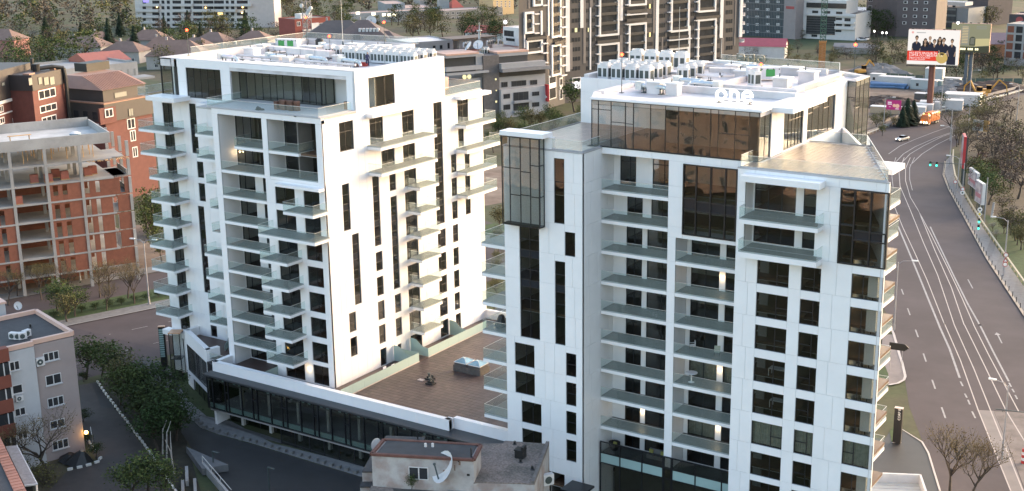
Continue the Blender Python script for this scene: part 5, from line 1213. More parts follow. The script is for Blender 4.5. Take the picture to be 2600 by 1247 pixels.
# ================================================================ surrounding buildings
class Fac:
    """a far facade: vertical plane through two ground points, measured by photograph columns"""
    def __init__(s, P0, P1):
        s.P0 = Vector((P0.x, P0.y, 0)); s.P1 = Vector((P1.x, P1.y, 0)); s.d = (s.P1-s.P0); s.L = s.d.length; s.d.normalize()
        s.ang = math.atan2(s.d.y, s.d.x)
    def hit(s, x, y):
        r = ray(x, y); den = r.x*(-s.d.y)+r.y*s.d.x
        t = (s.P0.x*(-s.d.y)+s.P0.y*s.d.x)/den
        q = Vector((r.x*t, r.y*t, 0)); return (q-s.P0).dot(s.d), CAMH+r.z*t
    def rect(s, x0, y0, x1, y1):
        a, _ = s.hit(x0, (y0+y1)/2); b, _ = s.hit(x1, (y0+y1)/2); _, zt = s.hit((x0+x1)/2, y0); _, zb = s.hit((x0+x1)/2, y1)
        return a, b, zb, zt
FARG = mat('far_window_glass', (.035, .036, .04), .12, .3, .3); FARF = mat('far_window_frame', (.045, .042, .042), .5); FARW = mat('far_white_frame', (.60, .58, .58), .5)
LIT = emit('lit_window', (1, .68, .28), .5); LIT2 = emit('lit_window_pale', (.95, .85, .45), .32); FARG2 = mat('far_blue_glass', (.06, .075, .085), .15, .2, .3)
def fwin(root, a, b, c, d, frame=None, gl=None, fr=.09, y=-.05, mull=1, name='window'):
    frame = frame or FARF; gl = gl or FARG; W, H = round(b-a, 1), round(d-c, 1)
    if W <= .2 or H <= .2: return
    k = ('fw', W, H, frame.name, gl.name, mull, fr)
    if k not in CACHE:
        mb = MB().box(0, 0, 0, W, .1, fr).box(0, 0, H-fr, W, .1, H).box(0, 0, fr, fr, .1, H-fr).box(W-fr, 0, fr, W, .1, H-fr)
        for i in range(1, mull+1): mb.box(W*i/(mull+1)-fr*.4, 0, fr, W*i/(mull+1)+fr*.4, .1, H-fr)
        mb.box(fr*.9, .03, fr*.9, W-fr*.9, .06, H-fr*.9, 1); CACHE[k] = mb.mesh('window', frame, gl)
    return obj(name, CACHE[k], root, (a, y, c))
def block(name, label, cat, P0, P1, dep, zt, wm, zb=-.5, roofm=None, par=.5, group=None):
    F = Fac(P0, P1); t = thing(name, label, cat, tuple(F.P0), F.ang, group)
    obj('wall', MB().box(0, 0, zb, F.L, dep, zt).mesh('wall', wm), t)
    if roofm: obj('roof', MB().box(.3, .3, zt+.003, F.L-.3, dep-.3, zt+.08).mesh('roof', roofm), t)
    if par:
        mb = MB().box(0, 0, zt+.003, F.L, .25, zt+par).box(0, dep-.25, zt+.003, F.L, dep, zt+par).box(0, .25, zt+.003, .25, dep-.25, zt+par).box(F.L-.25, .25, zt+.003, F.L, dep-.25, zt+par)
        obj('parapet', mb.mesh('parapet', wm), t)
    return t, F
def pz(sc, x0, y0):
    return lambda x, y: (x0+x/sc, y0+y/sc)
def wins(t, F, f, rects, **k):
    for r in rects:
        (x0, y0), (x1, y1) = f(r[0], r[1]), f(r[2], r[3]); fwin(t, *F.rect(x0, y0, x1, y1), **k)
def bx(t, F, f, r, y0, y1, m, name):
    (xa, ya), (xb, yb) = f(r[0], r[1]), f(r[2], r[3]); a, b, c, d = F.rect(xa, ya, xb, yb)
    return obj(name, MB().box(a, y0, c, b, y1, d).mesh(name, m), t)
TD = mat('dark_render', (.058, .053, .056), .7, .12, .3); TB = mat('taupe_render', (.155, .135, .13), .7, .08); TW = mat('tower_white', (.62, .60, .61), .55, .05)
Z1 = pz(4.1176, 1280, 0); Z2 = pz(6.175, 1600, 0)
pA, pB_, pC, pD = pol(1318, 404), pol(1391, 413), pol(1434, 424), pol(1876, 482)
t = thing('apartment_tower', 'dark grey apartment tower with white ring frames behind the two white towers', 'apartment tower', tuple(pB_))
o_ = t.location
obj('wall', MB().prism([(q.x-o_.x, q.y-o_.y) for q in (pA, pB_, pC, pD, pD+Vector((-25, 30, 0)), pA+Vector((-20, 40, 0)))], -.5, 72).mesh('wall', TD), t)
def tface(F, f, feats):
    for kind, *r in feats:
        (xa, ya), (xb, yb) = f(r[0], r[1]), f(r[2], r[3]); a, b, c, d = F.rect(xa, ya, xb, yb); pl = Plane(F.P0.x, F.P0.y, F.ang)
        def add(nm, me, x, y, z): return obj(nm, me, t, tuple(Vector(pl.pt(x, y, z))-o_), F.ang)
        if kind == 'ring':
            th = .75; mb = MB().box(0, -.6, 0, b-a, -.01, th*.9).box(0, -.6, d-c-th*.9, b-a, -.01, d-c).box(0, -.6, th*.9, th, -.01, d-c-th*.9).box(b-a-th, -.6, th*.9, b-a, -.01, d-c-th*.9)
            add('white_frame', mb.mesh('white_frame', TW), a, 0, c)
            n = max(1, round((d-c-1.4)/3.2)); h = (d-c-1.4)/n
            for i in range(n):
                z = .7+i*h
                add('balcony_glazing', boxmesh(b-a-1.6, .05, h-.45, FARG, 'balcony_glazing'), a+.8, -.06, c+z+.3)
                add('balcony_rail', boxmesh(b-a-1.5, .05, .95, mat('smoked_rail', (.07, .065, .065), .25), 'balcony_rail'), a+.75, -.5, c+z+.05)
                if (i*7+int(a)) % 3 != 1: add('ac_box', boxmesh(.75, .3, .6, TW, 'ac_box'), b-1.9-((i*5) % 3)*.2, -.42, c+z+.45)
        elif kind == 'plate': add('balcony_plate', boxmesh(b-a, 1.1, .35, TW, 'balcony_plate'), a, -1.1, (c+d)/2-.17)
        elif kind == 'white': add('white_strip', boxmesh(b-a, .25, d-c, TW, 'white_strip'), a, -.25, c)
        elif kind == 'brown': add('taupe_strip', boxmesh(b-a, .14, d-c, TB, 'taupe_strip'), a, -.14, c)
        elif kind == 'open':
            add('balcony_glazing', boxmesh(b-a, .05, d-c, FARG, 'balcony_glazing'), a, -.06, c); add('balcony_rail', boxmesh(b-a, .05, 1.0, mat('smoked_rail', (.07, .065, .065), .25), 'balcony_rail'), a, -.9, c)
        elif kind in ('win', 'lit', 'pale'):
            k = ('tw', round(b-a, 1), round(d-c, 1), kind)
            if k not in CACHE:
                W, H = round(b-a, 1), round(d-c, 1); mb = MB().box(0, -.05, 0, W, 0, H); n = 3 if W > 2.2 else 2
                for i in range(n): mb.box(W*i/n+.08, -.07, .08, W*(i+1)/n-.08, -.055, H-.08, 2 if (kind != 'win' and i == n//2) else 1)
                CACHE[k] = mb.mesh('window', FARF, FARG, LIT if kind == 'lit' else LIT2)
            add('window', CACHE[k], a, 0, c)
        elif kind == 'shop':
            add('shop_front', boxmesh(b-a, .2, d-c, TW, 'shop_front'), a, -.2, c); add('window', boxmesh(b-a-.8, .05, (d-c)*.42, FARG, 'window'), a+.4, -.26, c+.3); add('window', boxmesh(b-a-.8, .05, (d-c)*.25, FARG, 'window'), a+.4, -.26, d-(d-c)*.32)
rows = [-88, 10, 110, 215, 315, 415, 515, 615, 715]
ft = [('white', 640, -60, 682, 748), ('brown', 685, 447, 712, 725), ('white', 793, -60, 825, 292), ('brown', 826, -60, 853, 662), ('white', 892, 78, 905, 730), ('brown', 895, -60, 925, 78),
      ('ring', 985, -160, 1195, 375), ('ring', 985, 450, 1195, 800), ('open', 960, 385, 1190, 445), ('white', 1210, -60, 1238, 215), ('brown', 1208, 365, 1235, 690)]
for y in rows: ft += [('pale' if y == 315 else 'win', 707, y-24, 795, y+24), ('pale' if y in (315,) else 'win', 858, y-24, 886, y+22), ('win', 917, y-24, 947, y+22), ('win', 1245, y-24, 1262, y+22)]
for y in (-45, 60, 165, 270, 372, 465, 565, 665): ft.append(('plate', 955, y-6, 992, y+6))
ft += [('ring', 1295, -60, 1480, 60), ('ring', 1293, 240, 1478, 690), ('open', 1265, 75, 1476, 130), ('open', 1265, 160, 1476, 220)]
for y in (50, 150, 255, 352, 447, 545, 640): ft.append(('plate', 1262, y-6, 1300, y+6))
ft.append(('plate', 1262, 143, 1476, 155)); ft += [('shop', 708, 808, 800, 935)]
FCD = Fac(pC, pD); tface(FCD, Z1, ft)
ft = [('brown', 358, -40, 392, 520), ('white', 396, -40, 440, 1010), ('brown', 488, 585, 510, 1010), ('ring', 628, -260, 915, 497), ('ring', 620, 745, 905, 1065), ('open', 585, 505, 895, 600), ('open', 585, 635, 895, 745), ('white', 905, 405, 936, 970), ('brown', 915, -40, 940, 400),
      ('plate', 580, 595, 935, 640), ('ring', 1056, -200, 1335, 188), ('ring', 1042, 295, 1330, 1032), ('white', 1336, 385, 1350, 940), ('white', 1405, -40, 1453, 595), ('brown', 1430, 592, 1460, 930), ('open', 1010, 195, 1390, 290), ('brown', 1636, -40, 1655, 715)]
for y in (100, 250, 400, 545, 690, 830, 975): ft += [('lit' if y == 545 or y == 100 else 'win', 265, y-38, 352, y+35), ('lit' if y == 975 else 'win', 447, y-38, 552, y+35)]
for y in (90, 220, 375, 510, 650, 790, 930): ft += [('win', 945, y-38, 1000, y+35), ('win', 1362, y-38, 1400, y+35)]
for y in (50, 190, 335, 475, 615, 750, 890): ft.append(('pale' if y == 9 else 'win', 1500, y-38, 1605, y+35))
for y in (45, 193, 340, 485, 630, 770, 915): ft.append(('plate', 580, y-8, 632, y+8))
for y in (28, 178, 322, 463, 603, 742, 882, 1022): ft.append(('plate', 1003, y-8, 1058, y+8))
tface(FCD, Z2, ft)
FE = Fac(pD, pD+(pD-pC).normalized().cross(Vector((0, 0, -1)))*10)
obj('white_strip', MB().box(-.5, -.6, 16, .9, .4, 72).mesh('white_strip', TW), t, tuple(pD-o_), FCD.ang)
for i in range(12): obj('side_balcony', MB().box(.92, -.5, 0, 2.3, 2.4, .3).box(2.2, -.5, .3, 2.3, 2.4, 1.2).mesh('side_balcony', TW), t, tuple(pD-o_+Vector((0, 0, 14+i*3.2))), FCD.ang)
FAB_ = Fac(pA, pB_); FBC = Fac(pB_, pC)
tface(FAB_, Z1, [('ring', 205, 122, 302, 352), ('ring', 293, -160, 390, 65), ('white', 203, 190, 216, 505), ('ring', 225, 412, 392, 557), ('open', 218, 345, 430, 415), ('white', 378, 112, 398, 365), ('brown', 250, -60, 270, 90), ('plate', 300, 140, 348, 152), ('plate', 300, 243, 348, 256), ('plate', 300, 340, 348, 352), ('plate', 385, 50, 432, 62), ('plate', 385, 448, 437, 460), ('plate', 385, 548, 437, 560), ('plate', 385, 650, 437, 660)])
tface(FBC, Z1, [('white', 455, -60, 466, 375), ('brown', 442, 365, 458, 665), ('ring', 485, -160, 582, 392), ('ring', 485, 462, 582, 792), ('open', 505, 395, 620, 460), ('shop', 465, 785, 540, 1035), ('shop', 575, 810, 608, 1040)]+[('plate', 578, y-6, 630, y+6) for y in (75, 180, 285, 385, 485, 585, 685, 788)])
sg = thing('shop_sign', 'glowing white square sign on the foot of the dark tower', 'sign', tuple(FCD.P0+FCD.d*FCD.rect(*Z1(725, 890), *Z1(790, 925))[0]+Vector((0, 0, FCD.rect(*Z1(725, 890), *Z1(790, 925))[2]))), FCD.ang)
obj('panel', MB().box(0, -.7, 0, 5, -.45, 2.2).mesh('panel', emit('sign_white', (1, .95, 1), .55)), sg)
GY1 = mat('grey_render', (.30, .29, .30), .75, .08, .3); GY2 = mat('dark_slate_tile', (.105, .092, .092), .7, .18, 1.2); FLATR = mat('felt_roof', (.16, .125, .11), .85, .15, .3); CORAL = mat('coral_edge', (.52, .31, .24), .6)
Z3 = pz(4.575, 1040, 60)
t, F = block('office_building', 'grey office building with a dark tiled stair shaft between the two white towers', 'office building', pol(1122, 388), pol(1384, 405), 30, zat(1260, 195, 395), GY1, roofm=FLATR, par=0)
top = F.rect(*Z3(430, 370), *Z3(1000, 580))
bx(t, F, Z3, (400, 375, 840, 580), -.25, -.01, mat('shade_band', (.035, .035, .04), .4), 'loggia_shade'); bx(t, F, Z3, (400, 555, 885, 580), -2.2, -.26, GY1, 'canopy'); bx(t, F, Z3, (400, 490, 820, 540), -1.6, -.26, GY1, 'balcony_parapet'); bx(t, F, Z3, (390, 355, 760, 385), -2, 8, GY1, 'eaves')  # dark sheets on the wall face; the loggia shade is put into their colour
bx(t, F, Z3, (385, 338, 770, 356), -2.2, 9, CORAL, 'roof_edge'); bx(t, F, Z3, (760, 350, 850, 560), -.6, 6, GY1, 'wall')
bx(t, F, Z3, (840, 365, 1022, 1110), -1.2, 5, GY2, 'stair_shaft'); bx(t, F, Z3, (1018, 335, 1370, 372), -.4, 12, GY1, 'eaves'); bx(t, F, Z3, (1010, 318, 1375, 336), -.5, 12, CORAL, 'roof_edge')
bx(t, F, Z3, (1022, 372, 1365, 455), -.2, -.01, mat('shade_band', (.035, .035, .04)), 'loggia_shade'); bx(t, F, Z3, (1020, 440, 1530, 500), -2.6, -.2, GY1, 'balcony_parapet'); bx(t, F, Z3, (1020, 500, 1580, 535), -3.4, 0, mat('canopy_grey', (.20, .19, .20), .5), 'canopy')
bx(t, F, Z3, (1020, 540, 1570, 600), -.4, -.01, mat('band_glass', (.06, .055, .055), .2), 'glass_band'); bx(t, F, Z3, (1022, 735, 1570, 1062), -2.4, -.02, mat('pale_grey_render', (.36, .345, .355), .75, .1, .3), 'wall')
F2 = Fac(F.P0-Vector((-F.d.y, F.d.x, 0))*2.4, F.P1-Vector((-F.d.y, F.d.x, 0))*2.4)
for r in ((1065, 680, 1138, 738), (1182, 662, 1355, 725), (1398, 655, 1480, 710)): wins(t, F, Z3, [r], y=-.12, mull=2)
for r in ((1090, 815, 1165, 872), (1205, 795, 1380, 890), (1422, 790, 1505, 838), (1090, 942, 1168, 1000), (1205, 925, 1385, 1005), (1422, 915, 1505, 965)):
    (xa, ya), (xb, yb) = Z3(*r[:2]), Z3(*r[2:]); fwin(t, *F2.rect(xa, ya, xb, yb), y=-2.5, mull=2)
bx(t, F2, Z3, (1205, 890, 1400, 915), -3.4, -2.42, GY1, 'balcony'); bx(t, F2, Z3, (1205, 1005, 1400, 1030), -3.4, -2.42, GY1, 'balcony')
for r in ((970, 632, 988, 652), (975, 890, 993, 912), (978, 765, 990, 778)):
    (xa, ya), (xb, yb) = Z3(*r[:2]), Z3(*r[2:]); a, b, c, d = F.rect(xa, ya, xb, yb); obj('lit_window', boxmesh(b-a, .05, d-c, LIT2, 'lit_window'), t, (a, -1.27, c))
for r in ((620, 585, 650, 615), (675, 585, 700, 612)):
    (xa, ya), (xb, yb) = Z3(*r[:2]), Z3(*r[2:]); a, b, c, d = F.rect(xa, ya, xb, yb); obj('globe_lamp', MB().ball((0, 0, 0), .7, 8).mesh('globe_lamp', LIT2), t, (a, -1.0, c))
ads = pol(1391, 415); sg = thing('street_sign', 'red box sign with a white arrow at the foot of the grey office building', 'sign', tuple(pol(1388, 402)), R(-25))
obj('box', MB().box(-.9, -.3, 4, .9, .3, 9.3).mesh('box', mat('sign_red', (.42, .03, .035), .5)), sg); obj('arrow', MB().box(-.5, -.34, 5.2, .5, -.31, 5.6).box(-.5, -.34, 4.9, -.2, -.31, 5.9).mesh('arrow', WHITEP), sg); obj('post', MB().box(-.1, -.1, 0, .1, .1, 4).mesh('post', POLE), sg)
def dish(loc, r, rz, label, tilt=35, group='white satellite dishes'):
    t = thing('satellite_dish', label, 'satellite dish', loc, rz, group); mb = MB(); n = 18; rg = [0, .35, .65, .88, 1.0]
    for q in rg:
        for j in range(n): a = 2*math.pi*j/n; mb.v.append((q*r*math.cos(a), -.32*r*(q*q)+.0, q*r*math.sin(a)))
    for i in range(len(rg)-1):
        for j in range(n): mb.f.append((i*n+j, i*n+(j+1) % n, (i+1)*n+(j+1) % n, (i+1)*n+j)); mb.m.append(0)
    o = obj('reflector', mb.mesh('reflector', MACH), t, (0, 0, r*1.1)); o.rotation_euler = (R(-tilt), 0, 0)
    o2 = obj('feed_arm', MB().bar((0, -.1, -r*.9), (0, -r*.9, 0), .05*r+.03).ball((0, -r*.9, 0), .08*r+.03, 6).mesh('feed_arm', GRILL), t, (0, 0, r*1.1)); o2.rotation_euler = (R(-tilt), 0, 0)
    obj('mount', MB().tube((0, .1, 0), (0, .2, r), .05*r+.03, .05*r+.03, 6).mesh('mount', GRILL), t); return t
zr = zat(1260, 195, 395)
for i, (x, y, d_) in enumerate(((1192, 128, 398), (1215, 125, 400))): q = pol(x, d_); dish((q.x, q.y, zat(x, y+5, d_)), 1.6, R(-40+i*60), 'large white dish on the grey office roof, %s of two' % ('left' if i == 0 else 'right'))
for i, (x, d_, w_) in enumerate(((1222, 402, 1), (1229, 402, 1))):
    q = pol(x, d_); ac_unit((q.x, q.y, zat(x, 139, d_)), 'white condenser pair beside the dishes on the grey office roof', 'condensers on the grey office roof', R(-20), 1, 1.6, 1, 2.2)
t, F = block('flat_house', 'grey low building with a slanting roof edge behind the left tower, right of the villa', 'building', pol(1040, 470), pol(1151, 478), 20, zat(1100, 108, 474), mat('pale_grey_render', (.36, .345, .355)), roofm=ROOFW, par=.5)
wins(t, F, Z3, [(270, 255, 300, 285), (350, 250, 380, 295), (440, 225, 465, 290)], mull=0)
t, F = block('service_building', 'white building with a red metal roof and a row of condensers behind the grey office', 'building', pol(1150, 470), pol(1330, 488), 16, zat(1240, 128, 478), FARW, roofm=mat('red_metal', (.26, .10, .075), .5, .1), par=0)
obj('canopy_roof', MB().box(4, 6, zat(1240, 98, 478)-.4, 24, 16, zat(1240, 98, 478)).mesh('canopy_roof', FLATR), t); obj('upper_wall', MB().box(8, 8, zat(1240, 128, 478), 23, 15, zat(1240, 99, 478)-.3).mesh('upper_wall', FARW), t)
za = zat(1240, 124, 474)
for i in range(10): q = F.P0+F.d*(7.2+i*1.75)+Vector((-F.d.y, F.d.x, 0))*(3.5+(i % 3)*1.2); ac_unit((q.x, q.y, za+.2), 'white condenser in the long row on the red metal roof', 'condensers on the red roof', F.ang, 1, 1.35, 1, 1.7)
q = pol(1218, 480); t = thing('roof_mast', 'short stepped white mast on the canopy behind the grey office', 'mast', (q.x, q.y, zat(1218, 100, 480))); obj('mast', MB().tube((0, 0, 0), (0, 0, 3), .5, .4, 8).tube((0, 0, 3), (0, 0, 3.4), 1.0, 1.0, 8).tube((0, 0, 3.4), (0, 0, 6.2), .22, .1, 8).mesh('mast', FARW), t)
t, F = block('white_house', 'white framed low building squeezed left of the dark tower', 'building', pol(1278, 500), pol(1330, 490), 14, zat(1300, 72, 495), FARW, par=.3)
wins(t, F, Z1, [(0, 320, 100, 380), (20, 400, 110, 430)], mull=2); obj('lamp', MB().ball((2, -.4, zat(1298, 55, 500)), .8, 8).mesh('lamp', emit('sign_white', (1, .95, 1), .55)), t)
ZN = pz(3.7425, 0, 290)
PR = Vector((-177.6, 143.6, 0)); dR = math.hypot(PR.x, PR.y)
zs = zat(*ZN(1285, 1075), dR); PLq = at(*ZN(530, 1165), zs); PL = PR+(Vector((PLq.x, PLq.y, 0))-PR)*2.05
F = Fac(PL, PR); t = thing('unfinished_building', 'unfinished concrete block with orange infill walls and two open top floors', 'building site', tuple(F.P0), F.ang)
LV = [F.hit(*ZN(1285, 1078))[1], F.hit(*ZN(1265, 910))[1], F.hit(*ZN(1250, 745))[1], F.hit(*ZN(1238, 577))[1], F.hit(*ZN(1222, 398))[1], F.hit(*ZN(1200, 238))[1], F.hit(*ZN(1196, 155))[1]]
h0 = (LV[3]-LV[0])/3; LV0 = [LV[0]-h0*k for k in (2, 1)]
DEP = 17
for i, z in enumerate(LV0+LV[:5]): obj('floor_slab', MB().box(0, 0, z-.28, F.L, DEP, z).mesh('floor_slab', CONC), t)
obj('floor_slab', MB().box(0, 0, LV[5]-.1, F.L, DEP, LV[5]+.25).mesh('floor_slab', mat('pale_concrete', (.44, .43, .42), .8, .2, .3)), t)
obj('roof_parapet', MB().box(0, -.02, LV[5]-.3, F.L, .25, LV[6]).box(F.L-.25, .26, LV[5]-.3, F.L+.02, DEP, LV[6]).box(0, DEP-.25, LV[5]-.3, F.L-.26, DEP, LV[6]+.4).mesh('roof_parapet', CONC), t)
cx = [F.hit(*ZN(x, 680))[0] for x in (1255, 800, 470, 135)]; cx += [cx[3]-(cx[2]-cx[3]), cx[3]-2*(cx[2]-cx[3])]
allz = LV0+LV[:6]; zlow = [-.5]+allz
for x in cx:
    for y in (0, 5.5, 11, 16.4):
        for z0, z1 in zip(zlow, allz): obj('column', boxmesh(.5, .45, z1-.28-z0, CONC, 'column'), t, (x-.5, y+.03, z0))
mb = MB(); mb.box(cx[-1], 8.2, -.5, F.L-3, 8.4, LV[3]-.3); obj('inner_wall', mb.mesh('inner_wall', HOLLOW), t)
def infill(x0, x1, z0, z1, ops):
    mb = MB(); xs = sorted({x0, x1} | {v for o in ops for v in o[:2]})
    for a, b in zip(xs, xs[1:]):
        o = [q for q in ops if q[0] <= (a+b)/2 <= q[1]]
        if not o: mb.box(a, .12, z0, b, .38, z1-.25)
        else:
            if o[0][2] > 0: mb.box(a, .12, z0, b, .38, z0+o[0][2])
            if o[0][3] < z1-z0-.3: mb.box(a, .12, z0+o[0][3], b, .38, z1-.25)
    obj('infill_wall', mb.mesh('infill_wall', HOLLOW), t)
def fx(x, y=900): return F.hit(*ZN(x, y))[0]
for k, (z0, z1) in enumerate(zip(zlow[1:6], allz[1:6])):
    H = z1-z0; rt = cx[0]-.5; lf = cx[1]; W = rt-lf
    low = k < 4
    if k <= 4:
        o = [(lf+.1, lf+.1+W*.11, 0, H*.86), (lf+W*.24, lf+W*.34, 0 if k != 4 else .0, H*.86), (lf+W*.60, lf+W*.72, 0, H*.86)] if k < 4 else [(lf+.1, lf+W*.12, .7, H*.86), (lf+W*.25, lf+W*.35, .7, H*.86), (lf+W*.80, lf+W*.9, .2, H*.9)]
        if k == 0: o = o[:2]
        infill(lf, rt, z0, z1, o)
        lf2 = cx[2]; W2 = cx[1]-.5-lf2
        o = [(lf2+W2*.1, lf2+W2*.26, 0, H*.8), (lf2+W2*.42, lf2+W2*.58, 0, H*.8)] if k < 4 else [(lf2+W2*.1, lf2+W2*.26, H*.3, H*.85), (lf2+W2*.4, lf2+W2*.55, H*.3, H*.85)]
        infill(lf2, cx[1]-.5, z0, z1, o)
    if k < 4:
        lf3 = cx[4]; W3 = cx[3]-.5-lf3; infill(lf3, cx[3]-.5, z0, z1, [(lf3+W3*.55, lf3+W3*.7, 0, H*.82)])
for z in LV[1:4]: obj('balcony', MB().box(F.L, 1, z-.28, F.L+2.6, 8, z).box(F.L+2.4, 1, z, F.L+2.6, 8, z+.9).mesh('balcony', CONC), t)
for z in LV[3:5]: obj('balcony', MB().box(F.L, 1, z-.28, F.L+2.2, 9, z).mesh('balcony', CONC), t)
TIM = mat('sawn_timber', (.42, .26, .13), .8, .2, 2, island=.2)
rt_ = random.Random(5)
for i in range(28): obj('prop', MB().tube((0, 0, 0), (0, 0, LV[5]-LV[4]-.35), .06, .06, 5).mesh('prop', TIM) if i == 0 else bpy.data.meshes['prop'], t, (rt_.uniform(cx[3], F.L-1), rt_.uniform(1.5, 15), LV[4]))
for i in range(16): obj('edge_board', boxmesh(.14, 2.4, .08, TIM, 'edge_board'), t, (cx[1]+1+i*(cx[0]-cx[1]-1)/16, -1.3, LV[4]-.2), R(rt_.uniform(-25, 25)))
def fw(x, y, z): return tuple(F.P0+F.d*x+Vector((-F.d.y, F.d.x, 0))*y+Vector((0, 0, z)))
BLK = mat('wrapped_blocks', (.30, .10, .07), .7, .15, 2, island=.15)
for i, (xx, y, z, lab) in enumerate(((905, 3.5, 3, 'left one of the two red pallets on the open floor'), (965, 4.5, 3, 'right one of the two red pallets on the open floor'), (505, 1.5, 3, 'pallet of pale red blocks at the slab edge between two columns'), (670, 2.5, 3, 'pallet of blocks in the middle of the open floor'), (375, 2.2, 3, 'pallet of blocks behind the timber props'), (610, 5, 3, 'pallet of blocks deep inside the open floor'), (192, 1.2, 2, 'pink wrapped pallet in the open bay one floor lower'))):
    t2 = thing('block_pallet', lab+' of the unfinished block', 'pallet', fw(fx(xx), y, LV[z]), F.ang, 'pallets of blocks on the unfinished block'); obj('blocks', MB().box(-.65, -.5, .15, .65, .5, 1.45).mesh('blocks', BLK), t2); obj('pallet', MB().box(-.7, -.55, 0, .7, .55, .14).mesh('pallet', TIM), t2)
t2 = thing('water_tank', 'blue round water tank on the roof of the unfinished block', 'water tank', fw(fx(740, 160), 2.8, LV[5]+.26), F.ang); obj('tank', MB().tube((0, 0, 0), (0, 0, 1.15), .95, .95, 16).mesh('tank', mat('tank_blue', (.10, .19, .26), .4)), t2); obj('lid', MB().tube((0, 0, 1.15), (0, 0, 1.4), .97, .45, 16).mesh('lid', FARW), t2)
t2 = thing('timber_stack', 'stack of sawn boards on the roof of the unfinished block', 'timber', fw(fx(540, 190), 1.4, LV[5]+.26), F.ang)
for i in range(9): obj('board', boxmesh(4.2, .25, .07, TIM, 'board'), t2, (-2+.2*(i % 3), (i % 4)*.28, (i//4)*.08), R(rt_.uniform(-3, 3)))
t2 = thing('timber_stack', 'larger scattered heap of boards farther left on the same roof', 'timber', fw(fx(250, 210), 1.2, LV[5]+.26), F.ang)
for i in range(12): obj('board', boxmesh(4.0, .25, .07, TIM, 'board'), t2, (-3+.5*(i % 5), (i % 5)*.3, (i//5)*.08), R(rt_.uniform(-9, 9)))
t2 = thing('trestle', 'timber trestle table on the roof of the unfinished block', 'trestle', fw(fx(225, 170), 5, LV[5]+.26), F.ang); obj('top', boxmesh(3.8, .7, .08, TIM, 'top'), t2, (-1.9, 0, 1.2))
for x in (-1.6, 1.5): obj('leg', boxmesh(.1, .6, 1.2, TIM, 'leg'), t2, (x, .05, 0))
t, F_ = block('beige_house', 'beige corner house with a red balcony behind the unfinished block', 'house', pol(338, 262), pol(378, 258), 12, zat(360, 505, 260), mat('beige_render', (.36, .28, .21), .8, .08), roofm=FLATR)
obj('red_balcony', MB().box(2.2, -1.4, 3.0, 5.5, 0, 4.2).mesh('red_balcony', mat('balcony_red', (.20, .025, .022), .5)), t); fwin(t, 2.4, 3.6, 4.4, 6.6, FARF, FARG)
ZM = pz(5.145, 0, 100); BRK = mat('far_brick', (.125, .042, .034), .8, .15, .8); MANS = mat('dark_sheet', (.040, .033, .034), .55, .12, .5); COPR = mat('copper_roof', (.30, .16, .11), .5, .12, .4)
t, F = block('brick_building', 'red brick building with white windows under a dark mansard at the left edge', 'apartment building', pol(-60, 283), pol(74, 303), 14, zat(36, 255, 293), BRK, par=0)
obj('mansard', MB().box(-.2, -.3, zat(36, 250, 293)+.4, F.L, 13, zat(36, 173, 293)).mesh('mansard', MANS), t); bx(t, F, ZM, (-300, 795, 372, 835), -.45, 0, FARW, 'cornice'); bx(t, F, ZM, (-300, 965, 378, 982), -.2, 0, FARW, 'string_course')
wins(t, F, ZM, [(-30, 865, 45, 960), (150, 850, 298, 945), (-30, 1020, 60, 1110), (165, 1005, 305, 1105), (-60, 1190, 60, 1270), (180, 1170, 310, 1260)], frame=FARW, fr=.22, mull=2)
wins(t, F, ZM, [(175, 540, 247, 600), (0, 560, 40, 610)], frame=FARF, gl=mat('curtained', (.22, .22, .19), .4), y=-.42, mull=0)
t, F = block('brick_building', 'narrow red brick tower with a fat black roof pipe, second from the left edge', 'apartment building', pol(70, 290), pol(153, 300), 13, zat(110, 222, 295), BRK, par=0)
obj('mansard', MB().box(-.2, -.3, zat(110, 222, 295)+.003, F.L+.2, 13, zat(110, 183, 295)).mesh('mansard', MANS), t)
wins(t, F, ZM, [(500, 645, 728, 770), (520, 845, 742, 945), (545, 1000, 740, 1090)], frame=FARW, fr=.22, mull=2); wins(t, F, ZM, [(480, 492, 530, 590), (552, 488, 620, 600), (630, 485, 696, 595), (352, 500, 405, 600)], frame=FARF, gl=mat('curtained', (.22, .22, .19)), y=-.42, mull=0)
zt_ = zat(110, 183, 295); obj('roof_pipe', MB().path([(F.L*.55, 3, zt_+.5), (F.L*.8, 1, zt_+.7), (F.L-.4, -.5, zt_+.2), (F.L-.3, -.7, zt_-2), (F.L-.3, -.7, zt_-12)], .45, 8).mesh('roof_pipe', BLACK), t)
obj('roof_vent', MB().tube((F.L*.55, 3, zt_), (F.L*.55, 3, zt_+1.6), .7, .9, 10).tube((F.L*.7, 5, zt_), (F.L*.7, 5, zt_+2.6), .4, .4, 8).mesh('roof_vent', BLACK), t); obj('copper_trim', MB().box(.1, .4, zt_+.003, 2.2, 2, zt_+.3).box(F.L-2.5, .4, zt_+.003, F.L-1, 1.6, zt_+.3).mesh('copper_trim', COPR), t)
t, F = block('brick_building', 'red brick house with a ribbed copper roof and dark sheet upper floors', 'apartment building', pol(249, 296), pol(372, 306), 26, zat(310, 300, 301), BRK, par=0)
z1, z2, z3 = zat(310, 300, 301), zat(310, 255, 301), zat(310, 223, 301)
obj('dark_storey', MB().box(-.3, -.4, z1, F.L, 26, z2).mesh('dark_storey', MANS), t); obj('upper_storey', MB().box(1.5, 1.5, z2+.003, F.L, 22, z3).mesh('upper_storey', MANS), t)
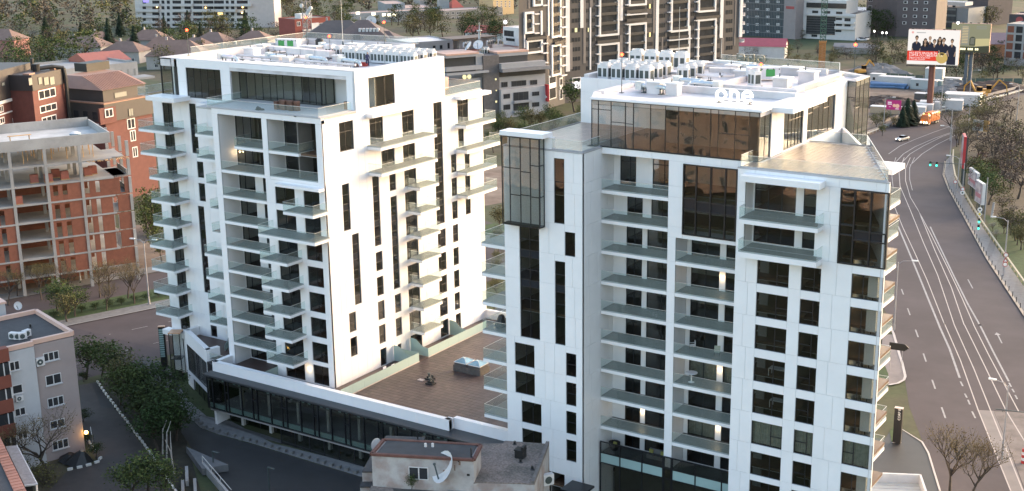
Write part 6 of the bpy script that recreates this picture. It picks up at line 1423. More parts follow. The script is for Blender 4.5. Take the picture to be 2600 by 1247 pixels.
mb = MB(); za, zb_ = z3, z3+2.6; mb.v = [(1, 1, za), (F.L, 1, za), (F.L, 22.5, za), (1, 22.5, za), (3, 9, zb_), (F.L, 9, zb_), (F.L, 15, zb_), (3, 15, zb_)]; mb.f = [(0, 1, 5, 4), (1, 2, 6, 5), (2, 3, 7, 6), (3, 0, 4, 7), (4, 5, 6, 7), (3, 2, 1, 0)]; mb.m = [0]*6; obj('copper_roof', mb.mesh('copper_roof', COPR), t)
for i in range(18):
    x = 1.6+i*(F.L-2)/18; obj('roof_rib', MB().bar((x, 1, za+.05), (x+1.2*(1-i/18), 9, zb_+.05), .12).mesh('roof_rib', COPR), t)
obj('copper_trim', MB().box(-.4, -.5, z2, F.L, .9, z2+.25).box(-.4, .95, z2, .9, 24, z2+.25).mesh('copper_trim', COPR), t)
bx(t, F, ZM, (1282, 885, 1500, 1100), -.5, -.01, BRK, 'brick_bay'); wins(t, F, ZM, [(1345, 905, 1455, 1015)], frame=FARW, fr=.22, y=-.65); wins(t, F, ZM, [(1660, 1030, 1765, 1170), (1700, 1185, 1775, 1330), (1730, 1400, 1800, 1540)], frame=FARW, fr=.22, mull=1)
wins(t, F, ZM, [(1555, 690, 1720, 760)], frame=FARF, gl=mat('curtained', (.22, .22, .19)), y=1.4, mull=0); wins(t, F, ZM, [(1660, 900, 1725, 1000)], frame=FARF, gl=mat('curtained', (.22, .22, .19)), y=-.52, mull=1)
for i in range(8): obj('side_window', MB().box(-.36, 2+i*2.9, z1+.5, -.31, 3.4+i*2.9, z1+2.2).mesh('side_window', FARG), t); obj('side_window', MB().box(-.06, 2+i*2.9, z1-2.8, -.01, 3.4+i*2.9, z1-.4).mesh('side_window', FARW), t)
obj('roof_box', MB().box(9, 14, zb_, 16, 18, zb_+1.9).mesh('roof_box', BLACK), t)
t, F = block('brick_annex', 'lower red brick annex with a brown pitched roof between the brick buildings', 'building', pol(157, 318), pol(222, 322), 14, zat(190, 240, 320), MANS, par=0)
mb = MB(); zz = zat(190, 240, 320); mb.v = [(-.5, -.5, zz), (F.L+.5, -.5, zz), (F.L+.5, 14.5, zz), (-.5, 14.5, zz), (0, 8, zz+3.5), (F.L, 8, zz+3.5)]; mb.f = [(0, 1, 5, 4), (2, 3, 4, 5), (1, 2, 5), (3, 0, 4), (3, 2, 1, 0)]; mb.m = [0]*5; obj('roof', mb.mesh('roof', mat('brown_sheet', (.15, .085, .065), .6, .1)), t)
for i in range(7): obj('roof_rib', MB().bar((F.L*i/7+.4, -.4, zz+.1), (F.L*i/7+.4, 8, zz+3.6), .14).mesh('roof_rib', COPR), t)
bx(t, F, ZM, (800, 755, 960, 1010), -3.5, -.1, BRK, 'brick_wing')
t, F = block('concrete_shell', 'long bare concrete shell with empty bays behind the brick buildings', 'building site', pol(150, 385), pol(345, 396), 22, zat(250, 172, 390), CONC, par=.6)
for i in range(11): obj('bay_shade', boxmesh(F.L/11-1.6, .05, 2.2, mat('shell_shade', (.20, .195, .19), .9, .2, .3), 'bay_shade'), t, (F.L*i/11+.8, -.06, zat(250, 190, 390)-1.5))  # flat panels; shade of the empty bays is painted as a darker concrete
obj('ledge', MB().box(-1, -6, zat(250, 198, 390)-1, F.L+2, 0, zat(250, 198, 390)-.4).mesh('ledge', CONC), t)
t, F = block('red_roof_house', 'long house with a shallow red metal roof and pale gable above the concrete shell', 'house', pol(168, 400), pol(322, 415), 9, zat(250, 165, 408), mat('pale_blue_render', (.33, .35, .37), .8, .1), par=0)
zz = zat(250, 160, 408); mb = MB(); x0, x1 = F.L*.3, F.L*1.02; mb.v = [(x0, -1.2, zz), (x1, -1.2, zz), (x1, 10, zz+.5), (x0, 10, zz+.5), (x0, 4, zz+3.2), (x1, 4, zz+2.6)]; mb.f = [(0, 1, 5, 4), (2, 3, 4, 5), (1, 2, 5), (3, 0, 4), (3, 2, 1, 0)]; mb.m = [0]*5; obj('roof', mb.mesh('roof', mat('red_metal_roof', (.27, .085, .06), .5, .1)), t)
obj('low_roof', MB().box(-5, -2, zz-1.6, F.L*.3, 8, zz-1.2).mesh('low_roof', mat('red_metal_roof', (.38, .11, .07))), t)
for x in (.84, .91, .97): fwin(t, F.L*x, F.L*x+2.2, zz-2.3, zz-.7, FARW, FARG, y=-.1)
TILE_R = mat('worn_roof_tile', (.175, .115, .095), .85, .15, .4); TILE_G = mat('grey_roof_tile', (.085, .075, .075), .8, .12, .4); WALLP = mat('pale_wall', (.34, .32, .31), .85, .1)
def hip(p, az, L, W, h, rh, label, roofm=None, wallm=None, group='tile-roofed villas among the trees', sky=0):
    t = thing('villa', label, 'house', tuple(p), az, group); roofm = roofm or TILE_R
    obj('wall', MB().box(-L/2, -W/2, -.5, L/2, W/2, h).mesh('wall', wallm or WALLP), t)
    mb = MB(); e = .7; r = max(.1, (L-W)/2)
    mb.v = [(-L/2-e, -W/2-e, h), (L/2+e, -W/2-e, h), (L/2+e, W/2+e, h), (-L/2-e, W/2+e, h), (-r, 0, h+rh), (r, 0, h+rh)]; mb.f = [(0, 1, 5, 4), (1, 2, 5), (2, 3, 4, 5), (3, 0, 4), (3, 2, 1, 0)]; mb.m = [0]*5
    ro = obj('roof', mb.mesh('roof', roofm), t); obj('chimney', MB().box(-r-.4, -.4+W*.15, h+rh*.4, -r+.4, .4+W*.15, h+rh+1).mesh('chimney', WALLP), ro)
    for i in range(3):
        x = -L/2+L*(i+.5)/3; fwin(t, x-.7, x+.7, .9, 2.3, FARW, FARG, y=-W/2-.08)
    for i in range(sky): obj('skylight', MB().box(-r+1+i*1.5, -W*.3, h+rh*.45, -r+2+i*1.5, -W*.2, h+rh*.62).mesh('skylight', FARW), ro)
    return t
for i, (x, d_, az, L, W, h, rh, lab) in enumerate((
    (55, 430, 30, 15, 11, 5.5, 4.2, 'villa with a broad brown roof above the left brick buildings'), (52, 392, 15, 11, 10, 3.5, 3.2, 'small pyramid-roofed villa just above the left brick building'), (8, 640, 20, 20, 12, 8, 4.5, 'pink-walled villa at the top left edge'),
    (212, 610, 25, 22, 12, 6, 4.5, 'villa half hidden behind the big willow, top left'), (255, 640, 60, 14, 11, 5, 4.5, 'villa with a pale gable left of the dark spruce'), (320, 590, 20, 18, 11, 5, 4, 'villa left of the tall white apartment block'),
    (382, 640, 30, 18, 12, 5, 4.5, 'villa roof in front of the left end of the white apartment block'), (452, 560, 35, 24, 14, 5.5, 6, 'largest villa with a steep pale roof behind the red beacon'), (415, 600, 40, 16, 10, 5, 4.5, 'villa roof left of the steep pale roof'),
    (500, 590, 10, 16, 11, 5, 4.5, 'villa roof right of the red beacon'), (545, 620, 15, 16, 11, 5, 4, 'low villa roof below the middle of the white apartment block'), (620, 560, 15, 22, 12, 4.5, 4, 'long low villa roof above the left tower parapet'), (650, 620, 25, 16, 12, 5, 4, 'villa roof below the blank end wall of the white block'))):
    hip(pol(x, d_), R(az), L, W, h, rh, lab, wallm=mat('pink_wall', (.34, .16, .14), .85) if i == 2 else None)
hip(pol(862, 555), R(38), 30, 20, 11, 7, 'big villa with dark hip roofs behind the left tower, left wing', TILE_G, mat('cream_wall', (.46, .43, .42), .8), 'wings of the big villa', 0)
hip(pol(925, 548), R(30), 26, 22, 10.5, 8, 'right wing of the big villa with rows of white skylights', mat('brownish_roof', (.12, .09, .085), .8, .1), mat('cream_wall', (.46, .43, .42)), 'wings of the big villa', 6)
hip(pol(972, 545), R(20), 22, 16, 9, 5, 'lower right end of the big villa with a pale stringcourse', mat('brownish_roof', (.12, .09, .085)), mat('cream_wall', (.46, .43, .42)), 'wings of the big villa', 3)
q = pol(945, 552); dish((q.x, q.y, zat(945, 62, 552)-1), 2.2, R(40), 'white dish on the chimney of the big villa', 20)
ZP = pz(4.293, 720, 0)
t, F = block('brick_house', 'small red and white house with a roof room behind the left tower mast', 'house', pol(752, 590), pol(842, 600), 14, zat(797, 48, 595), mat('house_red', (.21, .05, .04), .8, .1), roofm=FLATR, par=.4)
bx(t, F, ZP, (300, 250, 380, 310), -.3, -.01, FARW, 'white_panel'); bx(t, F, ZP, (460, 245, 505, 330), -.3, -.01, FARW, 'white_panel'); bx(t, F, ZP, (340, 340, 440, 390), -.3, -.01, FARW, 'white_panel'); bx(t, F, ZP, (200, 312, 470, 330), -1.2, -.31, FARW, 'balcony')
wins(t, F, ZP, [(145, 235, 185, 285), (385, 250, 465, 300), (220, 250, 250, 300)], frame=FARW, fr=.2); obj('roof_room', MB().box(F.L*.3, 4, zat(797, 48, 595), F.L*.62, 9, zat(797, 36, 595)).mesh('roof_room', FARW), t)
def lattice(loc, wd, z0, z1, m, parent=None, name='mast_section', step=None, r=.1):
    mb = MB(); s = step or wd; n = max(1, round((z1-z0)/s)); h = wd/2
    for a, b in ((-h, -h), (h, -h), (h, h), (-h, h)): mb.bar((a, b, z0), (a, b, z1), r*1.6)
    C4 = [(-h, -h), (h, -h), (h, h), (-h, h)]
    for i in range(n):
        za, zb = z0+(z1-z0)*i/n, z0+(z1-z0)*(i+1)/n
        for k in range(4):
            p, q2 = C4[k], C4[(k+1) % 4]; mb.bar((*p, za), (*q2, za), r)
            if i % 2: p, q2 = q2, p
            mb.bar((*p, za), (*q2, zb), r)
    return mb
q = pol(783, 570); t = thing('lattice_mast', 'grey lattice telecom mast with white drum antennas behind the left tower', 'mast', tuple(q)); zt_ = zat(783, -40, 570)
obj('mast', lattice(None, 2.6, 0, zt_, mat('mast_grey', (.16, .16, .18), .6), r=.14).mesh('mast', mat('mast_grey', (.16, .16, .18))), t)
for i, (dx, dz) in enumerate(((1.8, 33), (2.5, 31), (3.6, 35), (-1.6, 32))): obj('drum_antenna', MB().tube((dx, -1.5, zat(783, 32, 570)+i*1.0), (dx, -.9, zat(783, 32, 570)+i*1.0), .9, .9, 12).mesh('drum_antenna', FARW), t)
t, F = block('apartment_block', 'long white terraced apartment block at the top left of the view', 'apartment block', pol(352, 772), pol(640, 742), 18, 46, mat('white_block', (.50, .47, .46), .7, .06), par=.6)
ZQ = pz(6.44, 320, 0)
obj('end_wall', MB().prism([(F.L+.02, .0), (F.L+13.5, 3.0), (F.L+12, 17), (F.L+.02, 17)], -.5, 52).mesh('end_wall', mat('pinkish_block', (.50, .43, .41), .75, .06)), t)
for yy in (-175, -85, 10, 102, 205, 300, 392):
    wins(t, F, ZQ, [(580, yy, 627, yy+52), (668, yy, 716, yy+52), (1630, yy, 1678, yy+52), (1716, yy, 1770, yy+52)], mull=0)
    wins(t, F, ZQ, [(270, yy, 325, yy+52), (430, yy, 548, yy+52), (760, yy, 900, yy+52), (955, yy, 1060, yy+52), (1100, yy, 1250, yy+52), (1265, yy, 1430, yy+52), (1440, yy, 1600, yy+52), (1812, yy, 1990, yy+52)], mull=2)
for yy, rs in ((150, [(175, 540), (760, 1060), (1100, 1810)]), (248, [(180, 540), (740, 1040), (1270, 1600)]), (340, [(190, 540), (750, 1040), (1110, 1600)]), (430, [(205, 540), (760, 1040), (1120, 1500)]), (60, [(232, 560), (760, 1100), (1350, 2060)])):
    for a, b in rs: bx(t, F, ZQ, (a, yy, b, yy+42), -1.6, -.1, mat('white_block', (.50, .47, .46)), 'balcony')
for x, y in ((515, 112), (1310, 125), (1915, 118), (1905, 210), (1935, 297)):
    a, z = F.hit(*ZQ(x, y)); obj('balcony_lamp', MB().ball((a, -.8, z), .45, 6).mesh('balcony_lamp', emit('balcony_light', (1, .62, .2), 2.2)), t)
a, b, c, d = F.rect(*ZQ(1500, 205), *ZQ(1585, 255)); obj('lit_window', boxmesh(b-a, .05, d-c, LIT, 'lit_window'), t, (a, -.13, c)); a, b, c, d = F.rect(*ZQ(280, 0), *ZQ(370, 40)); obj('lit_window', boxmesh(b-a, .05, d-c, emit('violet_window', (.35, .3, 1), .35), 'lit_window'), t, (a, -.13, c))
WB = mat('works_blue_grey', (.25, .27, .29), .7, .1); WP = mat('works_pale', (.40, .37, .36), .7, .08)
for nm, lab, x0, d0, x1, d1, dep, yt, m, wn in (
    ('works_hall', 'blue-grey works hall at the top centre', 982, 800, 1032, 802, 30, 11, WB, [(1175, 60, 1200, 75), (1245, 60, 1280, 80)]),
    ('works_hall', 'pale works hall with a blue roof band at the top centre', 1030, 795, 1108, 800, 30, 22, WP, [(1565, 105, 1590, 130), (1600, 105, 1630, 130), (1650, 105, 1680, 130), (1690, 100, 1715, 125)]),
    ('works_hall', 'upper pale hall with ribbon windows behind the blue band', 1070, 850, 1104, 852, 20, 2, WP, [(1535, 20, 1560, 45), (1570, 20, 1595, 45), (1605, 20, 1630, 45)]),
    ('school_building', 'long grey two-storey building with regular windows at the top centre', 1126, 765, 1278, 785, 16, 25, mat('school_grey', (.23, .215, .20), .8, .1), [(1770+i*58, y, 1805+i*58, y+26) for i in range(11) for y in (130, 185)]),
    ('long_shed', 'long flat shed with lit openings among the trees', 892, 745, 1100, 765, 12, 31, WB, []),
    ('yellow_house', 'yellow house with many windows at the top, left of the dark tower', 1254, 790, 1306, 800, 14, -5, mat('yellow_render', (.50, .36, .20), .8, .06), [(2320+i*45, y, 2338+i*45, y+18) for i in range(4) for y in (10, 35, 60)])):
    t, F = block(nm, lab, 'building', pol(x0, d0), pol(x1, d1), dep, zat((x0+x1)/2, yt, (d0+d1)/2), m, roofm=mat('pinkish_roof', (.34, .25, .23), .8, .1), par=.4)
    wins(t, F, ZP, wn, mull=1, frame=FARW, fr=.15)
    if 'blue roof' in lab: bx(t, F, ZP, (1340, 85, 1730, 102), -.3, -.01, mat('blue_band', (.10, .16, .20), .5), 'roof_band')
    if 'shed' in nm:
        for x, y in ((790, 158), (960, 166), (1075, 176), (1130, 178), (1190, 178)): a, z = F.hit(*ZP(x, y)); obj('lit_opening', boxmesh(2.2, .1, 1.4, emit('shed_light', (1, .9, .6), 1.2), 'lit_opening'), t, (a, -.2, z))
t, F = block('chimney_house', 'red tiled roof beside a pale square chimney at the top centre', 'house', pol(1152, 800), pol(1176, 802), 12, zat(1165, 20, 800), WP, par=0); zz = zat(1165, 20, 800)
mb = MB(); mb.v = [(-1, -1, zz), (F.L+1, -1, zz), (F.L+1, 13, zz), (-1, 13, zz), (2, 6, zz+4.5), (F.L-2, 6, zz+4.5)]; mb.f = [(0, 1, 5, 4), (2, 3, 4, 5), (1, 2, 5), (3, 0, 4), (3, 2, 1, 0)]; mb.m = [0]*5; obj('roof', mb.mesh('roof', mat('bright_red_roof', (.33, .07, .05), .7)), t); obj('chimney', MB().box(-8, 2, 0, -1.5, 6, zz+9).mesh('chimney', WB), t)
def gable(p, az, L, W, h, rh, label, roofm, wallm, cat='shed', name='shed', group=None):
    t = thing(name, label, cat, tuple(p), az, group); obj('wall', MB().box(-L/2, -W/2, -.5, L/2, W/2, h).mesh('wall', wallm), t)
    mb = MB(); mb.v = [(-L/2-.4, -W/2-.5, h), (L/2+.4, -W/2-.5, h), (L/2+.4, W/2+.5, h), (-L/2-.4, W/2+.5, h), (-L/2-.4, 0, h+rh), (L/2+.4, 0, h+rh)]; mb.f = [(0, 1, 5, 4), (2, 3, 4, 5), (3, 2, 1, 0)]; mb.m = [0]*3; obj('roof', mb.mesh('roof', roofm), t)
    mb = MB(); mb.v = [(-L/2, -W/2, h), (-L/2, W/2, h), (-L/2, 0, h+rh-.2), (L/2, -W/2, h), (L/2, W/2, h), (L/2, 0, h+rh-.2)]; mb.f = [(1, 0, 2), (3, 4, 5)]; mb.m = [0, 0]; obj('gable', mb.mesh('gable', wallm), t); return t
gable(pol(1246, 640), R(10), 22, 12, 4, 3, 'red-roofed shed with a white gable among the trees left of the dark tower', mat('bright_red_roof', (.33, .07, .05)), FARW)
gable(pol(1936, 560), R(15), 20, 11, 5, 3, 'pink-roofed white shed on the grass behind the right tower', mat('pink_roof', (.36, .07, .09), .6), FARW)
gable(pol(1886, 560), R(5), 16, 7, 4.5, .6, 'flat grey shed beside the pink-roofed shed', mat('pale_sheet', (.40, .38, .38), .6), mat('pale_sheet', (.40, .38, .38)))
ZU = pz(6.44, 1860, 0); ZV = pz(6.175, 2240, 0)
t, F = block('glass_office', 'dark glass office with small white framed openings at the top right', 'office building', pol(1886, 655), pol(1988, 640), 20, 60, FARG2, par=0)
for yy in (-100, 30, 155, 278, 400, 520):
    for x in (235, 375, 405, 548, 575, 718, 745): wins(t, F, ZU, [(x, yy-18, x+26, yy+18)], frame=FARW, fr=.25, mull=0)
for i in range(26): obj('mullion', boxmesh(.12, .08, 60, mat('mullion_grey', (.13, .13, .14), .5), 'mullion'), t, (F.L*i/26, -.1, 0))
for i in range(17): obj('transom', boxmesh(F.L, .07, .35, mat('mullion_grey', (.13, .13, .14)), 'transom'), t, (0, -.085, 2+i*3.5))
obj('side_wall', MB().box(F.L+.01, -.4, -.5, F.L+7, 22, 62).box(-6, -.4, -.5, -.01, 10, 62).mesh('side_wall', mat('pinkish_grey', (.25, .215, .215), .7, .06)), t)
obj('red_lettering', MB().box(F.L+1.2, -.5, zat(2000, 22, 640), F.L+6, -.42, zat(2000, 15, 640)).mesh('red_lettering', mat('letter_red', (.30, .06, .06), .6)), t)
t, F = block('white_office', 'white office building with a dark glass front behind the tower crane', 'office building', pol(2024, 642), pol(2169, 632), 22, zat(2095, 36, 637), mat('office_white', (.52, .50, .50), .65, .05), roofm=FLATR, par=.5)
bx(t, F, ZU, (1050, -40, 1215, 620), -.5, 10, mat('office_white', (.52, .50, .50)), 'stair_tower'); bx(t, F, ZU, (1215, 5, 1860, 235), -.1, 16, mat('office_white', (.52, .50, .50)), 'upper_storey'); bx(t, F, ZU, (1215, 50, 1865, 130), -.6, -.11, FARG, 'dark_band'); bx(t, F, ZU, (1200, 235, 2000, 262), -.9, -.02, mat('office_white', (.52, .50, .50)), 'cornice')
bx(t, F, ZU, (1200, 268, 1680, 560), -.35, -.02, FARG, 'glass_front')
for i in range(7): bx(t, F, ZU, (1200, 300+i*40, 1680, 304+i*40), -.42, -.36, mat('mullion_grey', (.13, .13, .14)), 'transom')
wins(t, F, ZU, [(1135, y, 1160, y+42) for y in (65, 165, 262, 358, 455)], y=-.62, mull=0); wins(t, F, ZU, [(1305, 172, 1402, 215), (1500, 180, 1600, 222), (1695, 190, 1797, 230)], y=-.25, mull=2)
wins(t, F, ZU, [(1690, 292, 1790, 330), (1830, 298, 1930, 350), (1690, 390, 1790, 425), (1830, 398, 1930, 435), (1680, 490, 1780, 525), (1290, 565, 1385, 605)], mull=2); bx(t, F, ZU, (1680, 352, 2000, 388), -1.2, -.05, mat('office_white', (.52, .50, .50)), 'balcony'); bx(t, F, ZU, (1680, 432, 1995, 480), -1.2, -.05, mat('office_white', (.52, .50, .50)), 'balcony'); bx(t, F, ZU, (1050, 560, 1190, 622), -.4, -.02, mat('tan_base', (.33, .22, .14), .8), 'tan_base')
gable(pol(2175, 690), R(-20), 30, 26, 9, 2.5, 'pale hall with a white sloping roof right of the white office', FARW, mat('pinkish_grey', (.25, .215, .215)), 'building', 'pale_hall')
BRT = mat('brown_tower', (.10, .082, .085), .75, .1, .4)
t, F = block('brown_tower', 'brown high-rise with white balcony corners at the top right', 'apartment tower', pol(2194, 668), pol(2272, 655), 24, 72, BRT, par=0); obj('side_wall', MB().prism([(F.L+.02, 0), (F.L+16, 9), (F.L+10, 24), (F.L+.02, 24)], -.5, 72).mesh('side_wall', BRT), t)
for i in range(14):
    z = 6+i*3.3
    for u_ in (.16, .42, .68): obj('window', boxmesh(1.9, .06, 1.3, FARW, 'window'), t, (F.L+16*u_, 9*u_-.15, z), math.atan2(9, 16)); obj('pane', boxmesh(1.3, .06, 1.0, FARG, 'pane'), t, (F.L+16*u_+.25, 9*u_-.10, z+.15), math.atan2(9, 16))
    if i in (8, 10, 12, 13): obj('balcony', MB().box(-6, -1.6, z, F.L*.42, .0, z+1.9).mesh('balcony', FARW), t)
    if i < 9: fwin(t, 1.2, 3.6, z, z+1.4, FARW, FARG, mull=1)
t, F = block('brown_tower', 'second brown high-rise with white rounded balconies behind the grey-blue office', 'apartment tower', pol(2448, 730), pol(2500, 722), 20, 72, BRT, par=0)
for i in range(14):
    z = 6+i*3.3; fwin(t, 1.2, 4.2, z, z+1.5, FARF, FARG, fr=.1, mull=2)
    if i > 4: obj('balcony', MB().box(F.L-.5, -1.4, z, F.L+3.4, 3, z+1.7).mesh('balcony', FARW), t)
t, F = block('blue_office', 'grey-blue office block with ribbon windows behind the two billboards', 'office building', pol(2306, 720), pol(2452, 705), 22, zat(2380, 20, 712), mat('office_grey_blue', (.23, .245, .265), .65, .06), roofm=FLATR, par=.4)
bx(t, F, ZV, (450, 20, 1310, 75), -.5, 8, mat('office_white', (.52, .50, .50)), 'attic'); bx(t, F, ZV, (560, 112, 1160, 440), -.3, -.02, FARG2, 'glass_front')
for yy in (150, 245, 345): bx(t, F, ZV, (565, yy-28, 1160, yy+2), -.38, -.31, mat('office_band', (.17, .20, .20), .5), 'spandrel')
for i in range(30): bx(t, F, ZV, (565+i*20, 112, 569+i*20, 440), -.42, -.31, mat('mullion_grey', (.13, .13, .14)), 'mullion')
wins(t, F, ZV, [(490, y, 540, y+40) for y in (60, 165, 255, 345)]+[(615+i*122, 85, 660+i*122, 112) for i in range(5)], mull=1)
gable(pol(2518, 575), R(20), 18, 16, 6, 4, 'orange house with a dark veranda right of the billboards', mat('mauve_roof', (.20, .13, .14), .7), mat('orange_render', (.42, .20, .11), .8), 'house', 'orange_house')
t, F = block('unfinished_building', 'small unfinished frame with red infill at the right edge', 'building site', pol(2552, 545), pol(2640, 540), 14, zat(2590, 64, 542), CONC, par=.3)
for j in range(4):
    for i in range(4): obj('infill_wall', boxmesh(F.L/4-.9, .08, 2.5, HOLLOW if i % 2 == 0 else FARG, 'infill_wall'), t, (F.L*i/4+.5, -.09, zat(2590, 64, 542)-3.1-j*3.3))
t, F = block('dark_house', 'dark flat building with a red emblem above the unfinished frame', 'building', pol(2556, 600), pol(2640, 596), 14, zat(2590, 40, 598), mat('charcoal_wall', (.04, .038, .045), .7), roofm=mat('pinkish_roof', (.34, .25, .23)))
obj('emblem', MB().tube((F.L*.32, -.05, zat(2590, 52, 598)), (F.L*.32, -.12, zat(2590, 52, 598)), 1.6, 1.6, 10).mesh('emblem', mat('letter_red', (.30, .06, .06))), t)
# ================================================================ billboards
def billboard(base, z0, z1, w_, az, label, postm, facem, double_post=False):
    t = thing('billboard', label, 'billboard', tuple(base), az)
    if double_post: obj('post', MB().tube((-.75, 1.0, 0), (-.75, 1.0, z0), .6, .6, 10).tube((.75, 1.0, 0), (.75, 1.0, z0), .6, .6, 10).mesh('post', postm), t)
    else: obj('post', MB().tube((0, 1.2, 0), (0, 1.2, z0), .95, .95, 12).mesh('post', postm), t)
    obj('panel_box', MB().box(-w_/2, .05, z0, w_/2, 2.2, z1).mesh('panel_box', mat('billboard_rust', (.16, .055, .04), .7, .2)), t)
    obj('face', boxmesh(w_, .06, z1-z0, facem, 'face'), t, (-w_/2, -.02, z0)); obj('catwalk', MB().box(-w_/2, -1.0, z0-.5, w_/2, -.05, z0-.3).mesh('catwalk', BLACK), t)
    for i in range(5):
        x = -w_*.4+i*w_*.2; obj('flood_lamp', MB().bar((x, 0, z1), (x, -1.4, z1+.5), .08).box(x-.4, -1.7, z1+.3, x+.4, -1.3, z1+.55).mesh('flood_lamp', BLACK), t)
    return t
def flat(t, pts, y, m, name): 
    n = len(pts); mb = MB(); mb.v = [(p[0], y, p[1]) for p in pts]+[(p[0], y+.02, p[1]) for p in pts]; mb.f = [tuple(range(n)), tuple(range(2*n-1, n-1, -1))]+[(i, i+n, (i+1) % n+n, (i+1) % n) for i in range(n)]; mb.m = [0]*(n+2); return obj(name, mb.mesh(name, m), t)
def disc(t, x, z, r, y, m, name, sx=1, n=18): return flat(t, [(x+r*sx*math.cos(2*math.pi*i/n), z+r*math.sin(2*math.pi*i/n)) for i in range(n)], y, m, name)
b1 = Vector((-108.7, 399.9, 0)); d1 = math.hypot(b1.x, b1.y)
zt_, zb_ = zat(2350, 76, d1), zat(2350, 164, d1); azb = math.atan2(b1.y, b1.x)-R(90)
ADW = emit('lit_poster_white', (.92, .88, .84), .24); w1 = 118/3244*d1*1.0; h1 = zt_-zb_
t = billboard(b1, zb_, zt_, w1, azb-R(6), 'lit white billboard showing seven people in navy shirts over a red band', mat('billboard_rust', (.16, .055, .04)), ADW)
X = lambda u: (u-.5)*w1
Y = lambda v: zt_-v*h1
NAVY = emit('poster_navy', (.05, .055, .085), .14); SKIN = emit('poster_skin', (.62, .42, .30), .16); HAIR = emit('poster_hair', (.06, .045, .04), .14); REDP = emit('poster_red', (.75, .07, .045), .24); GOLD = emit('poster_gold', (.66, .47, .16), .22)
for i, (cxx, hy, s, lng, grey) in enumerate(((.17, .245, .95, 0, 0), (.34, .315, .9, 1, 0), (.43, .25, .85, 0, 1), (.52, .335, .95, 0, 0), (.62, .26, .85, 1, 0), (.70, .29, 1.0, 0, 0), (.86, .315, .9, 0, 0))):
    hw = .072*s; y = -.045-.012*(i in (1, 3, 5))
    bot = .99 if i == 6 else .66
    flat(t, [(X(cxx-hw*1.35), Y(bot if i == 6 else .62)), (X(cxx-hw*1.25), Y(hy+.16)), (X(cxx-hw*.5), Y(hy+.10)), (X(cxx+hw*.5), Y(hy+.10)), (X(cxx+hw*1.25), Y(hy+.16)), (X(cxx+hw*1.35), Y(bot if i == 6 else .62)), (X(cxx+hw*.8), Y(bot)), (X(cxx-hw*.8), Y(bot))], y, NAVY, 'poster_shirt')
    flat(t, [(X(cxx-.012), Y(hy+.07)), (X(cxx-.022), Y(hy+.11)), (X(cxx), Y(hy+.18)), (X(cxx+.022), Y(hy+.11)), (X(cxx+.012), Y(hy+.07))], y-.004, SKIN, 'poster_neck')
    disc(t, X(cxx), Y(hy-.02), .062*s*h1, y-.006, HAIR if not grey else SKIN, 'poster_hair', .82)
    if lng: flat(t, [(X(cxx-.05), Y(hy)), (X(cxx-.055), Y(hy+.17)), (X(cxx-.025), Y(hy+.17)), (X(cxx+.025), Y(hy+.17)), (X(cxx+.055), Y(hy+.17)), (X(cxx+.05), Y(hy))], y-.002, HAIR, 'poster_hair')
    disc(t, X(cxx), Y(hy+.012), .056*s*h1, y-.010, SKIN, 'poster_face', .72)
    for sx in (-1, 1):
        if i in (0, 1, 5, 6): flat(t, [(X(cxx+sx*hw*1.3), Y(hy+.28)), (X(cxx+sx*hw*1.0), Y(hy+.30)), (X(cxx+sx*hw*.7), Y(hy+.43)), (X(cxx+sx*hw*1.0), Y(hy+.44))], y-.008, SKIN, 'poster_arm')
flat(t, [(X(.0), Y(.61)), (X(.0), Y(.895)), (X(.60), Y(.895)), (X(.60), Y(.61))], -.085, REDP, 'poster_band')
WL = emit('poster_white_ink', (1, .95, .92), .26)
words('NU EȘTI SINGUR ÎN', .92, WL, t, (X(.04), -.10, Y(.70)), (R(90), 0, 0)); words('LUPTA CU OBEZITATEA', .92, WL, t, (X(.04), -.10, Y(.77)), (R(90), 0, 0))
words('Singurul Centru de Excelență', .52, WL, t, (X(.04), -.10, Y(.82)), (R(90), 0, 0)); words('în Chirurgia Obezității', .52, WL, t, (X(.04), -.10, Y(.865)), (R(90), 0, 0))
disc(t, X(.68), Y(.80), .16*h1, -.11, GOLD, 'poster_seal'); flat(t, [(X(.645), Y(.66)), (X(.645), Y(.71)), (X(.715), Y(.71)), (X(.715), Y(.66))], -.13, HAIR, 'poster_seal_tag')
disc(t, X(.085), Y(.08), .035*h1, -.06, emit('poster_pink', (.85, .45, .42), .24), 'poster_emblem'); flat(t, [(X(.16), Y(.07)), (X(.16), Y(.095)), (X(.34), Y(.095)), (X(.34), Y(.07))], -.06, emit('poster_grey', (.5, .5, .5), .22), 'poster_line')
l = bpy.data.lights.new('poster_light', 'AREA'); l.energy = 120; l.size = 8; l.color = (1, .9, .75); lo = bpy.data.objects.new('poster_light', l); COL.objects.link(lo); lo.parent = t; lo.location = (0, -2, zt_+.8); lo.rotation_euler = (R(40), 0, 0)
b2 = Vector((-110.8, 452.7, 0)); d2 = math.hypot(b2.x, b2.y); zt2, zb2 = zat(2455, 60, d2), zat(2455, 133, d2); w2 = 88/3244*d2; h2 = zt2-zb2
t = billboard(b2, zb2, zt2, w2, azb-R(8), 'dim greenish billboard showing two rounded towers, right of the white billboard', mat('post_blue', (.085, .11, .14), .5), emit('lit_poster_olive', (.33, .33, .22), .20), True)
X = lambda u: (u-.5)*w2
Y = lambda v: zt2-v*h2
